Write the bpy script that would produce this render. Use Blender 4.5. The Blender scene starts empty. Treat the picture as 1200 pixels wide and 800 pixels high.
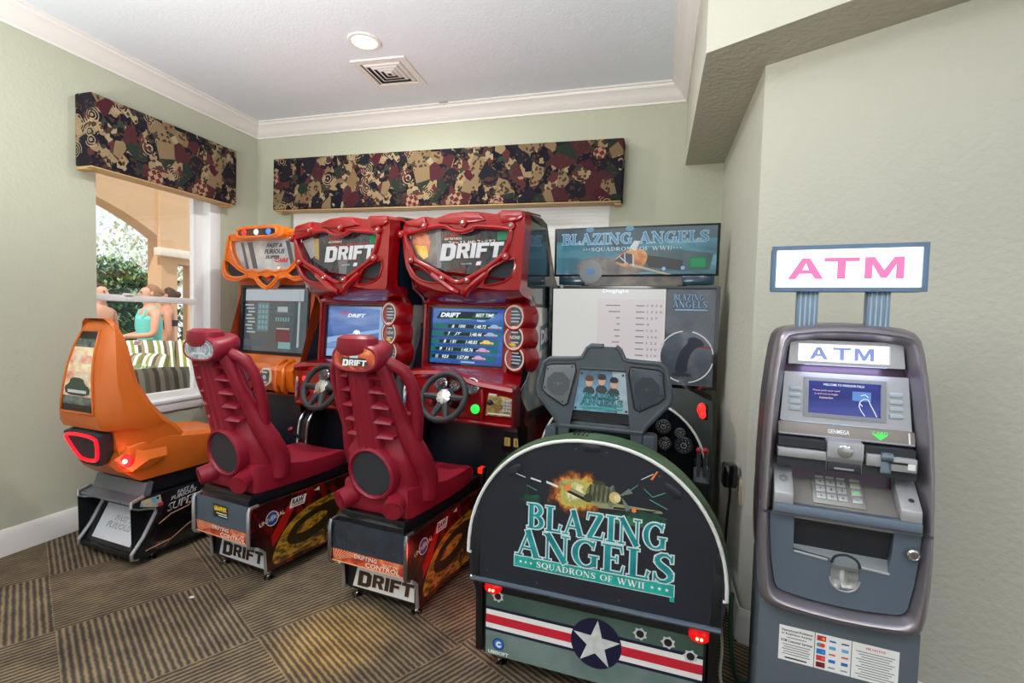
import bpy, bmesh, math, random
from mathutils import Vector, Matrix
from mathutils.geometry import tessellate_polygon
R = math.radians
PI = math.pi
sc = bpy.context.scene
col = sc.collection

# ------------------------------------------------------------------ camera
def look():
    pit, rol, yaw = R(-2.509), R(1.544), R(15.93)
    fw = Vector((0, math.cos(pit), math.sin(pit)))
    up = Vector((0, -math.sin(pit), math.cos(pit)))
    rt = Vector((1, 0, 0))
    r2 = math.cos(rol) * rt + math.sin(rol) * up
    u2 = -math.sin(rol) * rt + math.cos(rol) * up
    Z = Matrix.Rotation(yaw, 3, 'Z')
    r2, u2, fw = Z @ r2, Z @ u2, Z @ fw
    M = Matrix((r2, u2, -fw)).transposed().to_4x4()
    M.translation = (0, 0, 1.40)
    return M
cd = bpy.data.cameras.new('camera')
cam = bpy.data.objects.new('camera', cd)
col.objects.link(cam)
cam.matrix_world = look()
cd.sensor_width = 36
cd.lens = 587.3 / 1200 * 36
cd.clip_start = 0.02
cd.clip_end = 200
sc.camera = cam

# ------------------------------------------------------------------ light
sc.view_settings.view_transform = 'Standard'
sc.view_settings.look = 'None'
sc.view_settings.gamma = 1
sc.view_settings.exposure = 0.15
sc.view_settings.use_curve_mapping = False
w = bpy.data.worlds.new('sky')
sc.world = w
w.use_nodes = True
bg = w.node_tree.nodes['Background']
bg.inputs['Color'].default_value = (0.90, 0.96, 1.0, 1)
bg.inputs['Strength'].default_value = 1.05

def lamp(name, kind, loc, energy, color=(1, 1, 1), size=0.3, rot=(0, 0, 0), size_y=None, shape=None):
    l = bpy.data.lights.new(name, kind)
    l.energy = energy
    l.color = color
    if kind == 'AREA':
        l.size = size
        if size_y:
            l.shape = 'RECTANGLE'
            l.size_y = size_y
        if shape:
            l.shape = shape
    elif kind != 'SUN':
        l.shadow_soft_size = size
    o = bpy.data.objects.new(name, l)
    o.location = loc
    o.rotation_euler = rot
    col.objects.link(o)
    return o
WARM = (1.0, 0.96, 0.91)
# fill lamps added overhead, out of view behind and beside the camera
for (x, y) in ((-1.9, -0.7), (0.4, -0.7), (2.4, -0.9), (-1.9, -3.0), (0.4, -3.0), (2.4, -3.0)):
    lamp('unseen_fill_down', 'AREA', (x, y, 3.03), 12, WARM, 0.5, shape='DISK')
# unseen upward fill added to brighten the ceiling
for (x, y, e_) in ((-2.3, -0.2, 56), (-0.9, -0.2, 62), (1.2, -1.9, 38)):
    u_ = lamp('unseen_fill_up', 'AREA', (x, y, 1.5), e_, (1, .97, .95), 0.8, rot=(PI, 0, 0), shape='DISK')
    u_.data.spread = R(140)
    if y > -1:
        u_.rotation_euler = Vector((-0.08, 0.42, 1)).to_track_quat('-Z', 'Y').to_euler()
# spot added to lay a warm yellow patch on the carpet
sp = lamp('added_amber_spot', 'SPOT', (-0.9, 0.9, 3.0), 420, (1, .66, .12), .06)
sp.rotation_euler = Vector((-.38, .93, -3.0)).to_track_quat('-Z', 'Y').to_euler()
sp.data.spot_size = R(11)
sp.data.spot_blend = 1.0
sun = lamp('sun', 'SUN', (0, 0, 10), 3.2, (1.0, 0.96, 0.9), rot=(R(38), 0, R(28)))
sun.data.angle = R(3)

# ------------------------------------------------------------------ materials
def S(r, g, b):
    f = lambda c: (c / 255 / 12.92) if c <= 10 else ((c / 255 + 0.055) / 1.055) ** 2.4
    return (f(r), f(g), f(b), 1)
MATS = {}
def mat(name, c=(128, 128, 128), rough=0.5, metal=0.0, emit=None, es=1.0, coat=0.0, bump=None, var=None, spec=0.5):
    """bump=(scale, strength) grain; var=(scale, second colour) soft mottling"""
    if name in MATS:
        return MATS[name]
    m = bpy.data.materials.new(name)
    m.use_nodes = True
    nt = m.node_tree
    b = nt.nodes['Principled BSDF']
    b.inputs['Base Color'].default_value = S(*c)
    b.inputs['Roughness'].default_value = rough
    b.inputs['Metallic'].default_value = metal
    b.inputs['Specular IOR Level'].default_value = spec
    if coat:
        b.inputs['Coat Weight'].default_value = coat
        b.inputs['Coat Roughness'].default_value = 0.06
    if emit:
        b.inputs['Emission Color'].default_value = S(*emit)
        b.inputs['Emission Strength'].default_value = es
    tc = nt.nodes.new('ShaderNodeTexCoord')
    if var:
        n = nt.nodes.new('ShaderNodeTexNoise')
        n.inputs['Scale'].default_value = var[0]
        n.inputs['Detail'].default_value = 4
        nt.links.new(tc.outputs['Object'], n.inputs['Vector'])
        mx = nt.nodes.new('ShaderNodeMix')
        mx.data_type = 'RGBA'
        mx.inputs['A'].default_value = S(*c)
        mx.inputs['B'].default_value = S(*var[1])
        cr = nt.nodes.new('ShaderNodeMapRange')
        cr.inputs['From Min'].default_value = 0.35
        cr.inputs['From Max'].default_value = 0.65
        nt.links.new(n.outputs['Fac'], cr.inputs['Value'])
        nt.links.new(cr.outputs['Result'], mx.inputs['Factor'])
        nt.links.new(mx.outputs['Result'], b.inputs['Base Color'])
    if bump:
        n2 = nt.nodes.new('ShaderNodeTexNoise')
        n2.inputs['Scale'].default_value = bump[0]
        n2.inputs['Detail'].default_value = 3
        nt.links.new(tc.outputs['Object'], n2.inputs['Vector'])
        bp = nt.nodes.new('ShaderNodeBump')
        bp.inputs['Strength'].default_value = bump[1]
        bp.inputs['Distance'].default_value = 0.01
        nt.links.new(n2.outputs['Fac'], bp.inputs['Height'])
        nt.links.new(bp.outputs['Normal'], b.inputs['Normal'])
    MATS[name] = m
    return m

def ramp_mat(name, scale, stops, rough=0.3, kind='noise', detail=5, distort=1.2, stretch=(1, 1, 1), coat=0.3, emit=0, interp='LINEAR'):
    """printed artwork: a noise or voronoi field run through a colour ramp"""
    m = bpy.data.materials.new(name)
    m.use_nodes = True
    nt = m.node_tree
    b = nt.nodes['Principled BSDF']
    b.inputs['Roughness'].default_value = rough
    b.inputs['Coat Weight'].default_value = coat
    tc = nt.nodes.new('ShaderNodeTexCoord')
    mp = nt.nodes.new('ShaderNodeMapping')
    mp.inputs['Scale'].default_value = stretch
    nt.links.new(tc.outputs['Object'], mp.inputs['Vector'])
    cr = nt.nodes.new('ShaderNodeValToRGB')
    cr.color_ramp.interpolation = interp
    el = cr.color_ramp.elements
    while len(el) < len(stops):
        el.new(0.5)
    for e, (p, c) in zip(el, stops):
        e.position = p
        e.color = S(*c)
    if kind == 'noise':
        n = nt.nodes.new('ShaderNodeTexNoise')
        n.inputs['Detail'].default_value = detail
        n.inputs['Distortion'].default_value = distort
        n.inputs['Scale'].default_value = scale
        nt.links.new(mp.outputs['Vector'], n.inputs['Vector'])
        nt.links.new(n.outputs['Fac'], cr.inputs['Fac'])
    else:
        n = nt.nodes.new('ShaderNodeTexVoronoi')
        n.inputs['Scale'].default_value = scale
        nt.links.new(mp.outputs['Vector'], n.inputs['Vector'])
        sp = nt.nodes.new('ShaderNodeSeparateColor')
        nt.links.new(n.outputs['Color'], sp.inputs['Color'])
        nt.links.new(sp.outputs['Red'], cr.inputs['Fac'])
    if emit:
        b.inputs['Base Color'].default_value = (0.01, 0.01, 0.01, 1)
        nt.links.new(cr.outputs['Color'], b.inputs['Emission Color'])
        b.inputs['Emission Strength'].default_value = emit
    else:
        nt.links.new(cr.outputs['Color'], b.inputs['Base Color'])
    return m

# ------------------------------------------------------------------ mesh builder
def sub(a, b):
    return Vector(b) - Vector(a)
def FR(x, y, z, lean=0, turn=0):
    """frame of a panel facing the player (-y): u right, v up, w out; lean tips its top away"""
    return Matrix.Translation((x, y, z)) @ Matrix.Rotation(R(turn), 4, 'Z') @ Matrix.Rotation(R(90 - lean), 4, 'X')
def SR(x, y, z):
    """frame of a panel facing +x: u towards +y, v up, w out"""
    return Matrix.Translation((x, y, z)) @ Matrix(((0, 0, 1, 0), (1, 0, 0, 0), (0, 1, 0, 0), (0, 0, 0, 1)))
def SL(x, y, z):
    """frame of a panel facing -x"""
    return Matrix.Translation((x, y, z)) @ Matrix(((0, 0, -1, 0), (-1, 0, 0, 0), (0, 1, 0, 0), (0, 0, 0, 1)))
def UP(x, y, z, turn=0):
    return Matrix.Translation((x, y, z)) @ Matrix.Rotation(R(turn), 4, 'Z')
ID = Matrix.Identity(4)

class MB:
    def __init__(s):
        s.V, s.F, s.K, s.mats = [], [], [], []
    def k(s, m):
        if m not in s.mats:
            s.mats.append(m)
        return s.mats.index(m)
    def add(s, vs, fs, m, M=ID):
        o = len(s.V)
        flip = M.to_3x3().determinant() < 0
        for v in vs:
            s.V.append(M @ Vector(v))
        k = s.k(m)
        for f in fs:
            f = [i + o for i in f]
            s.F.append(f[::-1] if flip else f)
            s.K.append(k)
        return s
    def addbm(s, bm, m, M=ID):
        bmesh.ops.recalc_face_normals(bm, faces=bm.faces)
        bm.verts.index_update()
        s.add([v.co.copy() for v in bm.verts], [[v.index for v in f.verts] for f in bm.faces], m, M)
        bm.free()
        return s
    def box(s, c, d, m, bev=0.0, M=ID, seg=2):
        bm = bmesh.new()
        bmesh.ops.create_cube(bm, size=1)
        for v in bm.verts:
            v.co = Vector((v.co.x * d[0] + c[0], v.co.y * d[1] + c[1], v.co.z * d[2] + c[2]))
        if bev:
            bmesh.ops.bevel(bm, geom=bm.edges[:], offset=min(bev, min(d) * 0.45), segments=seg, affect='EDGES', profile=0.5)
        return s.addbm(bm, m, M)
    def prism(s, poly, w0, w1, m, M=ID, bev=0.0, seg=2):
        """polygon in (u,v) pushed from w0 to w1"""
        bm = bmesh.new()
        a = [bm.verts.new((p[0], p[1], w0)) for p in poly]
        b = [bm.verts.new((p[0], p[1], w1)) for p in poly]
        n = len(poly)
        bm.faces.new(a)
        bm.faces.new(b[::-1])
        for i in range(n):
            bm.faces.new((a[i], b[i], b[(i + 1) % n], a[(i + 1) % n]))
        if bev:
            bmesh.ops.recalc_face_normals(bm, faces=bm.faces)
            es = [e for e in bm.edges if len(e.link_faces) == 2 and e.calc_face_angle(0) > 0.5]
            bmesh.ops.bevel(bm, geom=es, offset=bev, segments=seg, affect='EDGES', profile=0.5, clamp_overlap=True)
        bmesh.ops.triangulate(bm, faces=[f for f in bm.faces if len(f.verts) > 4])
        return s.addbm(bm, m, M)
    def plate(s, outer, holes, w0, w1, m, M=ID):
        """flat plate with holes, front at w1, back at w0"""
        loops = [outer] + holes
        pts = [p for l in loops for p in l]
        tris = tessellate_polygon([[Vector((p[0], p[1], 0)) for p in l] for l in loops])
        n = len(pts)
        vs = [(p[0], p[1], w1) for p in pts] + [(p[0], p[1], w0) for p in pts]
        fs = [list(t) for t in tris] + [[i + n for i in t][::-1] for t in tris]
        o = 0
        for l in loops:
            for i in range(len(l)):
                a, b = o + i, o + (i + 1) % len(l)
                fs.append([a, b, b + n, a + n])
            o += len(l)
        bm = bmesh.new()
        bv = [bm.verts.new(v) for v in vs]
        for f in fs:
            try:
                bm.faces.new([bv[i] for i in f])
            except ValueError:
                pass
        return s.addbm(bm, m, M)
    def flat(s, poly, m, M=ID, w=0.0):
        p3 = [Vector((p[0], p[1], 0)) for p in poly]
        tr = tessellate_polygon([p3])
        fs = []
        for t in tr:
            a, b, c = (p3[i] for i in t)
            fs.append(list(t) if (b - a).cross(c - a).z > 0 else list(t)[::-1])
        return s.add([(p[0], p[1], w) for p in poly], fs, m, M)
    def rect(s, cx, cy, wd, ht, m, M=ID, w=0.0, sh=0.0):
        a, b = wd / 2, ht / 2
        return s.flat([(cx - a - sh * b, cy - b), (cx + a - sh * b, cy - b), (cx + a + sh * b, cy + b), (cx - a + sh * b, cy + b)], m, M, w)
    def disc(s, cx, cy, r, m, M=ID, w=0.0, n=28, ry=None):
        ry = ry or r
        return s.flat([(cx + r * math.cos(2 * PI * i / n), cy + ry * math.sin(2 * PI * i / n)) for i in range(n)], m, M, w)
    def ring(s, cx, cy, r0, r1, m, M=ID, w=0.0, n=32, a0=0, a1=360):
        k = max(3, int(n * abs(a1 - a0) / 360))
        vs, fs = [], []
        for i in range(k + 1):
            a = R(a0 + (a1 - a0) * i / k)
            vs += [(cx + r0 * math.cos(a), cy + r0 * math.sin(a), w), (cx + r1 * math.cos(a), cy + r1 * math.sin(a), w)]
        for i in range(k):
            fs.append([2 * i, 2 * i + 1, 2 * i + 3, 2 * i + 2])
        return s.add(vs, fs, m, M)
    def loft(s, rings, m, M=ID, cap=True, closed=False):
        n = len(rings[0])
        bm = bmesh.new()
        L = [[bm.verts.new(p) for p in r] for r in rings]
        K = len(L)
        for i in range(K if closed else K - 1):
            a, b = L[i], L[(i + 1) % K]
            for j in range(n):
                q = (a[j], a[(j + 1) % n], b[(j + 1) % n], b[j])
                try:
                    bm.faces.new(q)
                except ValueError:
                    pass
        if cap and not closed:
            bm.faces.new(L[0][::-1])
            bm.faces.new(L[-1])
        return s.addbm(bm, m, M)
    def tube(s, pts, r, m, M=ID, n=10, closed=False, flatten=None):
        pts = [Vector(p) for p in pts]
        K = len(pts)
        rr = r if isinstance(r, (list, tuple)) else [r] * K
        rings = []
        ref = None
        for i in range(K):
            if closed:
                t = (pts[(i + 1) % K] - pts[i - 1]).normalized()
            else:
                t = (pts[min(i + 1, K - 1)] - pts[max(i - 1, 0)]).normalized()
            if ref is None:
                ref = t.orthogonal().normalized()
            ref = (ref - t * ref.dot(t))
            ref = ref.normalized() if ref.length > 1e-6 else t.orthogonal().normalized()
            bi = t.cross(ref)
            rings.append([pts[i] + (ref * math.cos(2 * PI * j / n) + bi * math.sin(2 * PI * j / n)) * rr[i] for j in range(n)])
        return s.loft(rings, m, M, True, closed)
    def lathe(s, prof, m, M=ID, n=28):
        """profile of (radius, height) turned about local z"""
        rings = [[(max(r, 1e-4) * math.cos(2 * PI * j / n), max(r, 1e-4) * math.sin(2 * PI * j / n), h) for j in range(n)] for r, h in prof]
        return s.loft(rings, m, M, cap=prof[0][0] < 2e-3 or prof[-1][0] < 2e-3)
    def ball(s, c, r, m, M=ID, n=12):
        r = r if isinstance(r, (tuple, list)) else (r, r, r)
        bm = bmesh.new()
        bmesh.ops.create_uvsphere(bm, u_segments=n * 2, v_segments=n, radius=1)
        for v in bm.verts:
            v.co = Vector((v.co.x * r[0] + c[0], v.co.y * r[1] + c[1], v.co.z * r[2] + c[2]))
        return s.addbm(bm, m, M)
    def text(s, t, cx, cy, wd, ht, m, M=ID, w=0.001, bold=0.0, sh=0.0, rot=0):
        """printed words fitted to a box centred on (cx, cy)"""
        cu = bpy.data.curves.new('words', 'FONT')
        cu.body = t
        cu.size = 1
        cu.shear = sh
        cu.offset = bold
        cu.resolution_u = 2
        ob = bpy.data.objects.new('words', cu)
        col.objects.link(ob)
        me = bpy.data.meshes.new_from_object(ob.evaluated_get(bpy.context.evaluated_depsgraph_get()))
        vs = [v.co.copy() for v in me.vertices]
        fs = [list(p.vertices) for p in me.polygons]
        bpy.data.objects.remove(ob)
        bpy.data.curves.remove(cu)
        bpy.data.meshes.remove(me)
        if not vs:
            return s
        x0, x1 = min(v.x for v in vs), max(v.x for v in vs)
        y0, y1 = min(v.y for v in vs), max(v.y for v in vs)
        fx, fy = wd / max(x1 - x0, 1e-6), ht / max(y1 - y0, 1e-6)
        ca, sa = math.cos(R(rot)), math.sin(R(rot))
        out = []
        for v in vs:
            px, py = (v.x - (x0 + x1) / 2) * fx, (v.y - (y0 + y1) / 2) * fy
            out.append((cx + px * ca - py * sa, cy + px * sa + py * ca, w))
        return s.add(out, fs, m, M)
    def build(s, name, parent=None, sharp=34):
        me = bpy.data.meshes.new(name)
        me.from_pydata([tuple(v) for v in s.V], [], s.F)
        for m in s.mats:
            me.materials.append(m)
        me.polygons.foreach_set('material_index', s.K)
        me.polygons.foreach_set('use_smooth', [True] * len(s.F))
        me.update()
        me.set_sharp_from_angle(angle=R(sharp))
        o = bpy.data.objects.new(name, me)
        col.objects.link(o)
        if parent:
            o.parent = parent
        return o

def tag(o, label=None, cat=None, group=None, kind=None):
    for k, v in (('label', label), ('category', cat), ('group', group), ('kind', kind)):
        if v:
            o[k] = v
    return o
def thing(name, loc, rz, label, cat, group=None, tip=0):
    o = bpy.data.objects.new(name, None)
    o.empty_display_size = 0.1
    o.location = loc
    o.rotation_euler = (0, R(tip), R(rz))
    col.objects.link(o)
    return tag(o, label, cat, group)
def struct(name, mb, label=None, parent=None):
    o = mb.build(name, parent)
    if not parent:
        o['kind'] = 'structure'
        if label:
            o['label'] = label
    return o
def sell(a, b, n=24, p=2.5, cx=0, cy=0):
    out = []
    for i in range(n):
        t = 2 * PI * i / n
        c, s_ = math.cos(t), math.sin(t)
        out.append((cx + a * abs(c) ** (2 / p) * (1 if c >= 0 else -1), cy + b * abs(s_) ** (2 / p) * (1 if s_ >= 0 else -1)))
    return out
def smooth_path(pts, k=4, closed=False):
    P = [Vector(p) for p in pts]
    n = len(P)
    out = []
    rng = n if closed else n - 1
    for i in range(rng):
        p0 = P[(i - 1) % n] if closed else P[max(i - 1, 0)]
        p1, p2 = P[i], P[(i + 1) % n]
        p3 = P[(i + 2) % n] if closed else P[min(i + 2, n - 1)]
        for j in range(k):
            t = j / k
            out.append(0.5 * ((2 * p1) + (p2 - p0) * t + (2 * p0 - 5 * p1 + 4 * p2 - p3) * t * t + (3 * p1 - p0 - 3 * p2 + p3) * t ** 3))
    if not closed:
        out.append(P[-1])
    return out
def lerp_tab(tab, z):
    for (a, b) in zip(tab, tab[1:]):
        if z <= b[0]:
            t = (z - a[0]) / (b[0] - a[0])
            return [p + (q - p) * t for p, q in zip(a[1:], b[1:])]
    return list(tab[-1][1:])
def chaikin(poly, n=2):
    for _ in range(n):
        out = []
        for a, b in zip(poly, poly[1:] + poly[:1]):
            out += [(a[0] * .75 + b[0] * .25, a[1] * .75 + b[1] * .25), (a[0] * .25 + b[0] * .75, a[1] * .25 + b[1] * .75)]
        poly = out
    return poly

# serif capitals as strokes of varying width, one unit high
def arc(cx, cy, rx, ry, a0, a1, wf, n=14):
    out = []
    for i in range(n + 1):
        a = R(a0 + (a1 - a0) * i / n)
        out.append((cx + rx * math.cos(a), cy + ry * math.sin(a), wf(a)))
    return out
def bowl(t0, t1):
    return lambda a: t0 + (t1 - t0) * abs(math.cos(a)) ** 1.5
TK, TN, SF = 0.19, 0.065, 0.055
def stem(x, w=TK, e=0.09, top=True, bot=True):
    r = [[(x, 0, w), (x, 1, w)]]
    if bot: r.append([(x - w / 2 - e, SF / 2, SF), (x + w / 2 + e, SF / 2, SF)])
    if top: r.append([(x - w / 2 - e, 1 - SF / 2, SF), (x + w / 2 + e, 1 - SF / 2, SF)])
    return r
def foot(x, e=0.13, y=0):
    yy = SF / 2 if y == 0 else 1 - SF / 2
    return [(x - e, yy, SF), (x + e, yy, SF)]
GL = {
 'A': (0.92, [[(0.12, 0, TN), (0.46, 1, TN)], [(0.42, 1, TK), (0.76, 0, TK)], [(0.22, 0.32, TN), (0.66, 0.32, TN)], foot(0.12), foot(0.78, 0.16)]),
 'B': (0.78, stem(0.2) + [arc(0.34, 0.76, 0.26, 0.215, 90, -90, bowl(TN, TK)), arc(0.34, 0.275, 0.32, 0.245, 90, -90, bowl(TN, TK)), [(0.2, 0.975, TN), (0.36, 0.975, TN)], [(0.2, 0.535, TN), (0.36, 0.535, TN)], [(0.2, 0.03, TN), (0.36, 0.03, TN)]]),
 'L': (0.74, stem(0.2) + [[(0.2, 0.035, 0.07), (0.68, 0.035, 0.07)], [(0.6, 0.03, 0.02), (0.68, 0.3, 0.09)]]),
 'Z': (0.8, [[(0.1, 0.965, 0.07), (0.68, 0.965, 0.07)], [(0.64, 0.97, TK), (0.16, 0.03, TK)], [(0.1, 0.035, 0.07), (0.74, 0.035, 0.07)], [(0.12, 0.97, 0.06), (0.08, 0.74, 0.03)], [(0.69, 0.03, 0.06), (0.75, 0.28, 0.03)]]),
 'I': (0.42, stem(0.21)),
 'N': (0.98, [[(0.18, 0, TN), (0.18, 1, TN)], [(0.8, 0, TN), (0.8, 1, TN)], [(0.16, 1, TK), (0.8, 0, TK)], foot(0.18), foot(0.8, 0.13, 1), [(0.02, 1 - SF / 2, SF), (0.2, 1 - SF / 2, SF)]]),
 'G': (0.96, [arc(0.48, 0.5, 0.36, 0.46, 48, 318, bowl(TN, TK), 22), [(0.76, 0.08, 0.16), (0.76, 0.44, 0.16)], [(0.6, 0.45, SF), (0.9, 0.45, SF)], [(0.72, 0.7, 0.03), (0.76, 0.98, 0.06)]]),
 'E': (0.78, stem(0.2) + [[(0.2, 0.965, 0.07), (0.66, 0.965, 0.07)], [(0.2, 0.035, 0.07), (0.7, 0.035, 0.07)], [(0.2, 0.52, 0.065), (0.5, 0.52, 0.065)], [(0.63, 0.97, 0.07), (0.67, 0.74, 0.03)], [(0.66, 0.03, 0.07), (0.72, 0.3, 0.03)], [(0.5, 0.4, 0.05), (0.5, 0.64, 0.05)]]),
 'S': (0.74, [[(0.6, 0.72, 0.03), (0.58, 0.86, 0.06), (0.45, 0.965, 0.075), (0.3, 0.95, 0.1), (0.17, 0.84, 0.15), (0.16, 0.7, 0.17), (0.28, 0.58, 0.19), (0.46, 0.46, 0.2), (0.58, 0.34, 0.18), (0.58, 0.17, 0.15), (0.44, 0.05, 0.1), (0.28, 0.035, 0.075), (0.14, 0.13, 0.06), (0.1, 0.3, 0.03)], [(0.62, 0.72, 0.04), (0.62, 0.98, 0.05)], [(0.09, 0.02, 0.05), (0.09, 0.3, 0.04)]]),
 'Q': (1.0, [arc(0.5, 0.5, 0.38, 0.46, 0, 360, bowl(TN, TK), 26), [(0.48, 0.2, 0.07), (0.7, -0.05, 0.12), (0.95, -0.12, 0.05)]]),
 'O': (1.0, [arc(0.5, 0.5, 0.38, 0.46, 0, 360, bowl(TN, TK), 26)]),
 'U': (0.92, [[(0.2, 0.3, TK), (0.2, 1, TK)], arc(0.46, 0.34, 0.27, 0.31, 180, 360, lambda a: 0.1, 12), [(0.73, 0.3, TN), (0.73, 1, TN)], foot(0.2, 0.18, 1), foot(0.73, 0.13, 1)]),
 'D': (0.92, stem(0.2) + [arc(0.36, 0.5, 0.4, 0.465, 90, -90, bowl(TN, TK)), [(0.2, 0.965, TN), (0.38, 0.965, TN)], [(0.2, 0.035, TN), (0.38, 0.035, TN)]]),
 'R': (0.88, stem(0.2) + [arc(0.36, 0.74, 0.27, 0.23, 90, -90, bowl(TN, TK)), [(0.2, 0.965, TN), (0.38, 0.965, TN)], [(0.2, 0.51, TN), (0.38, 0.51, TN)], [(0.42, 0.5, TK), (0.76, 0, TK)], foot(0.78)]),
 'F': (0.72, stem(0.2) + [[(0.2, 0.965, 0.07), (0.64, 0.965, 0.07)], [(0.2, 0.5, 0.065), (0.5, 0.5, 0.065)], [(0.61, 0.97, 0.07), (0.65, 0.72, 0.03)], [(0.5, 0.38, 0.05), (0.5, 0.62, 0.05)]]),
 'W': (1.3, [[(0.14, 1, TK), (0.42, 0, TK)], [(0.42, 0, TN), (0.66, 1, TN)], [(0.6, 1, TK), (0.9, 0, TK)], [(0.9, 0, TN), (1.16, 1, TN)], foot(0.14, 0.16, 1), foot(0.64, 0.13, 1), foot(1.16, 0.12, 1)]),
 ' ': (0.45, []), '*': (0.5, None),
}
def star_poly(cx, cy, r, k=0.382, rot=90):
    return [(cx + (r if i % 2 == 0 else r * k) * math.cos(R(rot + 36 * i)), cy + (r if i % 2 == 0 else r * k) * math.sin(R(rot + 36 * i))) for i in range(10)]
def serif(mb, t, x0, x1, y0, h, m, M, w=0.001, halo=None, hm=None, slope=0.0, gap=0.04):
    """serif words from x0 to x1 on baseline y0; halo = extra width of an outline in material hm"""
    W = sum(GL[c][0] + gap for c in t) - gap
    f = (x1 - x0) / W
    x = 0
    n = 0
    for c in t:
        wd, strokes = GL[c]
        if strokes is None:
            mb.flat(star_poly(x0 + (x + wd / 2) * f, y0 + h * 0.5 + slope * (x + .2) * f, h * 0.3), m, M, w)
        for st in strokes or []:
            for (a, b) in zip(st, st[1:]):
                for lay in ((1, 0) if halo else (0,)):
                    e = halo if lay else 0
                    mm = hm if lay else m
                    ax, ay, bx, by = (a[0] + x) * f, a[1] * h, (b[0] + x) * f, b[1] * h
                    d = Vector((bx - ax, by - ay))
                    if d.length < 1e-7:
                        continue
                    d.normalize()
                    nrm = Vector((-d.y, d.x))
                    fa = math.sqrt((nrm.x * f) ** 2 + (nrm.y * h) ** 2)
                    # widths measured across: horizontal extent scales with f, vertical with h
                    wa = a[2] / 2 * fa + e
                    wb = b[2] / 2 * fa + e
                    ext = e + (0.0 if len(st) == 2 else 0.012 * h)
                    A = Vector((ax, ay)) - d * ext
                    B = Vector((bx, by)) + d * ext
                    q = [A - nrm * wa, B - nrm * wb, B + nrm * wb, A + nrm * wa]
                    q = [(x0 + p.x, y0 + p.y + slope * p.x) for p in q]
                    n += 1
                    mb.add([(p[0], p[1], (w - 0.0006 if lay else w) + (n % 7) * 0.00002) for p in q], [[0, 1, 2, 3]], mm, M)
        x += wd + gap
# ------------------------------------------------------------------ the room
XL, YB, ZC = -3.466, 3.724, 3.05          # left wall, back wall, ceiling
PX, PY, ZS = 0.407, 2.38, 2.504           # pillar corner and soffit height
def wall_mat(name, c):
    m = mat(name, c, 0.75, bump=(46, 0.28), spec=0.25)
    return m
M_WALL = wall_mat('sage_plaster', (187, 190, 170))
M_WALLR = wall_mat('pale_sage_plaster', (202, 202, 188))
M_CEIL = mat('white_ceiling', (228, 236, 244), 0.8, bump=(70, 0.15), spec=0.2)
M_TRIM = mat('white_trim_paint', (232, 230, 226), 0.4)
M_SOFF = mat('shaded_knockdown', (178, 176, 158), 0.85, bump=(34, 0.7), spec=0.15)

def carpet():
    m = bpy.data.materials.new('striped_carpet_tiles')
    m.use_nodes = True
    nt = m.node_tree
    N, Lk = nt.nodes.new, nt.links.new
    b = nt.nodes['Principled BSDF']
    b.inputs['Roughness'].default_value = 0.95
    b.inputs['Specular IOR Level'].default_value = 0.1
    tc = N('ShaderNodeTexCoord')
    def math_(op, a, bb=None):
        n = N('ShaderNodeMath')
        n.operation = op
        for i, q in enumerate((a, bb)):
            if q is None:
                continue
            if isinstance(q, (int, float)):
                n.inputs[i].default_value = q
            else:
                Lk(q, n.inputs[i])
        return n.outputs[0]
    sb = N('ShaderNodeVectorMath')
    sb.operation = 'SUBTRACT'
    sb.inputs[1].default_value = (-2.451, 1.498, 0)
    Lk(tc.outputs['Object'], sb.inputs[0])
    def dot(v):
        d = N('ShaderNodeVectorMath')
        d.operation = 'DOT_PRODUCT'
        d.inputs[1].default_value = v
        Lk(sb.outputs[0], d.inputs[0])
        return d.outputs['Value']
    T = 0.621
    u = math_('DIVIDE', dot((0.4943, 0.8693, 0)), T)
    v = math_('DIVIDE', dot((0.8693, -0.4943, 0)), T)
    par = math_('MODULO', math_('ADD', math_('ADD', math_('FLOOR', u), math_('FLOOR', v)), 400), 2)
    nz = N('ShaderNodeTexNoise')
    nz.inputs['Scale'].default_value = 38
    nz.inputs['Detail'].default_value = 2
    Lk(tc.outputs['Object'], nz.inputs['Vector'])
    mx = N('ShaderNodeMix')
    Lk(par, mx.inputs[0])
    Lk(u, mx.inputs[2])
    Lk(v, mx.inputs[3])
    ph = math_('ADD', math_('MULTIPLY', mx.outputs[0], 26 * 2 * PI), math_('MULTIPLY', nz.outputs['Fac'], 2.6))
    sn = math_('SINE', ph)
    n2 = N('ShaderNodeTexNoise')
    n2.inputs['Scale'].default_value = 9
    Lk(tc.outputs['Object'], n2.inputs['Vector'])
    n3 = N('ShaderNodeTexNoise')
    n3.inputs['Scale'].default_value = 320
    Lk(tc.outputs['Object'], n3.inputs['Vector'])
    val = math_('ADD', math_('MULTIPLY', sn, 0.27), math_('ADD', math_('MULTIPLY', n2.outputs['Fac'], 0.5), math_('MULTIPLY', n3.outputs['Fac'], 0.5)))
    cr = N('ShaderNodeValToRGB')
    el = cr.color_ramp.elements
    el.new(0.5)
    for e, (p, c) in zip(el, ((0.15, (56, 52, 50)), (0.5, (92, 82, 70)), (0.9, (148, 130, 98)))):
        e.position = p
        e.color = S(*c)
    Lk(val, cr.inputs['Fac'])
    Lk(cr.outputs['Color'], b.inputs['Base Color'])
    bp = N('ShaderNodeBump')
    bp.inputs['Strength'].default_value = 0.4
    bp.inputs['Distance'].default_value = 0.004
    Lk(val, bp.inputs['Height'])
    Lk(bp.outputs['Normal'], b.inputs['Normal'])
    return m
M_CARPET = carpet()

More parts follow.
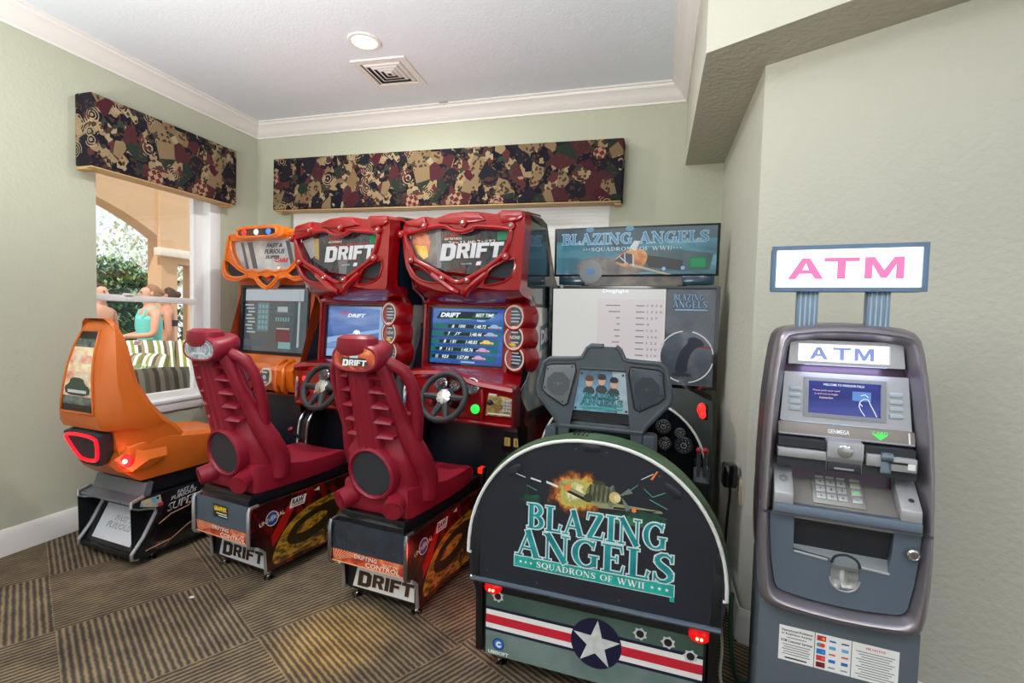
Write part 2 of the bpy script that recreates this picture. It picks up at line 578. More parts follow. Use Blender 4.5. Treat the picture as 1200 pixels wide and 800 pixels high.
f = MB()
f.box((1.3, -1.6, -0.05), (9.54, 10.9, 0.1), M_CARPET)
struct('floor', f, 'striped olive and brown carpet tiles')
f = MB()
f.box((1.3, -1.6, ZC + 0.05), (9.54, 10.9, 0.1), M_CEIL)
struct('ceiling', f, 'plain white ceiling')

# left wall with the window opening
WY0, WY1, WZ0, WZ1 = 2.372, 3.20, 0.73, 2.42
TH = 0.16
f = MB()
f.plate([(-7, 0), (YB + 0.16, 0), (YB + 0.16, ZC), (-7, ZC)], [[(WY0, WZ0), (WY1 + 0.13, WZ0), (WY1 + 0.13, WZ1), (WY0, WZ1)]], -TH, 0, M_WALL, SR(XL, 0, 0))
struct('wall_left', f, 'sage green wall with the patio window')
# back wall with its blinded window
BX0, BX1, BZ0, BZ1 = -3.11, -0.345, 0.95, 2.42
f = MB()
f.plate([(XL, 0), (3.5, 0), (3.5, ZC), (XL, ZC)], [[(BX0, BZ0), (BX1, BZ0), (BX1, BZ1), (BX0, BZ1)]], -TH, 0, M_WALL, FR(0, YB, 0))
struct('wall_back', f, 'sage green wall behind the machines')
# pillar and the wall behind the cash machine
wd = Vector((0.874, -0.486, 0)).normalized()
f = MB()
e = Vector((PX, PY, 0)) + wd * 5.5
poly = [(PX, YB), (PX, PY), (e.x, e.y), (e.x + 0.3, e.y + 0.6), (PX + 1.5, YB)]
f.prism(poly, 0, ZC, M_WALLR)
struct('wall_right', f, 'pale wall and pillar behind the cash machine')
# soffit running along the pillar and the right wall
f = MB()
n_ = Vector((wd.y, -wd.x, 0))
sx = 0.156
p0 = Vector((sx, 2.22, 0))
e0 = p0 + wd * 5.6
poly = [(sx, YB), (sx, 2.22), (e0.x, e0.y), (e.x, e.y), (PX, PY), (PX, YB)]
f.prism(poly, ZS, ZC, M_WALLR)
# rough underside, its shade put into a darker colour
f.flat([(q[0], q[1]) for q in poly], M_SOFF, UP(0, 0, 0), ZS - 0.001)
struct('wall_soffit', f, 'dropped soffit with a rough underside')

# crown moulding
def crown(name, pts, inward):
    prof = [(0.0, 0.0), (0.012, 0.0), (0.016, 0.012), (0.03, 0.02), (0.05, 0.05), (0.075, 0.075), (0.095, 0.085), (0.1, 0.1), (0.112, 0.104), (0.112, 0.115), (0, 0.115)]
    f = MB()
    rings = []
    for p, d in zip(pts, inward):
        rings.append([(p[0] + d[0] * a, p[1] + d[1] * a, ZC - 0.115 + h) for a, h in prof])
    f.loft(rings, M_TRIM)
    struct(name, f)
crown('trim_1', [(XL, -7), (XL, YB)], [(1, 0), (1, -1)])
crown('trim_2', [(XL, YB), (sx, YB)], [(1, -1), (-1, -1)])
crown('trim_3', [(sx, YB), (sx, 2.22), ], [(-1, -1), (-1, 0)])
def board(name, a, b, nrm):
    f = MB()
    prof = [(0, 0), (0.016, 0), (0.016, 0.118), (0.010, 0.135), (0.006, 0.15), (0, 0.15)]
    f.loft([[(p[0] + nrm[0] * q, p[1] + nrm[1] * q, z) for q, z in prof] for p in (a, b)], M_TRIM)
    struct(name, f)
board('baseboard_left', (XL, -7), (XL, YB), (1, 0))
board('baseboard_back', (XL, YB), (PX, YB), (0, -1))
board('baseboard_right', (PX, YB), (PX, PY), (-1, 0))
board('baseboard_front', (PX, PY), (e.x, e.y), (n_.x, n_.y))

# ------------------------------------------------------------------ left window
M_VINYL = mat('white_window_vinyl', (236, 238, 238), 0.35)
M_GLASS = bpy.data.materials.new('window_glass')
M_GLASS.use_nodes = True
nt = M_GLASS.node_tree
nt.nodes.remove(nt.nodes['Principled BSDF'])
tr = nt.nodes.new('ShaderNodeBsdfTransparent')
gl = nt.nodes.new('ShaderNodeBsdfGlossy')
gl.inputs['Roughness'].default_value = 0.02
mxs = nt.nodes.new('ShaderNodeMixShader')
mxs.inputs[0].default_value = 0.05
nt.links.new(tr.outputs[0], mxs.inputs[1])
nt.links.new(gl.outputs[0], mxs.inputs[2])
nt.links.new(mxs.outputs[0], nt.nodes['Material Output'].inputs['Surface'])

W1 = bpy.data.objects.new('window_1', None)
W1.location = (XL - 0.1, 2.8, WZ0)
col.objects.link(W1)
W1['kind'] = 'structure'
W1['label'] = 'white sash window looking onto the patio'
def wpart(name, mb):
    o = mb.build(name, W1)
    o.matrix_parent_inverse = Matrix.Translation((-(XL - 0.1), -2.8, -WZ0))
    return o
f = MB()
xf = XL - 0.10
f.plate([(WY0, WZ0), (WY1 + 0.03, WZ0), (WY1 + 0.03, WZ1), (WY0, WZ1)], [[(WY0 + 0.05, WZ0 + 0.05), (WY1 - 0.04, WZ0 + 0.05), (WY1 - 0.04, WZ1 - 0.05), (WY0 + 0.05, WZ1 - 0.05)]], -0.03, 0.03, M_VINYL, SR(xf, 0, 0))
f.box((xf + 0.012, WY1 - 0.05, (WZ0 + WZ1) / 2), (0.035, 0.022, WZ1 - WZ0 - 0.1), M_VINYL, 0.004)
wpart('window_frame', f)
f = MB()
f.box((XL - 0.075, WY1 + 0.0795, (WZ0 + WZ1) / 2), (0.15, 0.10, WZ1 - WZ0), M_VINYL, 0.004)
wpart('side_casing', f)
f = MB()
f.box((xf + 0.01, (WY0 + WY1) / 2 - 0.01, 1.475), (0.05, WY1 - WY0 - 0.05, 0.045), M_VINYL, 0.006)
f.box((xf + 0.035, WY0 + 0.25, 1.502), (0.03, 0.06, 0.016), M_VINYL, 0.005)
wpart('meeting_rail', f)
f = MB()
f.box((xf, (WY0 + WY1) / 2, (WZ0 + WZ1) / 2), (0.006, WY1 - WY0 - 0.04, WZ1 - WZ0 - 0.06), M_GLASS)
wpart('window_pane', f)
f = MB()
f.box((XL - 0.035, (WY0 + WY1) / 2 + 0.05, WZ0 - 0.005), (0.12, WY1 - WY0 + 0.16, 0.03), M_VINYL, 0.008)
f.box((XL + 0.008, (WY0 + WY1) / 2 + 0.05, WZ0 - 0.05), (0.016, WY1 - WY0 + 0.10, 0.06), M_VINYL, 0.004)
wpart('window_sill', f)

# back window frame and the blind in front of it
W2 = MB()
W2.plate([(BX0, BZ0), (BX1, BZ0), (BX1, BZ1), (BX0, BZ1)], [[(BX0 + 0.06, BZ0 + 0.06), (-1.76, BZ0 + 0.06), (-1.76, BZ1 - 0.06), (BX0 + 0.06, BZ1 - 0.06)], [(-1.66, BZ0 + 0.06), (BX1 - 0.06, BZ0 + 0.06), (BX1 - 0.06, BZ1 - 0.06), (-1.66, BZ1 - 0.06)]], -0.12, -0.06, M_VINYL, FR(0, YB, 0))
W2.box(((BX0 + BX1) / 2, YB + 0.09, (BZ0 + BZ1) / 2), (BX1 - BX0 - 0.05, 0.006, BZ1 - BZ0 - 0.05), M_GLASS)
struct('window_2', W2, 'back window behind the white blind')

M_SLAT = mat('white_blind_slat', (240, 240, 236), 0.5)
M_SLAT.node_tree.nodes['Principled BSDF'].inputs['Subsurface Weight'].default_value = 0.0
bl = thing('venetian_blind', ((BX0 + BX1) / 2, YB, BZ0), 0, 'white horizontal slat blind on the back window behind the red machines', 'blind')
f = MB()
L_ = BX1 - BX0 - 0.02
nz = 56
for i in range(nz):
    z = 0.03 + i * (BZ1 - BZ0 - 0.06) / nz
    pts = []
    for yy, dz in ((0.0, -0.014), (0.004, 0.0), (0.004, 0.013)):
        pts.append((yy, z + dz))
    rings = [[(s_ * L_ / 2, 0.022 + a - 0.0, zz) for a, zz in pts] + [(s_ * L_ / 2, 0.0205 + a, zz) for a, zz in reversed(pts)] for s_ in (-1, 1)]
    f.loft(rings, M_SLAT)
f.build('slats', bl)
for x in (-1.1, -0.35, 0.4, 1.1):
    f = MB()
    f.box((x, 0.016, (BZ1 - BZ0) / 2), (0.004, 0.003, BZ1 - BZ0 - 0.04), M_SLAT)
    f.build('ladder_cord', bl)
f = MB()
f.box((0, 0.03, BZ1 - BZ0 - 0.02), (L_, 0.045, 0.035), M_SLAT, 0.004)
f.build('headrail', bl)

# ------------------------------------------------------------------ patchwork valances
def patchwork():
    m = bpy.data.materials.new('patchwork_tapestry')
    m.use_nodes = True
    nt = m.node_tree
    N, Lk = nt.nodes.new, nt.links.new
    b = nt.nodes['Principled BSDF']
    b.inputs['Roughness'].default_value = 0.95
    b.inputs['Specular IOR Level'].default_value = 0.1
    tc = N('ShaderNodeTexCoord')
    def ramp(stops, src, interp='CONSTANT'):
        cr = N('ShaderNodeValToRGB')
        cr.color_ramp.interpolation = interp
        el = cr.color_ramp.elements
        while len(el) < len(stops):
            el.new(0.5)
        for e_, (p, c) in zip(el, stops):
            e_.position = p
            e_.color = S(*c)
        Lk(src, cr.inputs['Fac'])
        return cr.outputs['Color']
    def vor(scale, metric='MANHATTAN', feat='F1', off=0):
        v = N('ShaderNodeTexVoronoi')
        v.distance = metric
        v.feature = feat
        v.inputs['Scale'].default_value = scale
        mp = N('ShaderNodeMapping')
        mp.inputs['Location'].default_value = (off, off * .7, off * .3)
        mp.inputs['Scale'].default_value = (1, 1, 1)
        Lk(tc.outputs['Object'], mp.inputs['Vector'])
        Lk(mp.outputs[0], v.inputs['Vector'])
        return v
    def sep(c, ch):
        s_ = N('ShaderNodeSeparateColor')
        Lk(c, s_.inputs[0])
        return s_.outputs[ch]
    def mix(fac, a, bb):
        x = N('ShaderNodeMix')
        x.data_type = 'RGBA'
        Lk(fac, x.inputs['Factor'])
        Lk(a, x.inputs['A'])
        Lk(bb, x.inputs['B'])
        return x.outputs['Result']
    def gt(src, t):
        g = N('ShaderNodeMath')
        g.operation = 'GREATER_THAN'
        Lk(src, g.inputs[0])
        g.inputs[1].default_value = t
        return g.outputs[0]
    def mul(a, c):
        g = N('ShaderNodeMath')
        g.operation = 'MULTIPLY'
        Lk(a, g.inputs[0])
        Lk(c, g.inputs[1])
        return g.outputs[0]
    v1 = vor(9, 'EUCLIDEAN')
    base = ramp([(0, (36, 34, 42)), (0.22, (72, 40, 44)), (0.38, (124, 106, 80)), (0.58, (40, 50, 44)), (0.7, (36, 34, 42)), (0.82, (120, 98, 70)), (0.92, (70, 34, 42))], sep(v1.outputs['Color'], 'Red'))
    v2 = vor(22, 'MANHATTAN', off=3)
    small = ramp([(0, (28, 28, 36)), (0.25, (140, 120, 90)), (0.42, (84, 44, 48)), (0.6, (50, 60, 52)), (0.75, (150, 134, 106)), (0.85, (30, 30, 38))], sep(v2.outputs['Color'], 'Green'))
    c1 = mix(gt(sep(v1.outputs['Color'], 'Green'), 0.62), base, small)
    ck = N('ShaderNodeTexChecker')
    ck.inputs['Scale'].default_value = 34
    ck.inputs['Color1'].default_value = S(156, 132, 104)
    ck.inputs['Color2'].default_value = S(98, 40, 46)
    mp = N('ShaderNodeMapping')
    mp.inputs['Rotation'].default_value = (0, 0.5, 0)
    mp.inputs['Scale'].default_value = (1, 0, 1)
    mp.inputs['Location'].default_value = (0, 0.5, 0)
    Lk(tc.outputs['Object'], mp.inputs['Vector'])
    Lk(mp.outputs[0], ck.inputs['Vector'])
    v3 = vor(4.5, 'EUCLIDEAN', off=7)
    near = N('ShaderNodeMath')
    near.operation = 'LESS_THAN'
    Lk(v3.outputs['Distance'], near.inputs[0])
    near.inputs[1].default_value = 0.26
    c2 = mix(mul(near.outputs[0], gt(sep(v3.outputs['Color'], 'Blue'), 0.45)), c1, ck.outputs['Color'])
    # pale rings and dots
    v4 = vor(11, 'EUCLIDEAN', off=11)
    rg = N('ShaderNodeMath')
    rg.operation = 'PINGPONG'
    Lk(v4.outputs['Distance'], rg.inputs[0])
    rg.inputs[1].default_value = 0.09
    rings = mul(gt(rg.outputs[0], 0.062), gt(sep(v4.outputs['Color'], 'Red'), 0.90))
    tan = N('ShaderNodeRGB')
    tan.outputs[0].default_value = S(158, 140, 112)
    c3 = mix(rings, c2, tan.outputs[0])
    v5 = vor(60, 'EUCLIDEAN', off=5)
    dots = mul(mul(gt(sep(v5.outputs['Color'], 'Green'), 0.8), gt(sep(v1.outputs['Color'], 'Blue'), 0.4)), gt(v5.outputs['Distance'], 0.01))
    dk = N('ShaderNodeRGB')
    dk.outputs[0].default_value = S(70, 52, 44)
    c4 = mix(dots, c3, dk.outputs[0])
    nzz = N('ShaderNodeTexNoise')
    nzz.inputs['Scale'].default_value = 160
    Lk(tc.outputs['Object'], nzz.inputs['Vector'])
    bp = N('ShaderNodeBump')
    bp.inputs['Strength'].default_value = 0.3
    bp.inputs['Distance'].default_value = 0.004
    Lk(nzz.outputs['Fac'], bp.inputs['Height'])
    Lk(bp.outputs['Normal'], b.inputs['Normal'])
    Lk(c4, b.inputs['Base Color'])
    return m
M_PATCH = patchwork()
M_PINE = mat('pine_board', (196, 162, 112), 0.6)
def valance(name, loc, rz, wid, ht, label, z_tilt=0):
    t = thing(name, loc, rz, label, 'valance', 'patchwork valances')
    f = MB()
    f.box((0, 0.07, ht / 2), (wid, 0.14, ht), M_PATCH, 0.012)
    f.build('upholstered_box', t)
    f = MB()
    f.box((0, 0.073, -0.003), (wid - 0.012, 0.13, 0.007), M_PINE, 0.002)
    for x in (-wid / 2 + 0.03, wid / 2 - 0.03):
        f.box((x, 0.09, -0.012), (0.05, 0.09, 0.012), M_PINE, 0.003)
    f.build('bottom_board', t)
    return t
D_ = 0.14
# back valance: front face at YB - 0.14
va = valance('patchwork_valance', (-1.72, YB - D_, 2.262), 0, 2.92, 0.43, 'long patchwork tapestry valance above the back window')
va.rotation_euler = (0, R(0.6), 0)
# left valance: its front faces +x
vb = valance('patchwork_valance', (XL + D_, 2.805, 2.268), 90, 1.10, 0.44, 'shorter patchwork tapestry valance above the patio window on the left wall')

# ------------------------------------------------------------------ ceiling fittings
def ceil_pt(px, py, z=ZC):
    M = cam.matrix_world
    d = M.to_3x3() @ Vector(((px - 600) / 587.3, -(py - 400) / 587.3, -1))
    t = (z - 1.40) / d.z
    return Vector((0, 0, 1.40)) + d * t
M_LENS = mat('lamp_lens', (255, 252, 245), 0.4, emit=(255, 250, 240), es=5)
M_DARK = mat('dark_duct', (52, 54, 56), 0.8)
p = ceil_pt(427, 48)
t = thing('recessed_downlight', (p.x, p.y, ZC), 0, 'round lit white downlight set into the ceiling', 'ceiling light')
f = MB()
f.lathe([(0.072, -0.004), (0.076, -0.010), (0.095, -0.008), (0.1, -0.002), (0.1, 0.0), (0.072, 0.0)], M_TRIM)
f.build('trim_ring', t)
f = MB()
f.lathe([(0, -0.003), (0.072, -0.003), (0.072, 0.0), (0, 0.0)], M_LENS)
f.build('lens', t)
lamp('downlight_glow', 'AREA', (p.x, p.y, ZC - 0.02), 24, WARM, 0.13, shape='DISK')
p = ceil_pt(457, 85)
t = thing('ceiling_vent', (p.x, p.y, ZC), 3, 'square white air vent with stepped louvres beside the downlight', 'vent')
f = MB()
f.plate([(-.19, -.19), (.19, -.19), (.19, .19), (-.19, .19)], [[(-.145, -.145), (.145, -.145), (.145, .145), (-.145, .145)]], -0.0, 0.010, M_TRIM, Matrix.Rotation(PI, 4, 'X'))
f.build('frame', t)
for i, q in enumerate((0.135, 0.10, 0.068, 0.036)):
    f = MB()
    a, b_ = q, q - 0.022
    f.loft([[(-a, -a, -.002), (a, -a, -.002), (a, a, -.002), (-a, a, -.002)], [(-b_ - .012, -b_ - .012, -.012), (b_ + .012, -b_ - .012, -.012), (b_ + .012, b_ + .012, -.012), (-b_ - .012, b_ + .012, -.012)], [(-b_, -b_, -.014), (b_, -b_, -.014), (b_, b_, -.014), (-b_, b_, -.014)], [(-b_ - .008, -b_ - .008, -.008), (b_ + .008, -b_ - .008, -.008), (b_ + .008, b_ + .008, -.008), (-b_ - .008, b_ + .008, -.008)]], M_TRIM, cap=False, closed=True)
    f.build('louvre', t)
f = MB()
f.box((0, 0, -0.001), (0.29, 0.29, 0.002), M_DARK)
f.build('duct_backing', t)
p = ceil_pt(521, 121)
t = thing('sprinkler_cover', (p.x, p.y, ZC), 3, 'small beige plate on the ceiling near the back crown moulding', 'cover plate')
f = MB()
f.box((0, 0, -0.004), (0.07, 0.07, 0.008), mat('beige_plate', (176, 168, 150), 0.6), 0.003)
f.build('plate', t)
f = MB()
f.lathe([(0.001, -0.016), (0.014, -0.015), (0.016, -0.008), (0.016, -0.006)], mat('beige_plate'), n=16)
f.build('cap', t)

# wall outlet on the pillar with the plug of the flight machine
M_BEIGE = mat('beige_plastic', (206, 196, 170), 0.5)
M_BLK = mat('black_plastic', (24, 24, 26), 0.4, bump=(300, 0.1))
t = thing('wall_outlet', (PX, 2.50, 0.64), 0, 'beige outlet plate on the pillar beside the flight machine', 'outlet')
f = MB()
f.box((-0.004, 0, 0), (0.008, 0.075, 0.12), M_BEIGE, 0.003)
f.build('cover_plate', t)
for z in (0.024, -0.024):
    f = MB()
    f.box((-0.0085, 0, z), (0.003, 0.034, 0.03), M_BEIGE, 0.001)
    f.box((-0.0102, -0.007, z), (0.001, 0.003, 0.012), M_DARK)
    f.box((-0.0102, 0.007, z), (0.001, 0.003, 0.012), M_DARK)
    f.build('socket', t)
t = thing('power_adapter', (PX - 0.012, 2.52, 0.70), 0, 'glossy black power adapter plugged into the pillar outlet', 'power adapter')
f = MB()
f.box((-0.035, 0, 0.0), (0.065, 0.075, 0.11), mat('gloss_black', (16, 17, 20), 0.12, coat=0.5), 0.012)
f.build('adapter_body', t)
f = MB()
f.tube(smooth_path([(-.03, 0, -.05), (-.03, 0, -.11), (-.03, .04, -.2), (-.03, .08, -.4), (-.03, .1, -.66), (-.028, .16, -.692), (-.028, .35, -.692)]), 0.006, M_BLK, n=8)
f.build('power_lead', t)
# white cable on the carpet
f = MB()
pts = [(0.36, 2.62, 0.006), (0.33, 2.3, 0.006), (0.30, 2.05, 0.006), (0.38, 1.9, 0.006), (0.50, 1.86, 0.006), (0.62, 2.02, 0.006)]
f.tube(smooth_path(pts, 6), 0.006, mat('white_cable', (220, 218, 208), 0.5), n=8)
o = f.build('floor_cable')
tag(o, 'white cable lying on the carpet between flight machine and cash machine', 'cable')
f = MB()
f.tube(smooth_path([(0.345, 2.2, 0.30), (0.335, 2.14, 0.2), (0.34, 2.1, 0.09), (0.36, 2.10, 0.01), (0.40, 2.10, 0.009), (0.46, 2.13, 0.009)], 6), 0.009, mat('green_cable', (24, 70, 48), 0.5), n=8)
o = f.build('green_cable')
tag(o, 'dark green cable hanging to the floor beside the flight machine', 'cable')
f = MB()
pz = [(-0.012, -0.006), (0.004, -0.009), (0.013, 0.001), (0.006, 0.01), (-0.009, 0.008)]
f.prism(pz, 0.0, 0.003, mat('paper_white', (225, 222, 214), 0.8), UP(-2.13, 1.88, 0.001), 0.0008)
o = f.build('paper_scrap')
tag(o, 'tiny white paper scrap on the carpet before the orange machine', 'scrap')
# ------------------------------------------------------------------ arcade materials
M_RED = mat('candy_red_moulding', (150, 8, 18), 0.22, coat=0.6, spec=0.5)
M_REDD = mat('dark_red_trim', (96, 8, 16), 0.3, coat=0.4)
M_MAR = mat('maroon_seat_plastic', (142, 22, 44), 0.42, bump=(260, 0.05))
M_ORG = mat('orange_seat_plastic', (205, 104, 36), 0.36, bump=(260, 0.04))
M_ORGD = mat('orange_cabinet_moulding', (226, 112, 24), 0.3, coat=0.5)
M_LAM = mat('black_laminate', (22, 23, 27), 0.35, bump=(200, 0.08))
M_NAVY = mat('navy_black_panel', (26, 32, 44), 0.3)
M_CHR = mat('chrome', (205, 206, 210), 0.2, metal=1.0)
M_TMOLD = mat('silver_edge_moulding', (190, 192, 196), 0.3, metal=0.8)
M_GRILL = mat('speaker_grille', (44, 48, 54), 0.7, bump=(500, 0.5))
M_RUB = mat('rubber_grip', (46, 48, 52), 0.6, bump=(240, 0.2))
M_SILV = mat('silver_print', (206, 208, 212), 0.4)
M_WPRINT = mat('white_print', (238, 238, 236), 0.5)
M_BPRINT = mat('black_print', (30, 26, 26), 0.5)
M_RPRINT = mat('red_print', (200, 40, 44), 0.5)
M_STEEL = mat('steel_blue_plexi', (76, 92, 106), 0.15, coat=0.6)
M_GREENST = mat('green_sticker', (8, 120, 78), 0.4)
M_YEL = mat('yellow_print', (240, 200, 40), 0.5)
M_CREAM = mat('cream_ring', (232, 210, 196), 0.4)
M_GLOSSBLK = mat('glossy_black_panel', (20, 22, 26), 0.06, coat=1.0)
M_ART_MARQ = ramp_mat('drift_marquee_art', 5.0, [(0.30, (20, 22, 28)), (0.48, (58, 62, 70)), (0.56, (34, 36, 44)), (0.68, (120, 40, 44)), (0.8, (196, 120, 60))], rough=0.08, coat=1.0, stretch=(1.6, 1, 0.5))
M_ART_FIRE = ramp_mat('fire_art', 9.0, [(0.3, (70, 30, 24)), (0.45, (170, 60, 40)), (0.6, (226, 112, 74)), (0.78, (240, 190, 120))], rough=0.2, coat=0.5)
M_ART_SIDE = ramp_mat('dark_red_side_art', 6.0, [(0.3, (22, 12, 12)), (0.5, (66, 14, 14)), (0.62, (132, 22, 18)), (0.75, (44, 20, 16))], rough=0.2, coat=0.6, stretch=(1, 1.4, 1))
M_ART_GOLD = ramp_mat('golden_car_art', 11.0, [(0.32, (36, 26, 14)), (0.45, (120, 84, 24)), (0.56, (200, 150, 44)), (0.66, (90, 60, 22)), (0.8, (232, 196, 90))], rough=0.2, coat=0.6, stretch=(1, 1, 2.2))
M_ART_METAL = ramp_mat('chrome_landscape_art', 4.0, [(0.3, (60, 66, 70)), (0.5, (150, 158, 160)), (0.62, (206, 204, 190)), (0.8, (96, 100, 104))], rough=0.1, coat=1.0, stretch=(1, 1, 0.4))
M_CARDART = ramp_mat('tan_card_panel', 26.0, [(0.3, (90, 78, 40)), (0.5, (176, 152, 92)), (0.7, (210, 190, 130))], rough=0.3)
M_GAUGE = mat('gauge_face', (42, 46, 54), 0.2, coat=0.8, var=(30, (92, 108, 122)))
def glow(name, c, es):
    return mat(name, (8, 8, 8), 0.3, emit=c, es=es)
M_SCRB = ramp_mat('screen_blue', 3.0, [(0.3, (10, 20, 110)), (0.5, (30, 70, 170)), (0.62, (60, 120, 200)), (0.8, (120, 170, 220))], rough=0.05, coat=1.0, emit=0.75, stretch=(0.5, 1, 2.5), distort=0.4)
M_SCRB2 = ramp_mat('screen_road', 2.2, [(0.32, (60, 90, 160)), (0.48, (96, 130, 196)), (0.6, (150, 176, 216)), (0.78, (206, 216, 230))], rough=0.05, coat=1.0, emit=0.8, stretch=(0.5, 1, 2.8), distort=0.3)
M_EW = glow('screen_white', (236, 244, 250), 0.95)
M_ETEAL = glow('screen_teal', (20, 108, 112), 0.85)
M_EDARK = glow('screen_dark', (14, 34, 58), 0.8)
M_EGRN = glow('screen_green', (60, 190, 90), 0.9)
M_EPINK = glow('screen_pink', (206, 160, 200), 0.9)
M_EYEL = glow('screen_yellow', (226, 204, 90), 0.9)
M_ERED = glow('screen_red', (214, 60, 70), 0.9)
M_EBLU = glow('screen_sky', (150, 178, 216), 0.9)
M_LRED = glow('lit_red', (255, 40, 36), 2.4)
M_LGRN = glow('lit_green', (50, 235, 80), 1.2)
M_LWHT = glow('lit_white', (240, 244, 250), 1.0)
M_LBLU = glow('lit_blue', (60, 130, 240), 1.4)
M_LORG = glow('lit_orange', (255, 120, 30), 1.1)

def circle(r, n=24, cx=0, cy=0, ry=None):
    return [(cx + r * math.cos(2 * PI * i / n), cy + (ry or r) * math.sin(2 * PI * i / n)) for i in range(n)]
def leveller(parent, x, y):
    f = MB()
    f.lathe([(0.001, 0), (0.026, 0), (0.027, 0.006), (0.012, 0.013), (0.008, 0.018), (0.008, 0.055), (0.013, 0.056), (0.013, 0.066), (0.001, 0.066)], M_CHR, UP(x, y, 0), 16)
    f.build('foot', parent)
def wheel(parent, x, y, z, lean, r=0.14):
    W = FR(x, y, z, lean)
    f = MB()
    f.tube([(r * math.cos(2 * PI * i / 40), r * math.sin(2 * PI * i / 40), 0) for i in range(40)], 0.0175, M_RUB, W, 12, closed=True)
    for a in (90 + 90, 0, 270 - 20, 270 + 20):
        a = R(a)
        d = Vector((math.cos(a), math.sin(a), 0))
        f.tube([d * 0.03 + Vector((0, 0, -0.02)), d * (r - 0.01)], [0.026, 0.015], M_RUB, W, 8)
    f.lathe([(0.001, -0.035), (0.055, -0.035), (0.058, -0.02), (0.05, -0.012), (0.001, -0.012)], M_RUB, W)
    st = f.build('steering_wheel', parent)
    f = MB()
    f.lathe([(0.001, -0.012), (0.05, -0.012), (0.05, -0.004), (0.044, 0.004), (0.001, 0.012)], M_CHR, W)
    for k in range(6):
        f.ball((0.038 * math.cos(R(60 * k)), 0.038 * math.sin(R(60 * k)), 0.005), 0.005, M_TMOLD, W, 6)
    f.build('hub', st)
    f = MB()
    f.lathe([(0.001, -0.16), (0.03, -0.16), (0.032, -0.03), (0.001, -0.03)], M_LAM, W, 16)
    f.build('steering_column', st)

BLK = {
 'D': (.82, [(0, 0), (.0, 1), (.6, 1), (.8, .84), (.8, .16), (.6, 0)], [(.29, .24), (.29, .76), (.46, .76), (.52, .7), (.52, .3), (.46, .24)]),
 'R': (.82, [(0, 0), (0, 1), (.62, 1), (.79, .86), (.79, .52), (.64, .42), (.84, 0), (.52, 0), (.37, .37), (.28, .37), (.28, 0)], [(.28, .57), (.28, .79), (.46, .79), (.51, .74), (.51, .62), (.46, .57)]),
 'I': (.29, [(0, 0), (0, 1), (.29, 1), (.29, 0)], None),
 'F': (.72, [(0, 0), (0, 1), (.74, 1), (.74, .77), (.28, .77), (.28, .61), (.64, .61), (.64, .40), (.28, .40), (.28, 0)], None),
 'T': (.84, [(.28, 0), (.28, .76), (0, .76), (0, 1), (.84, 1), (.84, .76), (.56, .76), (.56, 0)], None)}
def drift_logo(mb, cx, cy, wd, ht, m, M, w=0.0015, edge=None):
    """heavy slanted block letters, the first one larger"""
    total = .82 * 1.2 + .82 + .29 + .72 + .84 + .07 * 4
    fx = wd / total
    for mm, ww, dx, dy in (((edge, w - .0005, ht * .05, -ht * .06),) if edge else ()) + ((m, w, 0, 0),):
        x = -wd / 2 + dx
        for i, c in enumerate('DRIFT'):
            adv, out, hole = BLK[c]
            k = 1.2 if i == 0 else 1
            def tf(p):
                v = (p[1] * (1.16 if i == 0 else 1) - (.14 if i == 0 else 0)) * ht - ht / 2
                return (cx + x + p[0] * fx * k + .16 * v, cy + v + dy)
            mb.plate([tf(p) for p in out], [[tf(p) for p in hole]] if hole else [], ww - .0003, ww, mm, M)
            x += (adv * k + .07) * fx

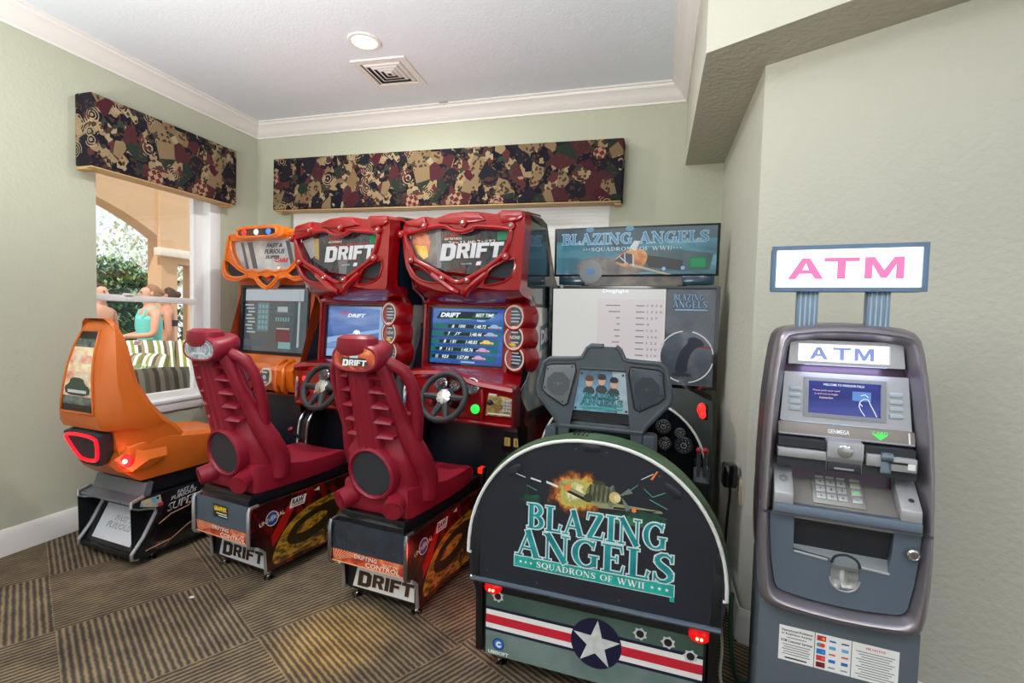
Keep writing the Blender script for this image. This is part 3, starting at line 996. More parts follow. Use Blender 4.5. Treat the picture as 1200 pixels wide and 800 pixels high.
# ------------------------------------------------------------------ drift racing machine
def drift_seat(root, variant):
    f = MB()
    yb = lambda z: 0.085 - 0.20 * (z - 0.5) / 0.8          # rear face of the back
    # pan
    def pan_ring(y, hw, z0, z1, ed):
        return [(-hw, y, z0), (hw, y, z0), (hw + 0.006, y, (z0 + z1) / 2), (hw, y, z1 - 0.008), (hw * 0.86, y, z1), (hw * 0.6, y, z1 - ed), (0, y, z1 - ed * 1.25), (-hw * 0.6, y, z1 - ed), (-hw * 0.86, y, z1), (-hw, y, z1 - 0.008), (-hw - 0.006, y, (z0 + z1) / 2)]
    f.loft([pan_ring(y, hw, z0, z1, ed) for y, hw, z0, z1, ed in ((.045, .15, .49, .59, .0), (.055, .178, .478, .615, .0), (.08, .19, .476, .62, .0), (.2, .198, .476, .61, .02), (.36, .203, .476, .58, .03), (.52, .2, .476, .575, .025), (.64, .193, .48, .575, .012), (.685, .186, .495, .56, .004), (.70, .18, .51, .545, .0))], M_MAR)
    # back core
    tab = [(0.50, .185, .20), (0.62, .19, .20), (0.72, .18, .18), (0.82, .15, .15), (0.95, .128, .12), (1.08, .12, .11), (1.18, .105, .10), (1.26, .085, .09)]
    rings = []
    for i in range(18):
        z = 0.50 + 0.76 * i / 17
        hw, th = lerp_tab(tab, z)
        y = yb(z)
        rec = 0.03 if z > 0.8 else 0.0
        rings.append([(x, y + rec + yy, z) for x, yy in sell(hw, th / 2, 24, 3.2, 0.0, th / 2)])
    f.loft(rings, M_MAR)
    # side rails of the back and the slotted wings
    for s_ in (-1, 1):
        rail = [(s_ * .188, .20, .54), (s_ * .196, .19, .64), (s_ * .188, .14, .74), (s_ * .165, .09, .84), (s_ * .148, .05, .93), (s_ * .138, .0, 1.03), (s_ * .122, -.03, 1.12), (s_ * .10, -.055, 1.20), (s_ * .08, -.05, 1.25)]
        rr = [.05, .055, .055, .048, .038, .032, .032, .036, .036]
        sm = smooth_path(rail, 4)
        f.tube(sm, [lerp_tab([(i * 4, r_) for i, r_ in enumerate(rr)], j)[0] for j in range(len(sm))], M_MAR, n=12)
        wing = [(s_ * .182, .11, .80), (s_ * .205, .09, .90), (s_ * .215, .06, 1.0), (s_ * .212, .03, 1.09), (s_ * .19, .0, 1.155), (s_ * .155, -.025, 1.185), (s_ * .115, -.04, 1.20)]
        f.tube(smooth_path(wing, 4), 0.028, M_MAR, n=12)
        # thin web under the wing
        f.loft([[(s_ * a, y + .04, z), (s_ * b_, y + .04, z), (s_ * b_, y + .055, z), (s_ * a, y + .055, z)] for a, b_, y, z in ((.15, .19, .06, .84), (.14, .205, .05, .90), (.138, .21, .04, .95))], M_MAR)
        # rib fins between spine and rail
        for z in (0.86, 0.93, 1.0, 1.07, 1.135):
            y = yb(z)
            f.loft([[(s_ * .052, y - .012, z - .008), (s_ * .052, y + .04, z - .016), (s_ * .052, y + .04, z + .028), (s_ * .052, y - .004, z + .01)],
                    [(s_ * .128, y + .012, z - .012), (s_ * .128, y + .05, z - .018), (s_ * .128, y + .05, z + .002), (s_ * .128, y + .02, z - .004)]], M_MAR)
    # central spine with three ridges
    rings = []
    for i in range(12):
        z = 0.78 + 0.40 * i / 11
        y = yb(z) - 0.022
        hw = 0.066 - 0.012 * (z - .78) / .4
        prof = []
        for k in range(25):
            u = -1 + 2 * k / 24
            rid = 0.010 * max(0, math.cos(u * PI * 2.6)) if abs(u) < 0.75 else 0.0
            edge = 0.018 * abs(u) ** 6
            prof.append((u * hw, y - rid + edge + 0.004, z))
        rings.append(prof + [(hw, y + .07, z), (-hw, y + .07, z)])
    f.loft(rings, M_MAR)
    # head pod
    H = FR(0.022, -0.125, 1.216, 0)
    rings = []
    for a, b_, w_, off in ((.108, .047, -.002, 0), (.110, .049, .004, 0), (.119, .056, .006, 0), (.127, .062, -.004, 0), (.128, .063, -.03, 0), (.12, .062, -.075, 0.008), (.108, .056, -.11, 0.02), (.09, .046, -.15, 0.03), (.06, .03, -.17, 0.03)):
        rings.append([(x, y + off, w_) for x, y in sell(a, b_, 32, 2.6)])
    f.loft(rings, M_MAR, H)
    f.loft([[(x, yb(z) + yo + y, z) for x, y in sell(a, b_, 20, 2.6)] for z, a, b_, yo in ((1.19, .085, .07, .05), (1.25, .1, .075, .03), (1.30, .088, .066, .035), (1.315, .06, .045, .04))], M_MAR)
    # loudspeaker drum
    D = FR(0.012, 0.10, 0.69, -8)
    f.lathe([(0.001, -0.1), (0.12, -0.1), (0.128, 0.0), (0.13, 0.085), (0.126, 0.098), (0.115, 0.104), (0.109, 0.098), (0.107, 0.088), (0.001, 0.088)], M_MAR, D, 40)
    # exhaust shaped pods
    for s_ in (-1, 1):
        P0, P1 = Vector((s_ * .09, .14, .575)), Vector((s_ * .15, -0.015, .535))
        d = (P1 - P0).normalized()
        f.tube([P0, P0 + d * .1, P1, P1 + d * .004, P1 - d * .004, P1 - d * .07], [.052, .048, .046, .040, .034, .026], M_MAR, n=18)
    seat = f.build('seat', root, 40)
    f = MB()
    f.lathe([(0.001, 0.087), (0.106, 0.087), (0.106, 0.091), (0.001, 0.0925)], M_GRILL, D, 40)
    f.build('speaker_grille', seat)
    f = MB()
    art = M_ART_FIRE if variant == 'drift' else mat('pale_reflector', (206, 200, 204), 0.12, coat=1, var=(40, (120, 128, 150)))
    f.flat(sell(.109, .048, 32, 2.6), art, H, 0.0045)
    if variant == 'drift':
        f.rect(0, .012, .045, .05, mat('pale_print', (196, 206, 206), .4), H, .0055)
        f.rect(0, .02, .022, .02, mat('grey_print', (120, 150, 160), .4), H, .006)
        f.rect(0, -.0135, .13, .030, M_BPRINT, H, .0056)
        drift_logo(f, .004, -.018, .125, .025, M_WPRINT, H, .0066)
    else:
        f.rect(0, .01, .03, .058, mat('pale_blue_print', (160, 190, 206), .4), H, .0055)
        for s_ in (-1, 1):
            f.ring(s_ * .05, 0, .014, .02, mat('grey_print', (120, 150, 160), .4), H, .0055)
            f.ring(s_ * .055, 0, .028, .032, M_SILV, H, .0055)
        f.rect(0, -.02, .1, .008, M_SILV, H, .0056)
    f.build('headrest_plate', seat)

def drift_base(root, variant):
    # side outline of the seat box: rear edge, stepped kick, floor line
    side = [(0.0, 0.415), (0.0, 0.235), (0.055, 0.205), (0.09, 0.17), (0.10, 0.06), (0.92, 0.06), (0.92, 0.42), (0.02, 0.42)]
    f = MB()
    f.box((0, 0.47, 0.32), (0.41, 0.88, 0.19), M_LAM, 0.004)
    f.box((0, 0.53, 0.145), (0.40, 0.77, 0.18), M_LAM, 0.004)
    base = f.build('seat_base', root)
    f = MB()
    f.prism([(0.03, .42), (.78, .42), (.78, .476), (.03, .476)], -.185, .185, M_LAM, SR(0, 0, 0), 0.006)
    f.prism([(0.02, .42), (.02, .445), (.03, .455), (.05, .46), (.05, .42)], -.185, .185, M_LAM, SR(0, 0, 0))
    f.build('seat_plinth', base)
    for s_ in (-1, 1):
        f = MB()
        a, b_ = (0.205, 0.225) if s_ > 0 else (-0.225, -0.205)
        f.prism(side, a, b_, M_ART_SIDE if s_ > 0 else M_LAM, SR(0, 0, 0))
        if s_ > 0:
            F = SR(0.2255, 0, 0)
            # golden car sweeping forward
            car = chaikin([(.12, .07), (.14, .17), (.22, .27), (.36, .33), (.6, .35), (.9, .36), (.91, .07), (.5, .065), (.3, .09)], 2)
            f.flat(car, M_ART_GOLD, F, 0.0005)
            f.flat(chaikin([(.2, .16), (.25, .25), (.4, .3), (.62, .31), (.6, .2), (.36, .12)], 2), mat('dark_gold', (50, 38, 20), .3), F, 0.001)
            f.flat(chaikin([(.26, .19), (.32, .24), (.46, .27), (.52, .24), (.4, .19)], 2), M_ART_GOLD, F, 0.0014)
            f.text('63', .56, .16, .08, .07, mat('dark_gold', (50, 38, 20), .3), F, .0016, .03, .2)
            f.flat([(.13, .18), (.2, .25), (.29, .39), (.24, .39), (.12, .24)], mat('bright_red_print', (176, 24, 20), .3), F, .0004)
            f.disc(.125, .335, .034, mat('globe_blue', (28, 52, 128), .3), F, .001)
            f.ring(.125, .335, .034, .039, M_CREAM, F, .0012)
            f.flat(chaikin([(.11, .345), (.125, .36), (.14, .35), (.135, .32), (.12, .315)], 1), mat('globe_land', (96, 140, 180), .3), F, .0013)
            f.text('UNIVERSAL', .125, .335, .155, .022, M_CREAM, F, .0018, .012, .1, 10)
            f.rect(.29, .375, .1, .05, M_WPRINT, F, .001, .3)
            f.text('RAW', .29, .380, .085, .03, M_BPRINT, F, .0018, .04, .2)
            f.rect(.29, .359, .08, .006, M_RPRINT, F, .0018)
            f.flat([(.40, .40), (.44, .415), (.44, .39)], M_CREAM, F, .001)
            for y, z in ((.32, .4), (.6, .4), (.85, .39), (.07, .2)):
                f.disc(y, z, .006, M_BPRINT, F, .002, 10)
        cheek = f.build('side_panel', base)
        f = MB()
        x = (a + b_) / 2
        f.tube([(x, y, z) for y, z in ((0.05, .424), (0.004, .42), (-0.003, .405), (-0.003, .24), (0.004, .226), (0.03, .214))], 0.0105, M_TMOLD if variant != 'drift' else mat('worn_chrome_edge', (150, 152, 158), .22, metal=.9), n=8)
        f.tube([(x, y, z) for y, z in ((0.07, .19), (0.092, .165), (.098, .12), (.100, .05))], 0.010, M_TMOLD, n=8)
        f.build('edge_trim', cheek)
    f = MB()
    f.box((.19, .80, .475), (.035, .05, .10), M_LAM, .004)
    f.box((.19, .795, .51), (.03, .05, .035), mat('red_reflector', (230, 40, 24), .3, emit=(255, 50, 24), es=.5), .004)
    f.build('red_reflector', base)
    # rear window panel with the printed strip
    f = MB()
    F = FR(0, 0.006, 0)
    f.box((0, .012, .328), (.41, .012, .19), M_STEEL if variant != 'drift' else mat('dark_plexi', (44, 58, 72), .12, coat=.8, var=(10, (34, 42, 52))))
    f.rect(-.0, .262, .408, .058, M_ART_FIRE, F, .0008)
    for k in range(11):
        f.flat([(-.19, .234), (-.205 + .018 * k, .29), (-.198 + .018 * k, .29)], mat('pale_flame', (240, 170, 130), .4), F, .0012)
    f.text('DRIFTING', -.01, .276, .13, .020, M_CREAM, F, .0018, .02, .1)
    f.text('OUT OF', .13, .268, .085, .012, M_CREAM, F, .0018, .01, .1)
    f.text('CONTROL', .085, .249, .19, .022, M_CREAM, F, .0018, .02, .12)
    f.rect(0, .2335, .408, .006, mat('pale_flame', (240, 170, 130), .4), F, .002)
    for x in (-.13, .15):
        f.disc(x, .33, .006, M_BPRINT, F, .0012, 10)
    if variant != 'drift':
        f.rect(-.01, .367, .115, .066, M_BPRINT, F, .0012)
        f.text('GRAPHIX', -.01, .380, .1, .026, M_YEL, F, .0018, .05)
        f.rect(0, .356, .08, .005, M_WPRINT, F, .0018)
        f.rect(.01, .345, .07, .005, M_WPRINT, F, .0018)
    f.build('rear_panel', base)
    f = MB()
    f.box((0, .112, .128), (.40, .012, .15), M_LAM, .003)
    K = FR(0.0, .105, .0, 0)
    f.flat([(-.165, .066), (.195, .066), (.195, .19), (-.13, .19)], M_WPRINT if variant == 'drift' else mat('pale_grey_print', (206, 210, 216), .35), K, .0006)
    drift_logo(f, .03, .118, .32, .066, mat('brown_black_print', (62, 44, 36), .5) if variant == 'drift' else M_BPRINT, K, .0016, M_CREAM)
    f.build('kick_panel', base)
    for x in (-.165, .185):
        for y in (.14, .82):
            leveller(base, x, y)

def gauge_pod(root, x, z, lines):
    P = FR(x, .97, z, 2, -14)
    f = MB()
    f.lathe([(0.001, -.06), (.098, -.06), (.094, .02), (.086, .05), (.081, .058), (.073, .06), (.07, .05), (.001, .05)], M_RED, P, 36)
    g = f.build('gauge_pod', root)
    f = MB()
    f.lathe([(.001, .05), (.07, .05), (.07, .052), (.001, .052)], M_GAUGE, P, 36)
    f.ring(0, 0, .061, .072, M_CREAM, P, .0605)
    f.ring(0, 0, .058, .061, mat('salmon_ring', (210, 120, 110), .4), P, .0545)
    f.flat([(-.058, -.02), (-.03, -.05), (-.028, .05), (-.058, .02)], mat('salmon_print', (190, 90, 84), .4), P, .0528)
    pale = mat('pale_gauge_print', (190, 206, 216), .4)
    for i, (wd_, dx) in enumerate(((.05, 0), (.066, .006), (.07, .008), (.056, .004))):
        if not (lines and i in (1, 2)):
            f.rect(dx, .034 - .02 * i, wd_, .008, pale, P, .0532)
    for t in lines:
        f.text(t, .004, .004, .074, .022, M_WPRINT, P, .0535, .02)
        f.flat([(-.04, -.035), (.0, -.03), (.02, -.045), (-.02, -.05)], M_YEL, P, .0534)
    f.build('gauge_face', g)

def drift_cab(root, variant):
    cx = 0.02
    prof = [(1.50, .03), (.95, .03), (.93, .2), (.93, .74), (.80, .80), (.80, .96), (.99, 1.08), (1.03, 1.5), (.88, 1.58), (.84, 1.72), (.82, 1.98), (.9, 2.01), (1.12, 2.03), (1.22, 2.01), (1.40, 1.70), (1.50, 1.62)]
    f = MB()
    inner = [(1.49, .04), (.98, .04), (.98, 1.0), (1.06, 1.1), (1.08, 1.5), (1.0, 1.6), (1.0, 1.99), (1.12, 2.01), (1.2, 1.99), (1.39, 1.69), (1.49, 1.6)]
    f.prism(inner, cx - .36, cx + .36, M_LAM, SR(0, 0, 0))
    cab = f.build('cabinet', root)
    for s_ in (-1, 1):
        a, b_ = (cx + .365, cx + .385) if s_ > 0 else (cx - .385, cx - .365)
        f = MB()
        f.prism(prof, a, b_, M_LAM, SR(0, 0, 0))
        F = SR(cx + .3855, 0, 0)
        if s_ > 0:
            f.flat([(.90, 1.62), (.9, 1.98), (1.19, 1.98), (1.38, 1.69), (1.3, 1.5), (1.05, 1.5)], mat('deep_teal_print', (22, 44, 56), .15, coat=.8), F, .0005)
            f.flat([(1.22, 1.98), (1.38, 1.69), (1.48, 1.62), (1.48, 1.2), (1.40, 1.2), (1.36, 1.6), (1.17, 1.98)], mat('tan_flame_print', (166, 116, 74), .2, coat=.6, var=(9, (90, 96, 90))), F, .0008)
            f.flat([(1.0, 1.16), (1.06, 1.48), (1.48, 1.48), (1.48, .85), (.96, .85), (.85, .95)], M_ART_METAL, F, .0006)
            f.flat([(.97, .1), (1.48, .1), (1.48, .8), (.97, .8)], M_ART_SIDE, F, .0006)
            f.flat([(1.14, 1.2), (1.46, 1.28), (1.46, 1.42), (1.14, 1.36)], mat('grey_blue_print', (86, 104, 118), .2), F, .001)
            f.text('DRIFT', 1.3, 1.315, .3, .09, M_SILV, F, .0016, .05, .15, 10)
        pan = f.build('side_panel', cab)
        f = MB()
        x = (a + b_) / 2
        pth = [(x, y - .004, z) for y, z in [(1.10, 2.036), (.9, 2.016), (.815, 1.985), (.836, 1.72), (.876, 1.58), (.97, 1.53), (1.012, 1.46), (.985, 1.10), (.93, 1.04), (.80, .965), (.79, .94), (.79, .81), (.80, .795)]]
        f.tube(pth, 0.0125, M_CHR, n=8)
        f.build('edge_trim', pan)
    # --- marquee head
    y0 = 0.775
    M0 = FR(0, y0, 0)
    outer = [(-.385, 1.915), (-.375, 1.965), (-.345, 1.985), (-.215, 2.008), (-.19, 2.0), (-.165, 1.99), (-.05, 2.018), (.06, 2.022), (.14, 2.016), (.245, 1.998), (.27, 1.998), (.285, 2.014), (.415, 2.006), (.43, 1.985), (.428, 1.90), (.42, 1.75), (.415, 1.60), (.405, 1.565), (.28, 1.565), (.15, 1.58), (.09, 1.555), (.02, 1.54), (-.05, 1.552), (-.13, 1.565), (-.25, 1.60), (-.32, 1.645), (-.355, 1.71), (-.375, 1.8)]
    win = [(-.355, 1.90), (-.235, 1.928), (-.14, 1.944), (-.07, 1.940), (-.03, 1.918), (.03, 1.905), (.09, 1.915), (.13, 1.932), (.2, 1.926), (.335, 1.908), (.345, 1.87), (.305, 1.765), (.2, 1.69), (.095, 1.635), (.04, 1.612), (.0, 1.612), (-.055, 1.637), (-.16, 1.69), (-.285, 1.75), (-.32, 1.81)]
    gl_ = [(-.335, 1.735), (-.23, 1.70), (-.135, 1.63), (-.12, 1.607), (-.2, 1.612), (-.28, 1.645)]
    gr_ = [(.375, 1.745), (.24, 1.70), (.205, 1.655), (.18, 1.595), (.27, 1.60), (.355, 1.64)]
    f = MB()
    f.plate(outer, [win, gl_, gr_], -.10, 0, M_RED, M0)
    # underside sweeping back to the monitor
    lowr = [(-.355, 1.71), (-.32, 1.645), (-.25, 1.60), (-.13, 1.565), (.02, 1.54), (.15, 1.575), (.28, 1.565), (.405, 1.565), (.415, 1.62)]
    back = [(-.365, 1.64), (-.36, 1.56), (-.33, 1.515), (-.2, 1.495), (.02, 1.49), (.2, 1.495), (.34, 1.50), (.405, 1.515), (.41, 1.58)]
    r0 = [(p[0], y0 + .004, p[1]) for p in lowr]
    r1 = [(p[0] * .6 + q[0] * .4, y0 + .06, p[1] * .45 + q[1] * .55) for p, q in zip(lowr, back)]
    r2 = [(q[0], y0 + .21, q[1]) for q in back]
    r3 = [(q[0], y0 + .21, q[1] + .15) for q in back]
    r4 = [(p[0], y0 + .02, p[1] + .03) for p in lowr]
    f.loft([r0, r1, r2], M_RED, cap=False)
    # roof shell sweeping back
    topo = [p for p in outer if p[1] > 1.96]
    f.loft([[(p[0], y0 + .002, p[1]) for p in topo] , [(p[0], y0 + .12, p[1] + .012) for p in topo], [(cx + (p[0] - cx) * .93, y0 + .40, p[1] - .005) for p in topo]], M_RED, cap=False)
    # V shaped ridges below the window
    f.tube(smooth_path([(-.16, y0 - .004, 1.66), (-.03, y0 - .012, 1.575), (.02, y0 + .0, 1.55)], 4), 0.02, M_RED, n=8)
    f.tube(smooth_path([(.205, y0 - .004, 1.66), (.10, y0 - .012, 1.58), (.05, y0 + .03, 1.535)], 4), 0.02, M_RED, n=8)
    # brow blocks
    for poly in ([(-.37, 1.955), (-.345, 1.985), (-.215, 2.008), (-.2, 1.95), (-.24, 1.942)], [(.27, 1.998), (.285, 2.014), (.415, 2.006), (.428, 1.97), (.39, 1.945), (.29, 1.94)], [(-.13, 1.965), (-.05, 2.015), (.06, 2.02), (.14, 2.014), (.2, 1.96), (.03, 1.945)]):
        f.prism(poly, -.02, .022, M_RED, M0, 0.012)
    mq = f.build('marquee', root, 40)
    f = MB()
    f.tube(smooth_path([(p[0], y0 - .006, p[1]) for p in win], 3, True), 0.0145, M_RED, n=8, closed=True)
    f.build('window_tube', mq)
    for (x, z) in ((-.385, 1.905), (-.215, 1.948), (.05, 1.952), (.355, 1.922), (.325, 1.752), (.085, 1.622), (-.085, 1.635), (-.305, 1.748)):
        f = MB()
        B = FR(x, y0 - .006, z)
        f.lathe([(.026, -.01), (.024, .012), (.019, .02), (.015, .021), (.001, .019)], M_RED, B, 18)
        f.lathe([(.001, .0195), (.010, .0195), (.010, .025), (.006, .0275), (.001, .0275)], M_CHR, B, 6)
        f.build('bolt', mq)
    f = MB()
    A = FR(0, y0 + .035, 0)
    big = [(cx + (p[0] - cx) * 1.04, 1.8 + (p[1] - 1.8) * 1.06) for p in win]
    f.flat(big, M_ART_MARQ, A, 0)
    if variant == 'drift':
        f.flat([(-.355, 1.90), (-.22, 1.935), (-.13, 1.94), (-.15, 1.70), (-.29, 1.76)], mat('pale_city_print', (140, 128, 124), .15, coat=1, var=(12, (92, 84, 84))), A, .0004)
        f.flat(chaikin([(-.34, 1.90), (-.25, 1.925), (-.2, 1.88), (-.21, 1.80), (-.25, 1.765), (-.31, 1.80)], 1), mat('warm_red_print', (186, 82, 66), .2, coat=1, var=(22, (222, 140, 100))), A, .0006)
        f.flat([(-.315, 1.845), (-.23, 1.835), (-.215, 1.77), (-.25, 1.755), (-.29, 1.79)], mat('yellow_gold_print', (226, 176, 60), .2, coat=1, var=(22, (240, 206, 110))), A, .0009)
        f.flat([(-.17, 1.93), (-.13, 1.94), (-.12, 1.70), (-.15, 1.70)], mat('grey_tower_print', (120, 122, 128), .15, coat=1), A, .0008)
        f.flat([(-.09, 1.72), (.05, 1.70), (.02, 1.62), (-.01, 1.62)], mat('blood_print', (96, 26, 30), .2, coat=1, var=(20, (60, 22, 26))), A, .0006)
        f.text('FUEL', 0.0, 1.665, .07, .018, mat('dark_red_letters', (150, 34, 40), .4), A, .0012)
    else:
        f.flat([(-.34, 1.89), (-.24, 1.915), (-.2, 1.80), (-.26, 1.77)], mat('painted_reflection', (150, 146, 146), .1, coat=1), A, .0006)  # pale reflection on the glossy panel put into its colour
        f.flat([(-.23, 1.905), (-.19, 1.9), (-.185, 1.76), (-.22, 1.775)], mat('gold_print', (170, 140, 80), .2, coat=1), A, .0007)
        f.flat([(-.02, 1.78), (.07, 1.78), (.05, 1.64), (.0, 1.63)], mat('grey_road_print', (110, 108, 112), .2, coat=1), A, .0006)
    f.text('THE FAST', -.06, 1.892, .085, .016, M_RPRINT, A, .0014, .03, .2)
    f.text('AND THE FURIOUS', -.045, 1.874, .12, .014, M_CREAM, A, .0014, .03, .2)
    f.text('ファースト AND フュリアス', .08, 1.848, .31, .024, M_RPRINT if variant != 'drift' else M_CREAM, A, .0014, .02, .15)
    drift_logo(f, .08, 1.80, .41, .088, M_SILV, A, .002, M_BPRINT)
    f.rect(.13, 1.724, .03, .022, M_SILV, A, .0014, .4)
    f.text('raw thrills', .05, 1.724, .07, .010, M_SILV, A, .0014)
    f.rect(.285, 1.878, .075, .05, M_GREENST, A, .0024)
    f.build('marquee_art', mq)
    for poly in (gl_, gr_):
        f = MB()
        cxx = sum(p[0] for p in poly) / 6
        czz = sum(p[1] for p in poly) / 6
        f.flat([(cxx + (p[0] - cxx) * 1.15, czz + (p[1] - czz) * 1.15) for p in poly], M_GRILL, FR(0, y0 + .03, 0), 0)
        f.build('speaker_grille', mq)
        f = MB()
        f.tube(smooth_path([(p[0], y0 - .002, p[1]) for p in poly], 2, True), 0.008, M_RED, n=6, closed=True)
        f.build('grille_rim', mq)
    # --- monitor surround
    S0 = FR(0, .995, 0, 4)
    oz = 1.28
    def up(z):
        return z
    f = MB()
    out = [(-.365, 1.06), (.405, 1.06), (.405, 1.525), (-.365, 1.525)]
    hole = [(-.325, 1.095), (.225, 1.095), (.225, 1.475), (-.325, 1.475)]
    MF = Matrix.Translation((0, .985, oz)) @ Matrix.Rotation(R(86), 4, 'X') @ Matrix.Translation((0, -oz, 0))
    f.plate(out, [hole], -.05, .0, M_RED, MF)
    f.tube([MF @ Vector((x, z, .004)) for x, z in ((-.345, 1.075), (-.345, 1.50))], .014, M_RED, n=8)
    f.tube([MF @ Vector((x, z, .004)) for x, z in ((.25, 1.075), (.25, 1.50))], .016, M_RED, n=8)
    f.tube([MF @ Vector((x, z, .004)) for x, z in ((-.36, 1.50), (.40, 1.505))], .02, M_RED, n=8)
    mon = f.build('monitor_surround', root)
    f = MB()
    f.plate([(-.335, 1.085), (.235, 1.085), (.235, 1.485), (-.335, 1.485)], [[(-.31, 1.108), (.212, 1.108), (.212, 1.462), (-.31, 1.462)]], -.045, -.02, M_GLOSSBLK, MF)
    f.build('screen_bezel', mon)
    f = MB()
    sc_m = M_SCRB if variant == 'drift' else M_SCRB2
    f.rect(-.049, 1.285, .53, .36, sc_m, MF, -.03)
    if variant == 'drift':
        f.flat([(-.28, 1.398), (.10, 1.398), (.17, 1.445), (-.25, 1.445)], M_EDARK, MF, -.0294)
        f.flat([(-.02, 1.405), (.115, 1.405), (.165, 1.44), (.005, 1.44)], glow('screen_deep_green', (14, 92, 60), .8), MF, -.0290)
        f.text('DRIFT', -.175, 1.422, .15, .03, M_EW, MF, -.0286, .05, .25)
        f.text('BEST TIME', .075, 1.423, .13, .022, M_EW, MF, -.0286, .02, .3)
        f.rect(-.1, 1.396, .16, .006, M_EGRN, MF, -.0288)
        f.text('Amateur', .05, 1.389, .06, .012, M_EW, MF, -.0286)
        rows = (('6', '1000', '1:48.72', M_EBLU), ('7', 'JT', '1:48.46', M_EBLU), ('8', '1 BY', '1:48.83', M_EYEL), ('9', '1 6 1', '1:48.76', M_EPINK), ('10', '923', '1:57.89', M_EPINK))
        for i, (a, b_, c, cm) in enumerate(rows):
            z = 1.350 - i * .050
            sh = -.028 * i
            f.rect(-.05 + sh * .3, z, .50, .034, M_ETEAL, MF, -.0294)
            f.rect(-.03 + sh, z, .32, .022, M_EDARK, MF, -.0291)
            f.text(a, -.15 + sh, z, .02, .022, M_EW, MF, -.0286, .02, .3)
            f.text(b_, -.085 + sh, z, .05, .020, M_EW, MF, -.0286, .02, .3)
            f.text(c, .045 + sh, z, .085, .022, M_EW, MF, -.0286, .02, .3)
            x0 = .145 + sh * .9
            car = [(x0 - .045, z - .008), (x0 + .05, z - .008), (x0 + .052, z + .002), (x0 + .03, z + .005), (x0 + .012, z + .016), (x0 - .015, z + .016), (x0 - .03, z + .004), (x0 - .046, z)]
            f.flat(car, cm, MF, -.0286)
            f.disc(x0 - .025, z - .008, .006, M_ERED, MF, -.0284, 10)
            f.disc(x0 + .03, z - .008, .006, M_ERED, MF, -.0284, 10)
        f.rect(-.03, 1.121, .1, .01, M_EBLU, MF, -.0288)
    else:
        f.text('THE FAST', -.15, 1.415, .1, .018, M_ERED, MF, -.0286, .03, .3)
        f.text('DRIFT', -.05, 1.40, .16, .026, M_EW, MF, -.0286, .03, .25)
        f.flat([(-.31, 1.24), (.21, 1.32), (.21, 1.30), (-.31, 1.20)], M_EBLU, MF, -.0294)
        f.flat([(-.31, 1.16), (.21, 1.2), (.21, 1.16), (-.31, 1.11)], M_EBLU, MF, -.0294)
        f.flat(chaikin([(-.075, 1.278), (-.06, 1.30), (-.02, 1.30), (-.005, 1.278), (-.01, 1.268), (-.07, 1.268)], 1), M_EW, MF, -.0286)
        for x in (-.06, -.02):
            f.disc(x, 1.27, .006, M_EDARK, MF, -.0284, 10)
        f.rect(.17, 1.285, .03, .34, M_EBLU, MF, -.0292)
    f.build('screen', mon)
    gauge_pod(mon, .335, 1.413, ())
    gauge_pod(mon, .337, 1.288, ('NOW!',))
    gauge_pod(mon, .345, 1.165, ())
    # --- dashboard
    f = MB()
    n = 18
    rings = []
    for i in range(n + 1):
        u = i / n
        x = -.355 + .76 * u
        hump = 1.056 + .024 * math.sin(PI * min(1, u * 1.5)) - .075 * max(0, u - .35)
        rings.append([(x, .97, 1.085), (x, .88, hump + .018), (x, .80, hump + .012), (x, .765, hump), (x, .755, hump - .02), (x, .785, hump - .05), (x, .80, .85), (x, .79, .805), (x, .80, .775), (x, .85, .765), (x, .97, .765)])
    f.loft(rings, M_RED)
    f.box((.195, .778, .90), (.02, .05, .18), M_RED, .008)
    f.tube([(-.345, .775, .80), (.40, .775, .79)], .012, M_RED, n=8)
    f.prism([(.395, .79), (.41, .79), (.41, 1.0), (.395, 1.02)], -.83, -.74, M_REDD, Matrix.Rotation(R(90), 4, 'X') @ Matrix.Translation((0, 0, 0)))
    dash = f.build('dashboard', root, 40)
    # instrument cluster behind the wheel
    DP = FR(0, .768, .975, 10)
    for x, r_ in ((-.085, .046), (.015, .04), (.125, .05)):
        f = MB()
        f.lathe([(.001, 0), (r_, 0), (r_, .008), (r_ * .86, .012), (r_ * .82, .006), (.001, .006)], M_CHR, DP @ Matrix.Translation((x, .028, 0)), 24)
        f.disc(x, .028, r_ * .82, M_GAUGE, DP, .0068)
        for k in range(9):
            a = R(220 - 32 * k)
            f.rect(x + r_ * .66 * math.cos(a), .028 + r_ * .66 * math.sin(a), .004, .004, M_WPRINT, DP, .0074)
        f.flat([(x - .002, .026), (x + .002, .026), (x + r_ * .5, .028 + r_ * .4)], M_LRED, DP, .0078)
        f.build('gauge', dash)
    for i, (z, m) in enumerate(((.965, M_LRED), (.915, M_LWHT), (.868, M_LBLU))):
        f = MB()
        B = FR(-.275, .79, z, 5)
        f.lathe([(.001, -.01), (.026, -.01), (.026, .008), (.02, .01), (.001, .01)], M_REDD, B, 20)
        f.lathe([(.001, .008), (.0165, .008), (.0165, .016), (.012, .021), (.001, .022)], m, B, 20)
        f.build('button', dash)
    f = MB()
    B = FR(-.165, .79, .885, 5)
    f.lathe([(.001, -.01), (.03, -.01), (.03, .006), (.001, .006)], M_REDD, B, 20)
    f.lathe([(.001, .005), (.02, .005), (.02, .014), (.001, .018)], M_LORG if variant != 'drift' else M_RED, B, 20)
    f.build('button', dash)
    f = MB()
    B = FR(.145, .79, .868, 5)
    f.lathe([(.001, -.01), (.036, -.01), (.034, .006), (.001, .006)], M_REDD, B, 20)
    f.lathe([(.001, .005), (.028, .005), (.028, .014), (.02, .02), (.001, .022)], M_LGRN, B, 20)
    f.build('start_button', dash)
    f = MB()
    PP = FR(.30, .785, .905, 6)
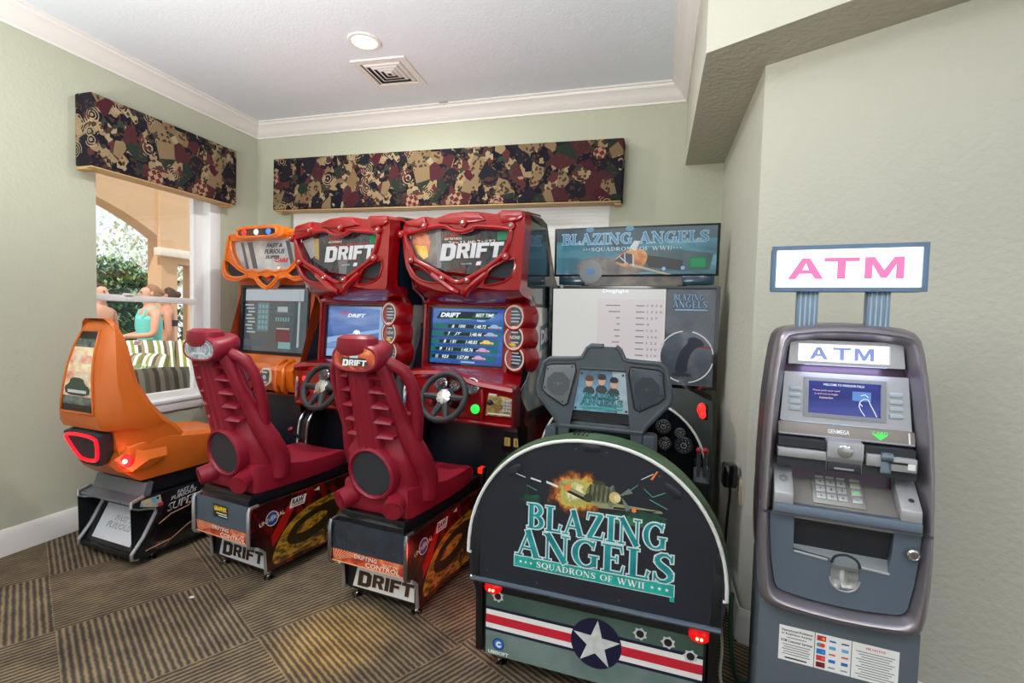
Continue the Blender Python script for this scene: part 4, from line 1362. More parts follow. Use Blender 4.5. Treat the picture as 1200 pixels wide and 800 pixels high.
    pol = [(-.085, -.065), (.088, -.062), (.085, .035), (.0, .07), (-.075, .075)]
    f.prism(pol, -.01, .004, M_CARDART, PP, .003)
    for i in range(3):
        for j in range(4):
            f.box((.03 + .018 * i, -.03 + .018 * j, .008), (.014, .013, .008), mat('silver_key', (186, 192, 198), .3, metal=.5), .002, PP)
    f.rect(.0, -.052, .14, .008, M_WPRINT, PP, .006)
    f.rect(-.045, .06, .05, .014, M_WPRINT, PP, .006)
    pd = f.build('keypad_panel', dash)
    f = MB()
    f.tube([PP @ Vector((-.04, .01, 0)), PP @ Vector((-.04, .012, .04))], .008, M_CHR, n=8)
    f.ball((-.04, .014, .05), .018, M_BLK, PP, 8)
    f.build('shift_knob', pd)
    wheel(dash, 0.0, .66, .945, 24)
    # --- lower front
    f = MB()
    f.box((cx + .03, .955, .40), (.66, .05, .70), M_NAVY, .006)
    f.rect(.21, .52, .16, .26, mat('speaker_mesh', (20, 20, 24), .8, bump=(300, .6)), FR(0, .928, 0), .001)
    knee = f.build('knee_panel', root)
    f = MB()
    f.box((.335, .925, .66), (.13, .02, .12), M_LAM, .004)
    cd_ = f.build('coin_door', knee)
    for x in (.30, .36):
        f = MB()
        f.box((x, .912, .665), (.036, .012, .05), mat('coin_slot_amber', (120, 104, 60), .3, emit=(190, 160, 90), es=.35), .003)
        f.rect(x, .665, .005, .03, M_BPRINT, FR(0, .9055, 0), 0.0004)
        f.build('coin_slot', cd_)
    # floor shifter housing on the left with chrome hoops
    f = MB()
    f.prism([(.93, .08), (.93, .74), (.86, .74), (.80, .66), (.78, .5), (.74, .4), (.74, .08)], -.335, -.255, M_LAM, SR(0, 0, 0), .006)
    sh = f.build('shifter_housing', root)
    for x in (-.335, -.255):
        f = MB()
        f.tube(smooth_path([(x, .90, .75), (x, .85, .735), (x, .795, .66), (x, .775, .5), (x, .735, .4), (x, .735, .1)], 4), .009, M_CHR, n=8)
        f.build('chrome_hoop', sh)
    f = MB()
    f.tube([(-.295, .77, .55), (-.295, .70, .62)], .01, M_CHR, n=8)
    f.ball((-.295, .69, .63), .022, M_REDD, n=8)
    f.build('gear_lever', sh)

def drift_machine(name, loc, rz, variant, label, tip=0):
    root = thing(name, loc, rz, label, 'arcade machine', 'racing arcade machines', tip)
    drift_base(root, variant)
    drift_seat(root, variant)
    drift_cab(root, variant)
    return root
drift_machine('racing_arcade_machine', (-1.24, 2.0, 0), -7, 'drift', 'red racing arcade machine nearest the flight machine, its screen listing best times')
drift_machine('racing_arcade_machine', (-2.12, 2.04, 0), -9.5, 'road', 'red racing arcade machine between the orange one and its twin, blue road on its screen')
# ------------------------------------------------------------------ orange racing machine
def orange_machine():
    root = thing('racing_arcade_machine', (-2.90, 2.02, 0), -6, 'orange racing arcade machine with an orange shell seat in the corner by the window', 'arcade machine', 'racing arcade machines')
    M_ART_O = ramp_mat('supercar_side_art', 7.0, [(0.3, (14, 13, 15)), (0.52, (34, 26, 26)), (0.6, (120, 84, 66)), (0.66, (44, 34, 34)), (0.8, (20, 18, 20))], rough=0.15, coat=1.0, stretch=(1, .8, 1.6))
    # seat box
    prof = [(.06, .37), (.0, .355), (-.005, .335), (.03, .32), (.12, .30), (.13, .27), (.06, .15), (.0, .075), (.0, .05), (.03, .045), (.95, .05), (.95, .37)]
    f = MB()
    f.box((0, .54, .21), (.45, .80, .30), M_LAM, .004)
    base = f.build('seat_base', root)
    f = MB()
    f.prism([(.075, .37), (.85, .37), (.85, .455), (.12, .455), (.085, .44)], -.19, .19, M_LAM, SR(0, 0, 0), .005)
    f.build('seat_plinth', base)
    for s_ in (-1, 1):
        a, b_ = (.225, .245) if s_ > 0 else (-.245, -.225)
        f = MB()
        f.prism(prof, a, b_, M_LAM, SR(0, 0, 0))
        if s_ > 0:
            F = SR(.2455, 0, 0)
            f.flat([(.12, .06), (.07, .13), (.14, .27), (.2, .31), (.94, .36), (.94, .06)], M_ART_O, F, .0004)
            f.flat([(.03, .33), (.04, .36), (.14, .365), (.15, .30), (.12, .30)], mat('bright_face_print', (226, 190, 110), .3, var=(22, (90, 150, 190))), F, .0008)
            f.disc(.125, .35, .008, M_BPRINT, F, .0014, 12)
            f.rect(.14, .31, .03, .02, M_RPRINT, F, .001)
            f.text('FAST &', .285, .352, .10, .022, M_SILV, F, .0016, .02, .25, 5)
            f.text('FURIOUS', .275, .328, .155, .022, M_SILV, F, .0016, .02, .25, 5)
            f.text('SUPERCARS', .345, .292, .34, .044, M_SILV, F, .0010, .02, .3, 6)
            f.text('SUPER', .27, .284, .19, .034, M_BPRINT, F, .0018, .0, .3, 6)
            f.text('CARS', .44, .301, .15, .034, M_RPRINT, F, .0018, .0, .3, 6)
            f.tube([F @ Vector((y, z, 0)) for y, z in ((.13, .2), (.2, .235), (.3, .25), (.36, .30))], .003, mat('copper_line', (176, 128, 104), .3), n=6)
            f.tube([F @ Vector((y, z, 0)) for y, z in ((.06, .075), (.2, .09), (.3, .14), (.4, .17), (.46, .22))], .003, mat('copper_line'), n=6)
            f.flat(chaikin([(.09, .11), (.15, .19), (.28, .225), (.4, .2), (.36, .13), (.2, .085)], 2), mat('black_car_print', (18, 16, 18), .1, coat=1), F, .0012)
            f.disc(.40, .25, .02, mat('pink_rose_print', (196, 150, 150), .4), F, .0014, 14)
        ck = f.build('side_panel', base)
        f = MB()
        x = (a + b_) / 2
        f.tube([(x, y - .003, z) for y, z in ((.06, .377), (-.002, .358), (-.008, .335), (.03, .317), (.115, .297), (.124, .27), (.056, .15), (-.003, .076), (-.003, .05), (.03, .04))], .010, M_TMOLD, n=8)
        f.build('edge_trim', ck)
    f = MB()
    f.prism([(.085, .44), (.06, .37), (.0, .355), (-.002, .34), (.02, .335), (.1, .37), (.12, .44)], -.222, .222, mat('steel_grey_panel', (88, 96, 104), .2, coat=.6), SR(0, 0, 0))
    for x in (-.12, .14):
        f.disc(x, .35, .006, M_BPRINT, FR(0, -.004, 0), .001, 10)
    f.build('rear_hood', base)
    f = MB()
    KP = Matrix.Translation((0, .062, .165)) @ Matrix.Rotation(R(90 - 28), 4, 'X')
    f.box((0, 0, -.01), (.44, .25, .014), M_LAM, 0, KP)
    f.rect(.0, .015, .34, .19, mat('pale_grey_print', (206, 210, 216), .35), KP, .0006)
    for mm, ww, b_ in ((M_BPRINT, .0012, .03), (M_SILV, .0018, .0)):
        f.text('FAST &', .03, .045, .17, .034, mm, KP, ww, b_, .3)
        f.text('FURIOUS', .01, .003, .22, .038, mm, KP, ww, b_, .3)
    f.build('kick_panel', base)
    f = MB()
    f.box((0, .013, .058), (.44, .03, .03), M_LAM, .004)
    f.build('kick_rail', base)
    for x in (-.17, .2):
        for y in (.12, .84):
            leveller(base, x, y)
    # seat shell
    cx = .01
    f = MB()
    tab = [(.56, .19, .14, .0, .36), (.66, .21, .15, -.03, .34), (.745, .215, .16, -.05, .27), (.765, .222, .165, -.11, .235), (.80, .226, .168, -.125, .20), (.88, .224, .162, -.13, .135), (1.0, .213, .143, -.125, .07), (1.1, .199, .127, -.113, .05), (1.2, .176, .107, -.09, .038), (1.28, .147, .087, -.06, .02), (1.325, .118, .07, -.035, .005), (1.345, .085, .05, -.02, .0)]
    rings = []
    for z in (.56, .61, .66, .70, .745, .765, .78, .80, .84, .88, .94, 1.0, 1.05, 1.1, 1.15, 1.2, 1.24, 1.28, 1.305, 1.325, 1.338, 1.345):
        hw, hr, yr, yf = lerp_tab(tab, z)
        my = yr + (yf - yr) * .34
        half = [(hr, yr), (hr + (hw - hr) * .55, yr + (my - yr) * .35), (hw, my), (hw * .98, yf - .05), (hw * .86, yf - .012), (hw * .6, yf - .002)]
        dish = min(.05, (yf - yr) * .25)
        ring = [(cx + x, y, z) for x, y in half] + [(cx, yf - dish, z)] + [(cx - x, y, z) for x, y in reversed(half)]
        rings.append(ring)
    f.loft(rings, M_ORG)
    def pan_ring(y, hw, z0, z1, ed):
        return [(-hw * .9, y, z0), (hw * .9, y, z0), (hw, y, (z0 + z1) / 2 - .01), (hw * .97, y, z1 - .02), (hw * .84, y, z1), (hw * .62, y, z1 - ed), (0, y, z1 - ed * 1.3), (-hw * .62, y, z1 - ed), (-hw * .84, y, z1), (-hw * .97, y, z1 - .02), (-hw, y, (z0 + z1) / 2 - .01)]
    f.loft([pan_ring(*q) for q in ((-.03, .10, .55, .62, 0), (.0, .21, .51, .67, 0), (.06, .225, .46, .69, 0), (.2, .228, .46, .70, .02), (.36, .225, .46, .675, .035), (.52, .22, .46, .66, .03), (.66, .205, .47, .645, .012), (.72, .19, .49, .62, .004), (.735, .17, .53, .58, 0))], M_ORG)
    for s_ in (-1, 1):
        f.loft([[(s_ * x, y, z) for x, y, z in q] for q in ([(.10, -.035, .56), (.15, -.02, .52), (.15, .05, .52), (.1, .05, .6)], [(.17, -.05, .60), (.235, -.0, .53), (.235, .1, .54), (.17, .1, .66)], [(.21, .03, .65), (.248, .08, .58), (.245, .18, .58), (.2, .2, .68)])], M_ORG)
    seat = f.build('seat', root, 28)
    # printed insert on the seat back
    f = MB()
    def rear(u, z, off=.003):
        hw, hr, yr, yf = lerp_tab(tab, z)
        return (cx + u * hr, yr - off, z)
    rows = [0.85 + .43 * k / 10 for k in range(11)]
    wid = lambda z: .80 - .25 * max(0, (z - 1.2) / .08) ** 2 * .4
    M_SARTS = [M_LAM, mat('race_print', (246, 236, 214), .3, var=(18, (232, 140, 110))), mat('race_print_red', (244, 186, 150), .3, var=(24, (252, 244, 200))), mat('night_print', (44, 44, 52), .3, var=(26, (120, 130, 120)))]
    for i, (z0, z1) in enumerate(zip(rows, rows[1:])):
        m = M_SARTS[0] if i in (0, 9) else M_SARTS[3] if i in (1, 8) else M_SARTS[1 + (i % 2)]
        f.add([rear(-.82, z0), rear(.82, z0), rear(.82, z1), rear(-.82, z1)], [[0, 1, 2, 3]], m)
    A = FR(cx, -.130, 0)
    f.build('printed_insert', seat)
    f = MB()
    f.flat(chaikin([(-.10, .94), (.10, .94), (.11, .985), (.07, 1.0), (.05, 1.035), (-.05, 1.035), (-.07, 1.0), (-.11, .985)], 1), mat('green_black_car', (40, 66, 52), .2, coat=.5), A, .002)
    f.rect(0, .962, .16, .016, M_SILV, A, .003)
    f.rect(0, .885, .08, .016, M_RPRINT, A, .002)
    f.build('car_picture', seat)
    f = MB()
    W_ = FR(cx, -.085, 0, 12)
    f.rect(.0, 1.235, .07, .03, M_WPRINT, W_, .003, .3)
    f.text('FAST', .0, 1.235, .06, .02, M_RPRINT, W_, .004, .01, .3, 14)
    f.build('word_plate', seat)
    f = MB()
    path = [rear(-.86, z, .004) for z in rows] + [rear(.86, z, .004) for z in reversed(rows)]
    f.tube(path, .007, M_ORG, n=6, closed=True)
    f.build('insert_rim', seat)
    # tail lamp shield
    f = MB()
    T = Matrix.Translation((cx - .005, -.10, .672)) @ Matrix.Rotation(R(90 + 16), 4, 'X') @ Matrix.Scale(1.12, 4)
    shield = chaikin([(-.14, .07), (.14, .07), (.135, .02), (.09, -.085), (.07, -.115), (-.07, -.115), (-.09, -.085), (-.135, .02)], 1)
    f.prism(shield, -.06, .0, M_GRILL, T, .006)
    tl = f.build('tail_lamp', seat)
    f = MB()
    ringp = chaikin([(-.12, .055), (.12, .055), (.112, .01), (.075, -.065), (.04, -.082), (-.04, -.082), (-.075, -.065), (-.112, .01)], 2)
    f.tube([T @ Vector((p[0], p[1], .003)) for p in ringp], .0095, glow('tail_red', (255, 20, 40), 1.5), n=8, closed=True)
    f.build('red_light_tube', tl)
    f = MB()
    L = Matrix.Translation((.195, -.006, .583)) @ Matrix.Rotation(R(35), 4, 'Z') @ Matrix.Rotation(R(78), 4, 'X')
    f.lathe([(.001, -.01), (.036, -.01), (.037, .008), (.03, .014), (.001, .014)], mat('red_lens', (190, 20, 24), .2, emit=(255, 30, 30), es=.8), L, 24)
    f.lathe([(.001, .013), (.013, .013), (.01, .018), (.001, .02)], glow('hot_bulb', (255, 200, 190), 4), L, 14)
    f.build('corner_lamp', seat)
    lamp('corner_lamp_glow', 'POINT', (-2.66, 1.95, .56), 0.6, (1, .12, .08), .02)
    # cabinet
    cc = .02
    prof = [(1.58, .04), (1.10, .04), (1.10, .78), (1.0, .84), (.98, 1.02), (1.12, 1.08), (1.16, 1.62), (1.12, 1.70), (1.1, 1.98), (1.3, 2.0), (1.58, 1.6)]
    f = MB()
    f.prism([(q[0] + .06 if q[0] < 1.3 else q[0] - .01, q[1]) for q in prof], cc - .36, cc + .36, M_LAM, SR(0, 0, 0))
    cab = f.build('cabinet', root)
    for s_ in (-1, 1):
        a, b_ = (cc + .36, cc + .39) if s_ > 0 else (cc - .39, cc - .36)
        f = MB()
        f.prism(prof, a, b_, mat('rust_orange_side', (176, 74, 34), .3, coat=.5), SR(0, 0, 0))
        f.build('side_panel', cab)
    # monitor
    MF = FR(0, 1.12, 0, 3)
    MF = Matrix.Translation((0, 1.125, 1.35)) @ Matrix.Rotation(R(87), 4, 'X') @ Matrix.Translation((0, -1.35, 0))
    f = MB()
    f.plate([(cc - .385, 1.06), (cc + .385, 1.06), (cc + .385, 1.66), (cc - .385, 1.66)], [[(cc - .33, 1.10), (cc + .33, 1.10), (cc + .33, 1.595), (cc - .33, 1.595)]], -.04, 0, mat('rust_orange_side'), MF)
    mon = f.build('monitor_surround', root)
    f = MB()
    f.plate([(cc - .345, 1.085), (cc + .345, 1.085), (cc + .345, 1.61), (cc - .345, 1.61)], [[(cc - .315, 1.11), (cc + .33, 1.11), (cc + .33, 1.59), (cc - .315, 1.59)]], -.03, .012, M_LAM, MF)
    f.build('screen_bezel', mon)
    f = MB()
    f.rect(cc, 1.345, .66, .50, mat('dark_screen_glass', (30, 36, 42), .03, emit=(84, 98, 104), es=.55, coat=1.0), MF, -.012)
    gG = glow('screen_grey', (176, 190, 192), .7)
    gG2 = glow('screen_dim_red', (130, 70, 76), .6)
    gT = glow('screen_dim_teal', (130, 176, 176), .7)
    f.rect(-.01, 1.535, .60, .09, glow('screen_pale', (186, 198, 204), .7), MF, -.0115)
    f.rect(-.01, 1.49, .62, .006, gG2, MF, -.011)
    for k in range(9):
        f.rect(-.25 + .012 * (k % 3), 1.46 - .026 * k, .09 - .01 * (k % 4), .012, gG, MF, -.011)
    f.rect(-.105, 1.37, .12, .22, glow('screen_panel_grey', (120, 140, 146), .6), MF, -.0112)
    for r_ in range(5):
        for c_ in range(3):
            f.rect(-.14 + .035 * c_, 1.45 - .04 * r_, .022, .026, gT, MF, -.0106)
    for k in range(6):
        f.rect(.03 + .024 * k, 1.355, .012, .030, gT, MF, -.0108)
    f.rect(.09, 1.43, .10, .04, gG, MF, -.0108)
    f.rect(.1, 1.24, .14, .11, gG2, MF, -.0112)
    f.rect(.1, 1.285, .13, .01, gG, MF, -.0106)
    f.rect(-.2, 1.17, .2, .05, glow('screen_shade', (96, 108, 118), .6), MF, -.0114)
    f.rect(.12, 1.16, .12, .05, gT, MF, -.0112)
    f.rect(.25, 1.36, .02, .42, gG, MF, -.0112)
    f.build('screen', mon)
    # marquee
    y0 = 1.06
    M0 = FR(0, y0, 0)
    def mir(p):
        return [(cc + (cc - x) * (.88 if x < -.2 else 1), z) for x, z in reversed(p)]
    lo = [(-.41, 1.80), (-.43, 1.76), (-.43, 1.70), (-.39, 1.655), (-.28, 1.64), (-.18, 1.665), (-.10, 1.655), (-.06, 1.615), (.02, 1.575)]
    tp = [(-.30, 1.985), (-.37, 1.965), (-.39, 1.90)]
    left = tp + lo
    outer = left + mir(left[:-1])
    win_l = [(-.28, 1.945), (-.345, 1.935), (-.335, 1.85), (-.27, 1.755), (-.175, 1.712), (-.12, 1.715), (-.06, 1.70)]
    win = win_l + [(.02, 1.715)] + mir(win_l)
    gl_ = [(-.41, 1.785), (-.375, 1.795), (-.27, 1.725), (-.185, 1.69), (-.2, 1.675), (-.27, 1.662), (-.37, 1.675), (-.41, 1.72)]
    badge = [(-.075, 1.665), (-.03, 1.682), (.02, 1.665), (.07, 1.682), (.115, 1.665), (.085, 1.63), (.02, 1.592), (-.045, 1.63)]
    f = MB()
    f.plate(outer, [win, gl_, mir(gl_), badge], -.16, 0, M_ORGD, M0)
    for p in (win, gl_, mir(gl_), badge, outer):
        f.tube(smooth_path([(x, y0 - .003, z) for x, z in p], 2, True), .009, M_ORGD, n=6, closed=True)
    mq = f.build('marquee', root, 40)
    f = MB()
    A = FR(0, y0 + .03, 0)
    f.flat([(cc + (x - cc) * 1.04, 1.83 + (z - 1.83) * 1.05) for x, z in win], mat('silver_marquee', (150, 156, 158), .1, coat=1.0, var=(7, (206, 210, 212))), A, 0)
    for i, (x, w_) in enumerate(((-.24, .03), (-.16, .05), (.215, .04))):
        f.rect(x, 1.83, w_, .2, mat('dark_streak_print', (84, 90, 96), .1, coat=1), A, .0006, -.3)
    f.text('FAST &', .06, 1.90, .16, .03, mat('slate_letters', (58, 64, 72), .3), A, .0014, .04, .25)
    f.text('FURIOUS', .06, 1.855, .2, .036, mat('slate_letters'), A, .0014, .04, .25)
    f.text('SUPER', .04, 1.815, .14, .024, mat('slate_letters'), A, .0014, .04, .25)
    f.text('CARS', .13, 1.79, .13, .032, M_RPRINT, A, .0016, .05, .25)
    f.rect(.1, 1.735, .03, .018, M_WPRINT, A, .0012, .4)
    f.build('marquee_art', mq)
    for p in (gl_, mir(gl_)):
        f = MB()
        ax, az = sum(q[0] for q in p) / 8, sum(q[1] for q in p) / 8
        f.flat([(ax + (q[0] - ax) * 1.1, az + (q[1] - az) * 1.1) for q in p], M_GRILL, FR(0, y0 + .02, 0), 0)
        f.build('speaker_grille', mq)
    f = MB()
    f.flat([(.02 + (q[0] - .02) * 1.08, 1.64 + (q[1] - 1.64) * 1.08) for q in badge], mat('dark_badge', (52, 48, 50), .2, coat=.8), FR(0, y0 + .012, 0), 0)
    f.flat([(0, 1.655), (.045, 1.672), (.04, 1.65), (.02, 1.63)], M_RPRINT, FR(0, y0 + .012, 0), .0012)
    f.build('badge', mq)
    f = MB()
    LB = FR(0, y0 - .06, 1.985)
    f.prism(sell(.235, .048, 32, 4), -.12, 0, M_ORGD, LB, .006)
    f.tube([LB @ Vector((x - .02, z, .0)) for x, z in sell(.195, .034, 32, 4)], .010, M_ORGD, n=8, closed=True)
    lb = f.build('light_bar', mq)
    f = MB()
    f.flat([(x - .02, z) for x, z in sell(.195, .034, 32, 4)], mat('dark_lens', (40, 34, 40), .1, coat=1), LB, .001)
    f.build('bar_window', lb)
    for x, m in ((-.14, M_LRED), (-.02, M_LWHT), (.1, M_LBLU)):
        f = MB()
        f.lathe([(.001, .002), (.022, .002), (.018, .010), (.001, .013)], m, LB @ Matrix.Translation((x, 0, 0)), 18)
        f.build('bar_lamp', lb)
    # dashboard
    f = MB()
    rings = []
    for i in range(17):
        u = i / 16
        x = cc - .37 + .74 * u
        w_ = .03 * math.sin(u * PI * 3) ** 2
        rings.append([(x, 1.12, 1.095), (x, 1.04, 1.06), (x, .97 - w_, 1.03), (x, .945 - w_, 1.0), (x, .955 - w_, .90), (x, .98, .845), (x, 1.06, .83), (x, 1.12, .83)])
    f.loft(rings, M_ORGD)
    for x in (.25, .315):
        f.tube(smooth_path([(x, 1.03, 1.065), (x, .95, 1.03), (x + .012, .925, .96), (x, .935, .87), (x - .01, .97, .84)], 4), .016, M_ORGD, n=8)
    dash = f.build('dashboard', root, 40)
    f = MB()
    G = FR(.155, .925, .945, 4)
    pol = chaikin([(-.055, -.07), (.05, -.06), (.06, .03), (.05, .068), (-.05, .062)], 1)
    f.prism(pol, -.03, .004, M_CREAM, G, .004)
    f.flat([(x * .78, y * .8) for x, y in pol], mat('dark_panel_print', (58, 60, 58), .3, var=(40, (120, 122, 112))), G, .0046)
    f.disc(.0, .0, .016, M_SILV, G, .006)
    for y in (.035, -.035):
        f.rect(.0, y, .05, .014, M_SILV, G, .006)
    f.build('card_panel', dash)
    wheel(dash, -.02, .84, .97, 24, .13)
    f = MB()
    f.box((cc, 1.115, .43), (.68, .03, .76), M_NAVY, .004)
    f.box((cc, 1.094, .80), (.60, .012, .014), mat('red_trim_strip', (190, 40, 34), .3), .003)
    knee = f.build('knee_panel', root)
    f = MB()
    for k in range(4):
        f.lathe([(.001, 0), (.010, 0), (.010, .006), (.001, .008)], M_BPRINT, FR(.1 + .05 * k, 1.099, .47), 10)
    f.build('bolt_row', knee)
orange_machine()
# ------------------------------------------------------------------ flight machine
def blob_mat(name, c, rad, stops, scale):
    """printed cloud fading by a noisy distance from its middle into the board colour"""
    m = bpy.data.materials.new(name)
    m.use_nodes = True
    nt = m.node_tree
    N, Lk = nt.nodes.new, nt.links.new
    b = nt.nodes['Principled BSDF']
    b.inputs['Roughness'].default_value = .3
    b.inputs['Coat Weight'].default_value = .3
    tc = N('ShaderNodeTexCoord')
    mp = N('ShaderNodeMapping')
    mp.inputs['Location'].default_value = (-c[0] / rad[0], 0, -c[1] / rad[1])
    mp.inputs['Scale'].default_value = (1 / rad[0], 0, 1 / rad[1])
    Lk(tc.outputs['Object'], mp.inputs['Vector'])
    ln = N('ShaderNodeVectorMath')
    ln.operation = 'LENGTH'
    Lk(mp.outputs[0], ln.inputs[0])
    nz_ = N('ShaderNodeTexNoise')
    nz_.inputs['Scale'].default_value = scale
    nz_.inputs['Detail'].default_value = 6
    nz_.inputs['Roughness'].default_value = .6
    Lk(tc.outputs['Object'], nz_.inputs['Vector'])
    m1 = N('ShaderNodeMath')
    m1.operation = 'MULTIPLY_ADD'
    Lk(nz_.outputs['Fac'], m1.inputs[0])
    m1.inputs[1].default_value = 1.25
    m1.inputs[2].default_value = .42
    m2 = N('ShaderNodeMath')
    m2.operation = 'SUBTRACT'
    Lk(m1.outputs[0], m2.inputs[0])
    Lk(ln.outputs['Value'], m2.inputs[1])
    cr = N('ShaderNodeValToRGB')
    el = cr.color_ramp.elements
    while len(el) < len(stops):
        el.new(.5)
    for e_, (p, q) in zip(el, stops):
        e_.position = p
        e_.color = S(*q)
    Lk(m2.outputs[0], cr.inputs[0])
    Lk(cr.outputs[0], b.inputs['Base Color'])
    return m
def flight_machine():
    root = thing('flight_arcade_machine', (-.187, 1.764, 0), -3.9, 'black and green fighter plane arcade machine with an arched seat back bearing a white star', 'arcade machine')
    c0 = -.017
    M_BOARD = mat('blue_black_board', (34, 40, 50), .3, bump=(400, .05), coat=.3)
    M_OLIVE = mat('olive_green_shell', (62, 92, 58), .4, coat=.2)
    M_GUN = mat('gunmetal_plastic', (66, 74, 80), .5, bump=(260, .12))
    M_GUNL = mat('grey_plastic', (104, 110, 112), .5, bump=(260, .12))
    M_GUND = mat('blue_grey_plastic', (58, 68, 78), .45, bump=(260, .1))
    M_TEAL = mat('teal_letters', (38, 164, 164), .35, var=(16, (20, 120, 132)))
    M_PALE = mat('pale_outline', (206, 226, 226), .4)
    M_TEALB = mat('teal_bar', (22, 140, 132), .35, var=(6, (40, 190, 176)))
    M_CAMO = mat('camo_green_print', (62, 88, 78), .3, var=(3.5, (88, 112, 104)))
    M_CAMOL = mat('pale_camo_print', (120, 138, 134), .3, var=(4, (84, 108, 104)))
    M_NAVYP = mat('navy_print', (26, 26, 58), .35)
    M_REDP = mat('stripe_red', (206, 36, 56), .4)
    M_WTRIM = mat('white_edge_moulding', (226, 228, 226), .4)
    def arch(hw, zc, h, n=36, k=1.0, p=2.15):
        return [(c0 + hw * (abs(math.cos(t)) ** (2 / p)) * (1 if math.cos(t) >= 0 else -1), zc + h * abs(math.sin(t)) ** (2 / p)) for t in (PI * i / n for i in range(n + 1))]
    A = arch(.462, .50, .477)
    board = [(c0 + .450, .395)] + A + [(c0 - .450, .395)]
    # lower tub
    f = MB()
    f.box((c0, .49, .25), (.82, .78, .30), M_LAM, .006)
    f.box((c0, 1.05, .13), (.80, .62, .10), M_LAM, .006)
    f.build('seat_tub', root)
    # back board
    F = FR(0, 0, 0)
    f = MB()
    f.prism(board, -.03, 0, M_BOARD, F)
    # artwork: fire, wings, aeroplane
    M_FIRE = blob_mat('explosion_print', (-.062, .785), (.135, .10), [(.0, (34, 40, 50)), (.22, (34, 40, 50)), (.34, (92, 54, 40)), (.45, (176, 96, 46)), (.58, (206, 186, 90)), (.72, (160, 168, 96)), (.9, (240, 232, 176))], 26)
    f.rect(-.062, .785, .27, .20, M_FIRE, F, .0005)
    M_EMB = blob_mat('ember_print', (.13, .70), (.14, .06), [(.0, (34, 40, 50)), (.3, (34, 40, 50)), (.5, (36, 70, 58)), (.8, (60, 120, 84))], 30)
    f.rect(.17, .735, .24, .07, M_EMB, F, .0003)
    gsm = [(-.22 + .06 * (1 if i % 2 else .7) * math.cos(2 * PI * i / 14), .735 + .026 * (1 if i % 2 else .7) * math.sin(2 * PI * i / 14)) for i in range(14)]
    f.flat(gsm, mat('green_smoke_print', (34, 92, 66), .4, var=(20, (30, 50, 50))), F, .0004)
    gs2 = [(.19 + .07 * (1 if i % 2 else .75) * math.cos(2 * PI * i / 16), .735 + .022 * (1 if i % 2 else .7) * math.sin(2 * PI * i / 16)) for i in range(16)]
    f.flat(gs2, mat('green_smoke_print'), F, .0004)
    wing = [(-.13, .812), (-.125, .822), (.0, .772), (.23, .765), (.235, .758), (.02, .745), (-.04, .77)]
    f.flat(wing, mat('wing_print', (150, 150, 112), .4), F, .0012)
    f.flat([(-.09, .793), (-.02, .77), (-.03, .762), (-.1, .787)], M_BPRINT, F, .0016)
    f.flat([(.07, .757), (.22, .763), (.2, .756), (.07, .75)], M_BPRINT, F, .0016)
    f.disc(-.095, .802, .012, mat('orange_flash', (240, 130, 60), .4), F, .0018, 14)
    f.disc(.14, .755, .008, mat('orange_flash'), F, .0018, 12)
    fus = chaikin([(-.03, .79), (-.02, .825), (.03, .832), (.075, .815), (.085, .79), (.06, .765), (.0, .762), (-.025, .772)], 2)
    f.flat(fus, mat('plane_print', (126, 132, 96), .4, var=(30, (84, 88, 66))), F, .002)
    for k in range(6):
        f.flat([(-.02 + .016 * k, .77), (-.012 + .016 * k, .768), (-.008 + .016 * k, .826), (-.015 + .016 * k, .826)], mat('plane_dark', (64, 68, 52), .4), F, .0022)
    f.flat(chaikin([(-.01, .826), (.0, .842), (.03, .842), (.045, .828)], 1), mat('plane_dark'), F, .0022)
    f.disc(-.02, .775, .016, mat('plane_dark'), F, .0023, 16)
    f.disc(.074, .79, .02, mat('spinner_print', (206, 186, 120), .4), F, .0025, 20)
    f.disc(.082, .79, .012, mat('spinner_tip', (226, 212, 160), .4), F, .0028, 16)
    for a in (40, 130, 220, 310):
        f.flat([(.09 + .008 * math.cos(R(a + 90)), .79 + .008 * math.sin(R(a + 90))), (.09 + .05 * math.cos(R(a + 12)), .79 + .05 * math.sin(R(a + 12))), (.09 + .05 * math.cos(R(a - 12)), .79 + .05 * math.sin(R(a - 12)))], mat('propeller_print', (110, 126, 112), .4), F, .0022)
    M_TRC = mat('tracer_print', (226, 232, 226), .4)
    for (x0, z0, x1, z1, ww) in ((-.30, .83, -.255, .818, .003), (-.235, .818, -.195, .81, .006), (-.175, .812, -.13, .80, .008), (.16, .865, .2, .89, .003)):
        f.flat([(x0, z0 - ww / 2), (x1, z1 - ww / 2), (x1, z1 + ww / 2), (x0, z0 + ww / 2)], M_TRC, F, .0016)
    for (x0, z0, x1, z1) in ((.1, .80, .15, .845), (.17, .835, .2, .81), (.2, .81, .24, .83), (.19, .8, .25, .775), (-.25, .79, -.245, .75), (-.25, .79, -.21, .775)):
        f.flat([(x0, z0 - .0015), (x1, z1 - .0015), (x1, z1 + .0015), (x0, z0 + .0015)], mat('teal_line_print', (90, 160, 140), .4), F, .0014)
    f.flat([(.19, .87), (.21, .9), (.215, .9), (.197, .868)], mat('orange_flash'), F, .0014)
    # title
    serif(f, 'BLAZING', -.245, .255, .632, .092, M_TEAL, F, .0030, .0045, M_PALE)
    serif(f, 'ANGELS', -.285, .285, .523, .100, M_TEAL, F, .0036, .0045, M_PALE)
    f.rect(-.005, .499, .576, .046, M_PALE, F, .0008)
    f.rect(-.005, .499, .570, .040, M_TEALB, F, .0012)
    serif(f, 'SQUADRONS OF WWII', -.205, .185, .488, .022, M_WPRINT, F, .0018)
    for k in range(3):
        f.flat(star_poly(-.265 + .02 * k, .499, .007), M_WPRINT, F, .0018)
        f.flat(star_poly(.21 + .024 * k, .499, .008), M_WPRINT, F, .0018)
